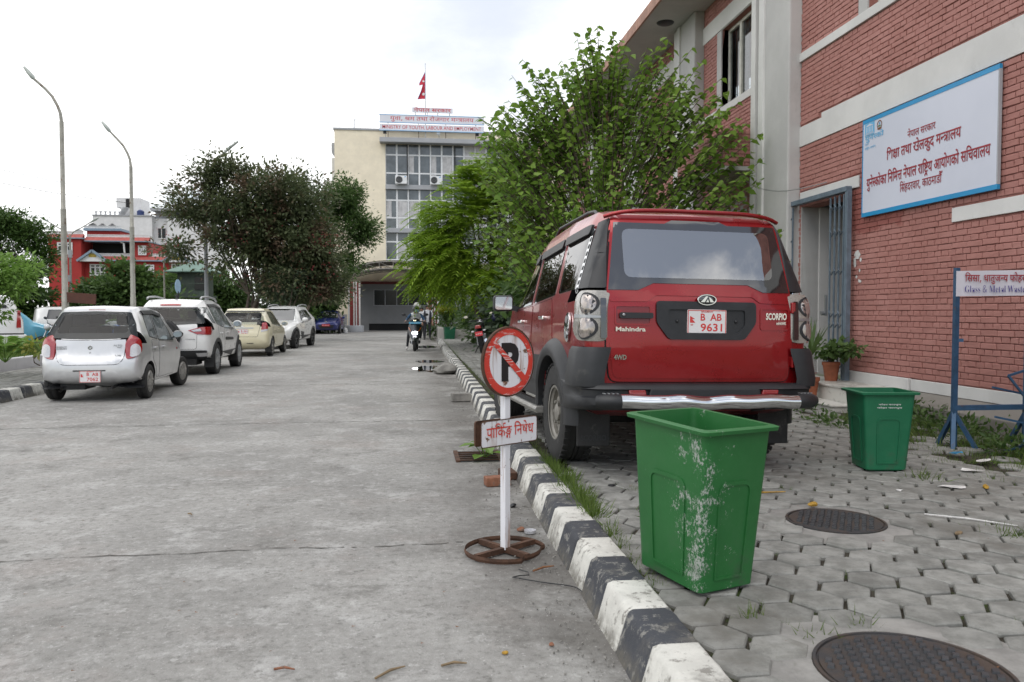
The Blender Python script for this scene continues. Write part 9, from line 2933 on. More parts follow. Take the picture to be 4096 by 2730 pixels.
# scattered grit along the kerb and specks of leaf litter
b = MB()
for i in range(900):
 y = 2.2 + 14 * random.random() ** 1.6
 x = kx(y) - abs(random.gauss(0, 0.16)) - 0.01
 s_ = random.uniform(0.002, 0.007)
 b.box((x, y, s_ * 0.4), (s_ * 1.4, s_, s_), (random.random(), random.random(), random.random() * 3))
tag(b.build('grit', M_STONE), kind='stuff')
b = MB()
for i in range(260):
 x, y = random.uniform(-4, 4.8), random.uniform(2.2, 9)
 z = 0.004 if x < 0.7 else ZP + 0.003
 if 0.7 < x < 1.1:
  continue
 s_ = random.uniform(0.004, 0.012)
 b.add([(x + s_ * math.cos(a), y + s_ * 0.7 * math.sin(a + i), z + random.uniform(0, 0.004)) for a in (0, 2, 4)], [(0, 1, 2)])
tag(b.build('leaf_litter', M_LEAFDRY), kind='stuff')
# big white sign on the wall -----------------------------------------------------
g = NG('sign_panel_white')
g.set(col=g.mix(g.rng(g.noise(0.6, 4, 0.6), 0.3, 0.7), (0.56, 0.585, 0.67), (0.62, 0.645, 0.73)), rough=0.42)
M_SIGNW = g.m
M_CYAN = mat('cyan_sign_edge', (0.015, 0.26, 0.52), 0.45, var=0.08)
M_SKYB = mat('light_blue_print', (0.13, 0.42, 0.66), 0.5, var=0.05)
S0, S1, SZ0, SZ1 = 7.615, 10.125, 2.653, 3.93
sg = thing('wall_sign_board', 'big white board with cyan edges and dark red Devanagari lettering on the brick wall', 'sign', (WX - 0.025, S1, SZ0))
SH, SW_ = SZ1 - SZ0, S1 - S0
b = MB()
b.b2((-0.03, -SW_, 0), (0.0, 0, SH))
b.build('panel', M_SIGNW, sg)
for z0, z1 in ((0, 0.045), (SH - 0.045, SH)):
 b = MB()
 b.b2((-0.034, -SW_ - 0.004, z0 - 0.004), (0.0, 0.004, z1 + 0.004))
 b.build('edge_strip', M_CYAN, sg)
for y0, y1, m_ in ((-0.012, 0.006, M_CYAN), (-SW_ - 0.006, -SW_ + 0.012, M_LEDGE)):
 b = MB()
 b.b2((-0.033, y0, 0.046), (0.001, y1, SH - 0.046))
 b.build('side_strip', m_, sg)
UL, VL = (0, -1, 0), (0, 0, 1)
def swrite(key, y0, y1, z, h, m, bold):
 letters('lettering', sg, m, 'dev:' + key, (-0.031, -(S1 - y0), z - SZ0), UL, VL, h, width=y0 - y1, anchor='l', bold=bold, lift=0.003)
swrite('nepal_sarkar', 9.145, 8.617, 3.50, 0.087, M_RED_TEXT, 8)
swrite('shiksha', 9.573, 8.179, 3.312, 0.125, M_RED_TEXT, 16)
swrite('unesco_line', 10.017, 7.719, 3.024, 0.130, M_RED_TEXT, 16)
swrite('singha', 9.281, 8.479, 2.862, 0.105, M_RED_TEXT, 8)
swrite('unesco', 10.069, 9.643, 3.648, 0.066, M_SKYB, 14)
swrite('nepal', 10.073, 9.98, 3.59, 0.028, M_SKYB, 4)
swrite('aayog', 10.071, 9.823, 3.535, 0.028, M_SKYB, 4)
# temple emblem and small round crest
eb = MB()
ey, ez = -(S1 - 9.965), 3.80 - SZ0
eb.b2((-0.0345, ey - 0.108, ez - 0.085), (-0.0315, ey + 0.108, ez + 0.075))
lg = eb.build('temple_emblem', M_SKYB, sg)
eb = MB()
for k in range(5):
 q = ey - 0.07 + k * 0.035
 eb.b2((-0.0365, q - 0.006, ez - 0.045), (-0.0348, q + 0.006, ez + 0.025))
for k, w_ in enumerate((0.085, 0.095, 0.105)):
 eb.b2((-0.0365, ey - w_, ez - 0.055 - 0.010 * k), (-0.0348, ey + w_, ez - 0.050 - 0.010 * k))
eb.prism([(ey - 0.095, ez + 0.032), (ey + 0.095, ez + 0.032), (ey, ez + 0.064)], -0.0365, -0.0348, lambda u, v, w: (w, u, v))
eb.build('temple_mark', M_SIGNW, lg)
cy_, cz_ = -(S1 - 9.742), 3.80 - SZ0
M_CREST = mat('crest_brown', (0.20, 0.08, 0.03), 0.6, var=0.4, vs_=30)
cr = place('crest', plate_mesh('crest', [circ(0, 0, 0.055, 28, 0.06), circ(0, 0, 0.042, 28, 0.046)], lambda u, v, w: (-0.033 - w, cy_ - u, cz_ + v), 0.001, [M_CREST]), sg)
place('crest_flag', plate_mesh('crest_flag', [[(-0.01, 0.027), (0.014, 0.038), (0.004, 0.02), (0.02, 0.013), (-0.007, 0.0)]], lambda u, v, w: (-0.0335 - w, cy_ - u, cz_ + v), 0.001, [M_CYAN]), cr)
place('crest_ribbon', plate_mesh('crest_ribbon', [rounded([(-0.04, -0.034), (0.04, -0.034), (0.05, -0.054), (0.0, -0.066), (-0.05, -0.054)], 0.006)], lambda u, v, w: (-0.034 - w, cy_ - u, cz_ + v), 0.001, [M_CREST]), cr)
place('crest_mark', plate_mesh('crest_mark', [[(-0.032, -0.022), (0.032, -0.022), (0.02, 0.0), (0.0, -0.007), (-0.02, 0.004)]], lambda u, v, w: (-0.034 - w, cy_ - u, cz_ + v), 0.001, [mat('crest_green', (0.10, 0.20, 0.10), 0.6, var=0.3)]), cr)
# waste banner on its blue frame, with the broken rack at its foot ------------------
M_BLUEFR = mat('blue_frame_paint', (0.030, 0.085, 0.165), 0.5, 0.2, var=0.3, vs_=9, wear=((0.09, 0.05, 0.035), 0.60, 0.68, 14))
wf = thing('waste_sign_frame', 'blue steel frame holding a white Glass and Metal Waste banner', 'sign', (4.91, 6.72, 0.12))
wd = V((0.985, -0.17, 0)).normalized()
for k, q in enumerate((0.0, 0.64)):
 b = MB()
 p = wd * q
 b.b2((p.x - 0.02, p.y - 0.02, 0), (p.x + 0.02, p.y + 0.02, 1.66 + 0.02 * k + (0.10 if k else 0)))
 b.build('post', M_BLUEFR, wf)
 for dx, dy in ((-0.09, -0.12), (0.12, -0.16), (-0.02, 0.2)):
  b = MB()
  b.bar((p.x + dx, p.y + dy, 0.0), (p.x, p.y, 0.34), 0.035)
  b.build('foot_brace', M_BLUEFR, wf)
 b = MB()
 b.bar((p.x, p.y, 1.0), (p.x + 0.06, p.y - 0.02, 1.0), 0.03)
 b.build('hook', M_BLUEFR, wf)
b = MB()
b.bar((0, 0, 0.38), tuple(wd * 0.95 + V((0, 0, 0.40))), 0.045)
b.build('cross_rail', M_BLUEFR, wf)
bn = place('banner', plate_mesh('banner', [rect(-0.02, 1.40, 1.0, 1.63)], lambda u, v, w: wd * u + V((0.0, -0.026 - w + 0.006 * math.sin(u * 7), v + 0.012 * u)), 0.004, [mat('banner_vinyl', (0.60, 0.60, 0.66), 0.55, var=0.12, vs_=3)], res=0.08), wf)
fu, fv = tuple(wd), (0, 0, 1)
up = V((wd.y, -wd.x, 0)) * 0.0
letters('lettering', bn, M_RED_TEXT, 'dev:glass', tuple(wd * 0.05 + V((0, -0.036, 1.535))), fu, fv, 0.066, width=0.53, anchor='l', bold=12)
letters('lettering', bn, mat('violet_blue_print', (0.055, 0.045, 0.24), 0.5, var=0.05), 'dev:glass_en', tuple(wd * 0.05 + V((0, -0.036, 1.435))), fu, fv, 0.066, width=0.53, anchor='l', bold=-14)
letters('lettering', bn, M_RED_TEXT, 'dev:ka', tuple(wd * 0.63 + V((0, -0.036, 1.54))), fu, fv, 0.072, anchor='l', bold=12)
rk = thing('broken_rack', 'bent dark blue steel rack tangled at the foot of the waste sign', 'rack', (5.05, 6.38, 0.14))
for a, b_ in (((0.12, 0, 0.68), (0.60, 0.05, 0.80)), ((0.60, 0.05, 0.80), (0.92, 0.0, 0.42)), ((0.92, 0, 0.42), (0.48, -0.05, 0.22)), ((0.48, -0.05, 0.22), (0.12, 0, 0.68)), ((0.05, 0.1, 0.57), (0.85, 0.12, 0.40)), ((0.20, -0.1, 0.08), (0.45, 0.1, 0.50)), ((0.0, 0, 0.32), (0.95, -0.1, 0.12)),
    ((0.62, -0.12, 0.0), (0.70, 0.0, 0.62)), ((0.55, -0.12, 0.0), (0.42, 0.05, 0.45)), ((0.42, 0.05, 0.33), (0.95, 0.1, 0.56)), ((0.05, -0.05, 0.02), (0.5, 0.0, 0.12)), ((0.35, 0.0, 0.82), (0.42, 0.05, 0.72)), ((0.95, 0, 0.55), (0.62, 0.05, 0.28))):
 b = MB()
 b.bar(a, b_, 0.018)
 b.build('rack_bar', M_BLUEFR, rk)
# planter wall at the far end of the right pavement, and low wall of the lawn on the left
pw = thing('planter_wall', 'low dirty plastered planter wall at the far end of the pavement', 'wall', (1.15, 37.0, 0))
b = MB()
b.b2((0, 0, 0), (0.25, 9, 0.62)).b2((0.25, 0.01, 0), (5.0, 0.26, 0.55))
b.build('wall_body', plaster('grimy_plaster', (0.40, 0.39, 0.36), (0.07, 0.07, 0.06)), pw, bevel=0.01)
b = MB()
b.b2((0.25, 0.26, 0.2), (5.0, 9, 0.5))
b.build('planter_soil', M_EARTH, pw)
lw = thing('lawn_wall', 'low flaking whitewashed wall between the left footpath and the lawn', 'wall', (-8.40, 20, 0))
b = MB()
b.b2((-0.16, -14, 0), (0.0, 16, 0.40))
b.build('wall_body', plaster('flaking_whitewash', (0.52, 0.51, 0.52), (0.08, 0.085, 0.06)), lw, bevel=0.02)
gw = thing('low_grey_wall', 'low grey stepped wall between the blue car and the portico', 'wall', (-6.2, 58.5, 0))
for k in range(5):
 b = MB()
 b.b2((-4.0, 0, 0.24 * k), (1.4, 0.3, 0.24 * k + 0.225))
 b.build('wall_course', M_LEDGE, gw)
bl = thing('concrete_bollard', 'small pale round-topped bollard at the far end of the road, right of the blue car', 'bollard', (-4.45, 53.0, 0))
b = MB()
b.lathe([(0.15, 0), (0.16, 0.15), (0.12, 0.30), (0.0, 0.36)], 14)
b.build('bollard_body', M_PLASTER, bl, smooth=50)
gl_ = thing('globe_lamp', 'globe lamp on a dark post behind the scooter rider', 'lamp', (0.18, 44, 0))
b = MB()
b.tube([(0, 0, 0), (0, 0, 1.55)], 0.05, 8)
b.build('post', M_BLACK, gl_)
b = MB()
b.ball((0, 0, 1.70), 0.20, 14, 10)
b.build('globe', mat('frosted_globe', (0.50, 0.50, 0.46), 0.4, var=0.2), gl_, smooth=60)
bd_ = thing('brown_board', 'rust-brown board fixed to the lamp pole behind the silver car', 'board', (-9.75, 24.9, 1.62), R(-10))
b = MB()
b.box((0, 0, 0.16), (0.92, 0.05, 0.30), (0, R(4), 0))
b.build('panel', mat('brown_board_paint', (0.085, 0.028, 0.016), 0.7, var=0.3), bd_)
# ------------------------------------------------------------------ vegetation
def leaf_mat(name, a, b_, c_=None, rough=0.5):
 g = NG(name)
 col = g.mix(g.isl, a, b_)
 if c_:
  col = g.mix(g.rng(g.noise(0.9, 3, 0.6, g.pos), 0.52, 0.64), col, c_)
 g.set(col=col, rough=rough, spec=0.35)
 t = g.t
 tl = t.nodes.new('ShaderNodeBsdfTranslucent')
 mx = t.nodes.new('ShaderNodeMixShader')
 mx.inputs[0].default_value = 0.42
 t.links.new(col, tl.inputs[0])
 t.links.new(g.b.outputs[0], mx.inputs[1])
 t.links.new(tl.outputs[0], mx.inputs[2])
 t.links.new(mx.outputs[0], t.nodes['Material Output'].inputs[0])
 return g.m
LEAF = {'oval': ([(0, 0, 0), (0.45, -0.24, 0.06), (1, 0, -0.05), (0.45, 0.24, 0.06)], [(0, 1, 2), (0, 2, 3)]),
  'heart': ([(0, 0, 0), (0.12, -0.30, 0.05), (0.5, -0.33, 0.05), (1, 0, -0.10), (0.5, 0.33, 0.05), (0.12, 0.30, 0.05)], [(0, 1, 2), (0, 2, 3), (0, 3, 4), (0, 4, 5)]),
  'thin': ([(0, 0, 0), (0.4, -0.11, 0.02), (1, 0, -0.08), (0.4, 0.11, 0.02)], [(0, 1, 2), (0, 2, 3)]),
  'blade': ([(0, -0.04, 0), (0, 0.04, 0), (1, 0, 0)], [(0, 1, 2)])}
def unit(a):
 return a / np.maximum(np.linalg.norm(a, axis=1, keepdims=True), 1e-9)
def leaf_arrays(C, D, S, kind, up=None):
 D = unit(D)
 n = len(C)
 up = unit(rng.normal(0, 0.45, (n, 3)) + np.array([0, 0, 1.0])) if up is None else up
 W = unit(np.cross(up, D) + 1e-6)
 U = np.cross(D, W)
 tv, tf = LEAF[kind]
 tv = np.array(tv)
 P = C[:, None] + S[:, None, None] * (tv[None, :, 0:1] * D[:, None] + tv[None, :, 1:2] * W[:, None] + tv[None, :, 2:3] * U[:, None])
 F = (np.arange(n)[:, None, None] * len(tv) + np.array(tf)[None]).reshape(-1, 3)
 return P.reshape(-1, 3), F
def leaves(name, parent, m, C, D, S, kind, up=None):
 P, F = leaf_arrays(np.asarray(C, float), np.asarray(D, float), np.asarray(S, float), kind, up)
 o = place(name, np_mesh(name, P, F, 3, m), parent)
 o['kind'] = 'stuff'
 return o
def scatter(blobs, spread=0.32):
 """leaf points in ragged clumps: blobs (centre, radii, leaves, clumps)"""
 C, D, K = [], [], []
 for c, r, n, k in blobs:
  c, r = np.array(c, float), np.array(r, float)
  d = unit(rng.normal(0, 1, (k, 3)))
  kc = c + d * r * (rng.random((k, 1)) ** 0.45)
  K.append(kc)
  i = rng.integers(0, k, n)
  off = rng.normal(0, 1, (n, 3)) * spread * rng.uniform(0.5, 1.25, (k, 1))[i] * np.array([1, 1, 0.7])
  p = kc[i] + off
  C.append(p)
  D.append(unit(off) + 0.5 * unit(p - c) + rng.normal(0, 0.5, (n, 3)) + np.array([0, 0, -0.15]))
 return np.concatenate(C), np.concatenate(D), np.concatenate(K)
M_BARK = mat('tree_bark', (0.12, 0.095, 0.072), 0.9, var=0.4, vs_=5, bump=0.7, bs=30)
def wood(parent, base, targets, r0, fork=0.35, stems=1, name='trunk'):
 base = V(base)
 mb = MB()
 cen = sum((V(t) for t in targets), V()) / len(targets)
 heads = []
 for s_ in range(stems):
  h = base.lerp(cen, fork) + V((random.uniform(-0.5, 0.5), random.uniform(-0.4, 0.4), 0)) * (0.6 if stems > 1 else 0.2)
  b0 = base + V((random.uniform(-0.3, 0.3), random.uniform(-0.2, 0.2), 0)) * (1 if stems > 1 else 0)
  mb.tube([b0, b0.lerp(h, 0.5) + V((random.uniform(-0.1, 0.1), 0, 0)), h], [r0, r0 * 0.8, r0 * 0.65], 9)
  heads.append(h)
 mb.build(name, M_BARK, parent, smooth=60)
 mb = MB()
 for t in targets:
  t = V(t)
  h = min(heads, key=lambda q: (q - t).length)
  L = (t - h).length
  m1 = h.lerp(t, 0.4) + V((random.uniform(-0.1, 0.1), random.uniform(-0.1, 0.1), 0.10)) * L
  mb.tube([h, m1, t], [r0 * 0.42, r0 * 0.24, r0 * 0.06], 6)
 mb.build('limbs', M_BARK, parent, smooth=60)['kind'] = 'stuff'
def tree(name, label, base, blobs, m, size, kind='oval', r0=0.12, stems=1, limbs=16, cat='tree', spread=0.32, group=None, fork=0.35, clear=0.03):
 t = thing(name, label, cat, base, 0, group)
 C, D, K = scatter(blobs, spread)
 C, K = C - np.array(base), K - np.array(base)
 ok = C[:, 2] > clear
 C, D = C[ok], D[ok]
 leaves('crown', t, m, C, D, rng.uniform(0.65, 1.25, len(C)) * size, kind)
 if limbs:
  sel = K[rng.permutation(len(K))[:limbs]]
  wood(t, (0, 0, 0), [tuple(k) for k in sel], r0, fork, stems)
 return t
G_MUL = leaf_mat('mulberry_leaf', (0.120, 0.230, 0.034), (0.240, 0.370, 0.065))
G_NEEM = leaf_mat('bright_pinnate_leaf', (0.165, 0.290, 0.024), (0.290, 0.420, 0.045))
G_MYRT = leaf_mat('dark_myrtle_leaf', (0.070, 0.100, 0.044), (0.135, 0.155, 0.075), (0.165, 0.115, 0.078))
G_DARK = leaf_mat('dark_tree_leaf', (0.050, 0.098, 0.028), (0.110, 0.180, 0.050))
G_MID = leaf_mat('mid_green_leaf', (0.045, 0.095, 0.022), (0.095, 0.165, 0.040))
G_BRIGHT = leaf_mat('young_shrub_leaf', (0.125, 0.24, 0.04), (0.22, 0.36, 0.08))
G_YEL = leaf_mat('golden_shrub_leaf', (0.24, 0.27, 0.015), (0.30, 0.30, 0.02))
G_GREY = leaf_mat('grey_green_leaf', (0.07, 0.105, 0.065), (0.12, 0.16, 0.10))
G_GRASS = leaf_mat('grass_blade', (0.070, 0.125, 0.020), (0.150, 0.215, 0.050))
# mulberry behind the SUV: long upright shoots with heart-shaped leaves
mu = thing('mulberry_tree', 'leafy mulberry with long upright shoots rising behind the red SUV', 'tree', (3.5, 14.6, 0.15))
prof = [(1.1, 4.5), (1.7, 5.3), (2.4, 5.6), (3.3, 6.1), (4.1, 5.7), (4.85, 5.6), (5.4, 4.8), (5.95, 4.0)]
shoots, LC, LD, LU, FR = MB(), [], [], [], []
ends = []
for i in range(690):
 x = random.uniform(1.15, 5.8)
 top = float(np.interp(x, [p[0] for p in prof], [p[1] for p in prof]))
 low = 1.55 + 0.35 * abs(x - 3.4) if x < 3.4 else 1.45 + 0.22 * abs(x - 3.4)
 z = top - (top - low) * random.random() ** 1.25 if i > 70 else top + random.uniform(-0.15, 0.6)
 y = 14.5 - 0.6 * max(0, x - 3.6) + random.gauss(0, 0.75) * (0.5 + 0.5 * (top - z))
 ends.append((x, y, z))
for x, y, z in ends:
 e = V((x, y, z))
 c = V((3.5 + (x - 3.5) * 0.45, 14.6 + (y - 14.6) * 0.5, max(1.2, z - random.uniform(0.9, 1.5))))
 if (e - c).length > 1.5:
  c = e.lerp(c, 1.5 / (e - c).length)
 mid = c.lerp(e, 0.55) + V((0, 0, 0.05)) + (e - c).cross(V((0, 0, 1))) * random.uniform(-0.06, 0.06)
 pts = [c, mid, e]
 shoots.tube([p - V(mu.location) for p in pts], [0.012, 0.008, 0.003], 4, cap=False)
 n = random.randint(13, 19)
 for k in range(n):
  t = 0.15 + 0.85 * (k + 0.5) / n
  p = c.lerp(mid, t / 0.55) if t < 0.55 else mid.lerp(e, (t - 0.55) / 0.45)
  a = k * 2.6 + x * 9
  d = V((math.cos(a), math.sin(a), random.uniform(-0.75, 0.05)))
  LC.append(tuple(p - V(mu.location)))
  LD.append(tuple(d))
  FR.append((z > float(np.interp(x, [p_[0] for p_ in prof], [p_[1] for p_ in prof])) - 0.5) * 10 + t * 3 - y * 0.5)
LC, LD, FR = np.array(LC), np.array(LD), np.array(FR)
LS = rng.uniform(0.095, 0.165, len(LC))
order = np.argsort(-FR)
base_v, base_f = LEAF['heart']
lm = []
for k in range(3):
 mb = MB()
 mb.add([(a, b_ * (1 + 0.15 * k), c_ * (1 + k)) for a, b_, c_ in base_v], base_f)
 lm.append(mb.mesh('leaf', G_MUL))
for i in order[:290]:
 d = V(LD[i]).normalized()
 w = (V((0, 0, 1)) + V((random.uniform(-.3, .3), random.uniform(-.3, .3), 0))).cross(d).normalized()
 u = d.cross(w)
 s_ = LS[i]
 o = place('leaf', lm[i % 3], mu)
 o.matrix_local = Mx(((d.x * s_, w.x * s_, u.x * s_, LC[i][0]), (d.y * s_, w.y * s_, u.y * s_, LC[i][1]), (d.z * s_, w.z * s_, u.z * s_, LC[i][2]), (0, 0, 0, 1)))
leaves('foliage', mu, G_MUL, LC[order[290:]], LD[order[290:]], LS[order[290:]], 'heart')
shoots.build('shoots', M_BARK, mu)['kind'] = 'stuff'
wood(mu, (0, 0, 0), [(random.uniform(-1.7, 1.6), random.uniform(-0.8, 0.8), random.uniform(2.0, 3.9)) for _ in range(16)], 0.09, 0.3, 3)
# pinnate trees: arching fronds with paired leaflets
def fronds(C, D, L, pairs, lw):
 """leaflet arrays along arching stalks"""
 n = len(C)
 D = unit(D)
 PC, PD, PS = [], [], []
 H = unit(np.cross(D, np.array([[0, 0, 1.0]])) + 1e-6)
 for k in range(pairs):
  t = (k + 1) / pairs
  p = C + D * (L * t)[:, None] + np.array([0, 0, -0.45]) * (L * t * t)[:, None]
  for s_ in (-1, 1):
   PC.append(p)
   PD.append(H * s_ + D * 0.7 + np.array([0, 0, -0.45 * t]))
   PS.append(L * lw * (1.15 - 0.6 * abs(t - 0.45)))
 return np.concatenate(PC), np.concatenate(PD), np.concatenate(PS)
def pinnate_tree(name, label, base, blobs, m, L, pairs=8, lw=0.30, limbs=14, r0=0.12, fork=0.4, cat='tree', kind='thin'):
 t = thing(name, label, cat, base)
 C, D, K = scatter(blobs, 0.26)
 C, K = C - np.array(base), K - np.array(base)
 cen = C.mean(0)
 D = unit(C - cen) * np.array([1, 1, 0.4]) + rng.normal(0, 0.35, C.shape) + np.array([0, 0, 0.25])
 PC, PD, PS = fronds(C, D, rng.uniform(0.7, 1.2, len(C)) * L, pairs, lw)
 leaves('crown', t, m, PC, PD, PS, kind, unit(rng.normal(0, 0.25, (len(PC), 3)) + np.array([0, 0, 1.0])))
 wood(t, (0, 0, 0), [tuple(k) for k in K[:limbs]], r0, fork)
 return t
pinnate_tree('pinnate_tree', 'bright yellow-green feathery-leaved tree left of the mulberry', (2.5, 27, 0.3), [((1.6, 27, 4.3), (1.25, 1.4, 1.0), 760, 44), ((2.6, 26.8, 5.4), (1.3, 1.4, 1.0), 700, 40), ((1.2, 26.6, 3.2), (1.2, 1.2, 0.8), 700, 40), ((3.6, 27, 4.6), (1.4, 1.4, 1.6), 600, 36),
                            ((2.3, 26.5, 2.6), (1.2, 1.2, 0.7), 460, 28), ((0.9, 27, 2.6), (0.8, 0.8, 0.5), 240, 16)], G_NEEM, 0.62, lw=0.36)
tree('feathery_tree', 'tall airy green tree at the far left edge', (-21.3, 45, 0), [((-21.2, 45, 5.9), (1.3, 1.2, 0.75), 3800, 30), ((-19.9, 45, 5.4), (0.8, 0.8, 0.8), 2600, 22), ((-19.5, 45, 4.2), (0.5, 0.6, 0.9), 1700, 16), ((-22.2, 45, 4.6), (1.3, 1, 0.9), 2600, 22)], G_MID, 0.2, limbs=18)
tree('flowering_tree', 'big dark crape myrtle with bronze leaves and red blossoms behind the parked cars', (-7.9, 38.4, 0),
  [((-8.3, 38, 6.5), (2.0, 2, 1.7), 6600, 60), ((-6.0, 38, 6.6), (2.0, 2, 1.4), 9000, 52), ((-10.2, 38, 6.2), (1.3, 1.2, 0.9), 1500, 26), ((-10.9, 38, 4.3), (1.0, 1, 0.35), 800, 14), ((-7.0, 38, 4.5), (2.6, 2, 1.4), 11000, 62), ((-4.7, 38, 4.6), (1.0, 1.5, 1.9), 7000, 38), ((-5.4, 37.6, 2.7), (1.6, 1.3, 0.9), 4600, 32), ((-3.8, 38, 2.6), (0.7, 1, 0.7), 1400, 14), ((-8.6, 38, 8.0), (0.8, 0.8, 0.5), 600, 10), ((-9.6, 38, 7.4), (0.9, 0.8, 0.5), 500, 12)],
  G_MYRT, 0.22, r0=0.10, stems=4, limbs=46, clear=1.75, spread=0.38, fork=0.42)
ft = bpy.data.objects['flowering_tree']
C, D, K = scatter([((-4.0, 37, 4.6), (0.6, 0.8, 1.1), 150, 16), ((-7, 36.6, 4.6), (3.6, 0.8, 2.2), 110, 44), ((-4.4, 36.8, 2.9), (0.8, 0.6, 0.9), 120, 16), ((-10.8, 37, 4.6), (1.0, 0.6, 0.5), 60, 8)], 0.09)
leaves('blossoms', ft, leaf_mat('red_blossom', (0.30, 0.05, 0.06), (0.42, 0.10, 0.11)), C - np.array([-7.9, 38.4, 0]), D, rng.uniform(0.05, 0.09, len(C)), 'heart')
tree('broadleaf_tree', 'dense green tree leaning over in front of the cream wall', (-6.7, 47, 0), [((-3.9, 46, 7.6), (1.0, 1.2, 1.3), 5200, 34), ((-3.1, 46, 5.9), (0.9, 1, 1.0), 4600, 30), ((-3.6, 46, 4.2), (0.7, 0.8, 0.6), 1500, 14), ((-5.2, 46, 7.0), (1.2, 1.2, 1.5), 3600, 26)], G_DARK, 0.19, limbs=18)
tree('round_tree', 'big rounded dark green tree in front of the red house', (-15.0, 44, 0), [((-14.7, 44, 2.3), (1.7, 1.6, 1.5), 6200, 55), ((-16.6, 44, 2.0), (1.3, 1.2, 1.0), 2600, 26)], G_DARK, 0.24, limbs=8, kind='heart')
tree('shrub', 'pale grey-green oleander-like shrub under the flowering tree', (-5.7, 36.4, 0), [((-5.9, 37.0, 2.5), (1.0, 0.8, 0.8), 2600, 22)], G_GREY, 0.18, 'thin', limbs=6, clear=1.6, cat='shrub')
for k, (x, y, h_, w_, m_, lb) in enumerate(((-19.6, 43.0, 3.9, 1.4, G_DARK, 'dark broad tree behind the taller lamp pole'), (-12.6, 52, 4.2, 2.0, G_DARK, 'low dark tree behind the watch hut'), (-12.9, 43, 2.2, 0.9, G_MID, 'yellowish bush left of the watch hut'), (-9.2, 56, 4.4, 2.6, G_DARK, 'dark tree in shade behind the flowering tree'),
            (-6.6, 53, 3.6, 1.8, G_DARK, 'dark tree behind the blue hatchback'), (-17.6, 49, 3.2, 2.2, G_DARK, 'low dark tree behind the yard cars'), (-22.5, 42, 3.0, 2.0, G_DARK, 'dark thicket tree at the far left behind the van'), (-16.0, 58, 4.6, 2.4, G_DARK, 'dark tree between the red house and the hut'), (-25.5, 50, 3.2, 2.4, G_DARK, 'dark tree at the left edge behind the feathery tree'))):
 tree('background_tree', lb, (x, y, 0), [((x, y, h_ * 0.62), (w_, w_, h_ * 0.42), int(2700 * w_), 30), ((x, y, h_ * 0.22), (w_ * 1.1, w_, h_ * 0.25), int(1900 * w_), 20)], m_, 0.32, limbs=6, group='trees and bushes behind the yard')
tree('shrub', 'arching bright-leaved shrub at the left edge above the lawn', (-7.35, 14.0, 0.42), [((-6.75, 14, 1.95), (0.62, 0.5, 0.36), 2300, 40), ((-7.4, 14, 2.0), (0.5, 0.5, 0.5), 1100, 16), ((-6.9, 14, 1.5), (0.3, 0.3, 0.25), 420, 8)], G_BRIGHT, 0.095, limbs=24, r0=0.035, cat='shrub', spread=0.13)
tree('golden_shrub', 'rounded yellow-topped clipped shrub on the planter by the far bin', (1.62, 38.3, 0.5), [((1.62, 38.3, 1.15), (0.42, 0.4, 0.42), 2400, 36)], G_MID, 0.09, limbs=5, r0=0.03, cat='shrub', spread=0.14)
C, D, K = scatter([((1.55, 38.2, 1.45), (0.42, 0.4, 0.16), 1100, 22)], 0.11)
leaves('golden_tips', bpy.data.objects['golden_shrub'], G_YEL, C - np.array([1.62, 38.3, 0.5]), D, rng.uniform(0.05, 0.09, len(C)), 'oval')
for k, (x, y, h_, w_, m_, s_, kd, lb) in enumerate(((2.9, 37.5, 1.9, 1.0, G_DARK, 0.16, 'oval', 'dark shrub on the planter right of the golden shrub'), (3.2, 31.0, 2.1, 1.1, G_DARK, 0.17, 'heart', 'dark broad-leaved shrub behind the parked motorcycle'), (3.3, 24.6, 2.3, 0.95, G_GREY, 0.20, 'heart', 'grey-green large-leaved shrub right of the parked motorcycle'),
              (3.1, 19.5, 2.5, 0.9, G_MID, 0.18, 'heart', 'broad-leaved shrub beside the SUV door mirror'), (4.7, 26.0, 3.0, 1.3, G_DARK, 0.18, 'oval', 'dark shrub against the office wall under the bright tree'), (4.6, 33, 3.6, 1.5, G_DARK, 0.20, 'oval', 'tall dark shrub against the far office wall'), (4.4, 17.5, 1.9, 0.9, G_DARK, 0.15, 'heart', 'dark shrub low behind the mulberry'), (1.7, 41.5, 3.4, 1.1, G_MID, 0.18, 'oval', 'small green tree behind the two standing men'))):
 tree('shrub', lb, (x, y, 0.12), [((x, y, 0.15 + h_ * 0.58), (w_, w_, h_ * 0.45), int(2600 * w_), 26), ((x, y, 0.4), (w_, w_, 0.35), int(900 * w_), 12)], m_, s_, kd, limbs=6, r0=0.05, cat='shrub', group='shrubs along the right side')
# palms: fronds are parts
def palm(label, base, n, L, m, lean, fan=False, group=None):
 t = thing('small_palm', label, 'palm', base, 0, group)
 for i in range(n):
  a = i * 6.283 / n + 0.4
  el = random.uniform(0.7, 1.25)
  d = np.array([[math.cos(a) * math.cos(el), math.sin(a) * math.cos(el), math.sin(el)]])
  PC, PD, PS = fronds(np.array([[0, 0, 0.02]]), d, np.array([L * random.uniform(0.8, 1.1)]), 26, 0.26 if not fan else 0.2)
  k = PC[:, 2] > 0.25 * L * 0.6
  o = leaves('frond', t, m, PC[k], PD[k], PS[k], 'thin')
  o['kind'] = 'thing'
  mb = MB()
  mb.tube([V(d[0]) * (L * q) + V((0, 0, -0.45 * L * q * q)) for q in (0, 0.3, 0.6, 0.85, 1.0)], [0.012, 0.010, 0.008, 0.005, 0.003], 5)
  mb.build('stalk', m, o)
 return t
palm('small feather palm growing on the lawn by the left edge', (-7.72, 16.2, 0.42), 8, 1.05, G_BRIGHT, 0)
palm('yellow-green young palm behind the roof of the silver hatchback', (-11.75, 30.5, 0.4), 7, 1.7, G_BRIGHT, 0)
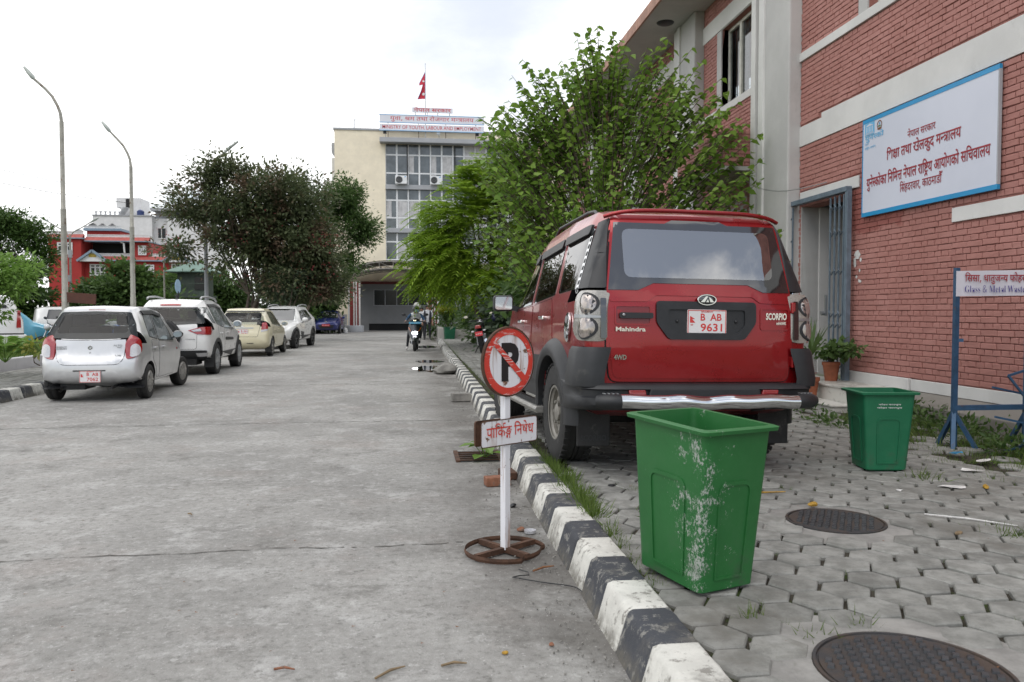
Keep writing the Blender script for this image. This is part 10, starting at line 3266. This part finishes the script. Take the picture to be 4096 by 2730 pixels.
tree('young_plant', 'small plant with yellowing leaves on the lawn edge beside the silver car', (-6.75, 15.4, 0.40), [((-6.75, 15.4, 0.72), (0.22, 0.2, 0.22), 90, 10)], leaf_mat('yellowing_leaf', (0.12, 0.20, 0.03), (0.34, 0.32, 0.06)), 0.13, limbs=7, r0=0.012, cat='plant', spread=0.08)
# lawn
lawn = MB()
lawn.add([(-8.56, 5, 0.37), (-8.56, 36, 0.37), (-11.5, 36, 0.44), (-11.5, 5, 0.44), (-16, 5, 0.10), (-16, 26, 0.10), (-11.5, 26, 0.44)], [(0, 1, 2, 3), (3, 6, 5, 4)])
tag(lawn.build('lawn_soil', mat('lawn_soil_green', (0.06, 0.085, 0.025), 0.95, var=0.4, vs_=2)), kind='structure')
n = 26000
x = rng.uniform(-11.6, -8.55, n)
y = 12.5 + 12 * rng.random(n) ** 1.3
C = np.stack([x, y, 0.37 + (-8.56 - x) * 0.024], 1)
leaves('lawn_grass', None, G_GRASS, C, rng.normal(0, 0.45, (n, 3)) + np.array([0, 0, 1.0]), rng.uniform(0.06, 0.15, n), 'blade', unit(rng.normal(0, 1, (n, 3))))
# weeds and grass on the right
def tufts(name, spots, m):
 C, D, S = [], [], []
 for x_, y_, z_, r_, h_, k in spots:
  a = rng.normal(0, 1, (k, 3)) * np.array([r_, r_, 0])
  C.append(np.array([x_, y_, z_]) + a)
  D.append(rng.normal(0, 0.45, (k, 3)) + a / max(r_, 0.01) * 0.25 + np.array([0, 0, 1.0]))
  S.append(rng.uniform(0.5, 1.2, k) * h_)
 C, D, S = map(np.concatenate, (C, D, S))
 return leaves(name, None, m, C, D, S, 'blade', unit(rng.normal(0, 1, (len(C), 3))))
sp_ = []
for i in range(120):
 y = 3.4 + 4.2 * random.random()
 k = math.exp(-((y - 5.4) / 1.1) ** 2)
 sp_.append((kx(y) + 0.275 + random.gauss(0, 0.02), y, 0.135, 0.03, 0.05 + 0.07 * k, int(6 + 22 * k)))
for i in range(260):
 y = 7.5 + 26 * random.random()
 sp_.append((kx(y) + 0.28 + random.gauss(0, 0.03), y, 0.135, 0.05, 0.05, 10))
for x_, y_, r_, h_, k in ((3.28, 4.0, 0.07, 0.09, 60), (3.42, 3.86, 0.07, 0.10, 60), (3.62, 3.95, 0.08, 0.08, 50), (3.5, 3.72, 0.06, 0.07, 40), (3.75, 5.45, 0.06, 0.10, 50), (1.55, 5.3, 0.05, 0.06, 30), (1.36, 3.05, 0.03, 0.07, 30), (1.55, 2.85, 0.05, 0.06, 26), (1.75, 2.95, 0.05, 0.05, 24), (1.42, 4.75, 0.04, 0.09, 40), (1.66, 5.2, 0.05, 0.05, 26), (2.55, 5.2, 0.03, 0.05, 16)):
 sp_.append((x_, y_, 0.14, r_, h_, k))
for i in range(230):
 x_ = random.uniform(4.2, 5.75)
 sp_.append((x_, random.uniform(5.2, 9.0), 0.125, 0.06, random.uniform(0.05, 0.15) * (1 if x_ > 4.7 else 0.5), 26))
for x_, y_ in random.sample(cands[:700], 130):
 sp_.append((x_ + 0.125, y_, 0.132, 0.012, 0.03, 9))
tufts('kerb_grass', sp_, G_GRASS)
C, D, K = scatter([((5.4, 7.6, 0.2), (0.4, 1.2, 0.06), 700, 40), ((5.2, 6.3, 0.2), (0.3, 0.25, 0.07), 260, 14), ((4.9, 10.0, 0.15), (0.25, 1.0, 0.06), 420, 24), ((5.75, 8.7, 0.26), (0.1, 1.0, 0.06), 300, 16), ((4.6, 8.2, 0.16), (0.3, 0.5, 0.04), 240, 16)], 0.07)
leaves('weeds', None, G_DARK, C, D + np.array([0, 0, 0.5]), rng.uniform(0.04, 0.09, len(C)), 'oval')
t = thing('drain_plant', 'green leafy weed growing out of the gutter drain', 'plant', (0.66, 7.45, 0.0))
for i in range(13):
 a = i * 2.4
 d = V((math.cos(a), math.sin(a), 0.55)).normalized()
 h_ = random.uniform(0.04, 0.15)
 mb = MB()
 tip = V((math.cos(a), math.sin(a), 0)) * random.uniform(0.03, 0.13) + V((0, 0, h_))
 w = V((0, 0, 1)).cross(d).normalized()
 s_ = random.uniform(0.10, 0.16)
 d = (d - V((0, 0, 0.5))).normalized()
 mb.add([tip + d * p[0] * s_ + w * p[1] * s_ * 1.1 + V((0, 0, p[2] * s_)) for p in base_v], base_f)
 mb.tube([(0, 0, 0), tip * 0.6, tip], 0.003, 4)
 mb.build('leaf', G_BRIGHT, t)
# potted plants on the entrance steps
M_TERRA = mat('terracotta_pot', (0.30, 0.095, 0.045), 0.8, var=0.3, vs_=7)
def pot(label, loc, r, h):
 t = thing('potted_plant', label, 'potted plant', loc)
 mb = MB()
 mb.lathe([(0, 0), (r * 0.72, 0), (r, h * 0.82), (r * 1.10, h * 0.83), (r * 1.10, h), (r * 0.95, h), (r * 0.92, h * 0.88), (0, h * 0.88)], 24)
 mb.build('pot', M_TERRA, t, smooth=35)
 return t
t = pot('yucca with long sword leaves in a terracotta pot beside the steps', (5.27, 10.1, 0.222), 0.12, 0.28)
for i in range(26):
 a, el = i * 2.399, 0.15 + 1.25 * ((i * 0.37) % 1)
 d = V((math.cos(a) * math.cos(el), math.sin(a) * math.cos(el), math.sin(el)))
 w = V((0, 0, 1)).cross(d).normalized() * 0.022
 L = random.uniform(0.40, 0.62)
 o_ = V((0, 0, 0.55))
 mb = MB()
 mb.add([o_ - w * 0.5, o_ + w * 0.5, o_ + d * L * 0.5 + w + V((0, 0, -0.02)), o_ + d * L * 0.5 - w + V((0, 0, -0.02)), o_ + d * L + V((0, 0, -0.10 * math.cos(el)))], [(0, 1, 2, 3), (3, 2, 4)])
 mb.build('leaf', G_DARK, t)
mb = MB()
mb.tube([(0, 0, 0.28), (0, 0, 0.58)], 0.03, 8)
mb.build('stem', M_BARK, t)
t = pot('bushy potted shrub in a terracotta pot on the platform by the folding gate', (5.74, 10.4, 0.425), 0.11, 0.26)
C, D, K = scatter([((0.0, -0.05, 0.44), (0.2, 0.25, 0.12), 300, 18), ((0.05, -0.42, 0.46), (0.1, 0.18, 0.07), 90, 6)], 0.05)
leaves('foliage', t, G_DARK, C, D, rng.uniform(0.05, 0.10, len(C)), 'heart')
wood(t, (0, 0, 0.26), [tuple(k) for k in K[:14]], 0.014)
w_ = thing('thin_wire', 'thin wire sagging from the mulberry across the pillar to the door lintel', 'wire', (5.7, 12.5, 3.3))
mb = MB()
a, b_ = V((0.0, 1.2, 0.55)), V((0.32, -1.4, -0.02))
mb.tube([a.lerp(b_, k / 12) - V((0.10 * math.sin(k * 0.2618), 0, 0.22 * math.sin(k * 0.2618))) for k in range(13)], 0.006, 4)
mb.build('strand', M_STEEL, w_)
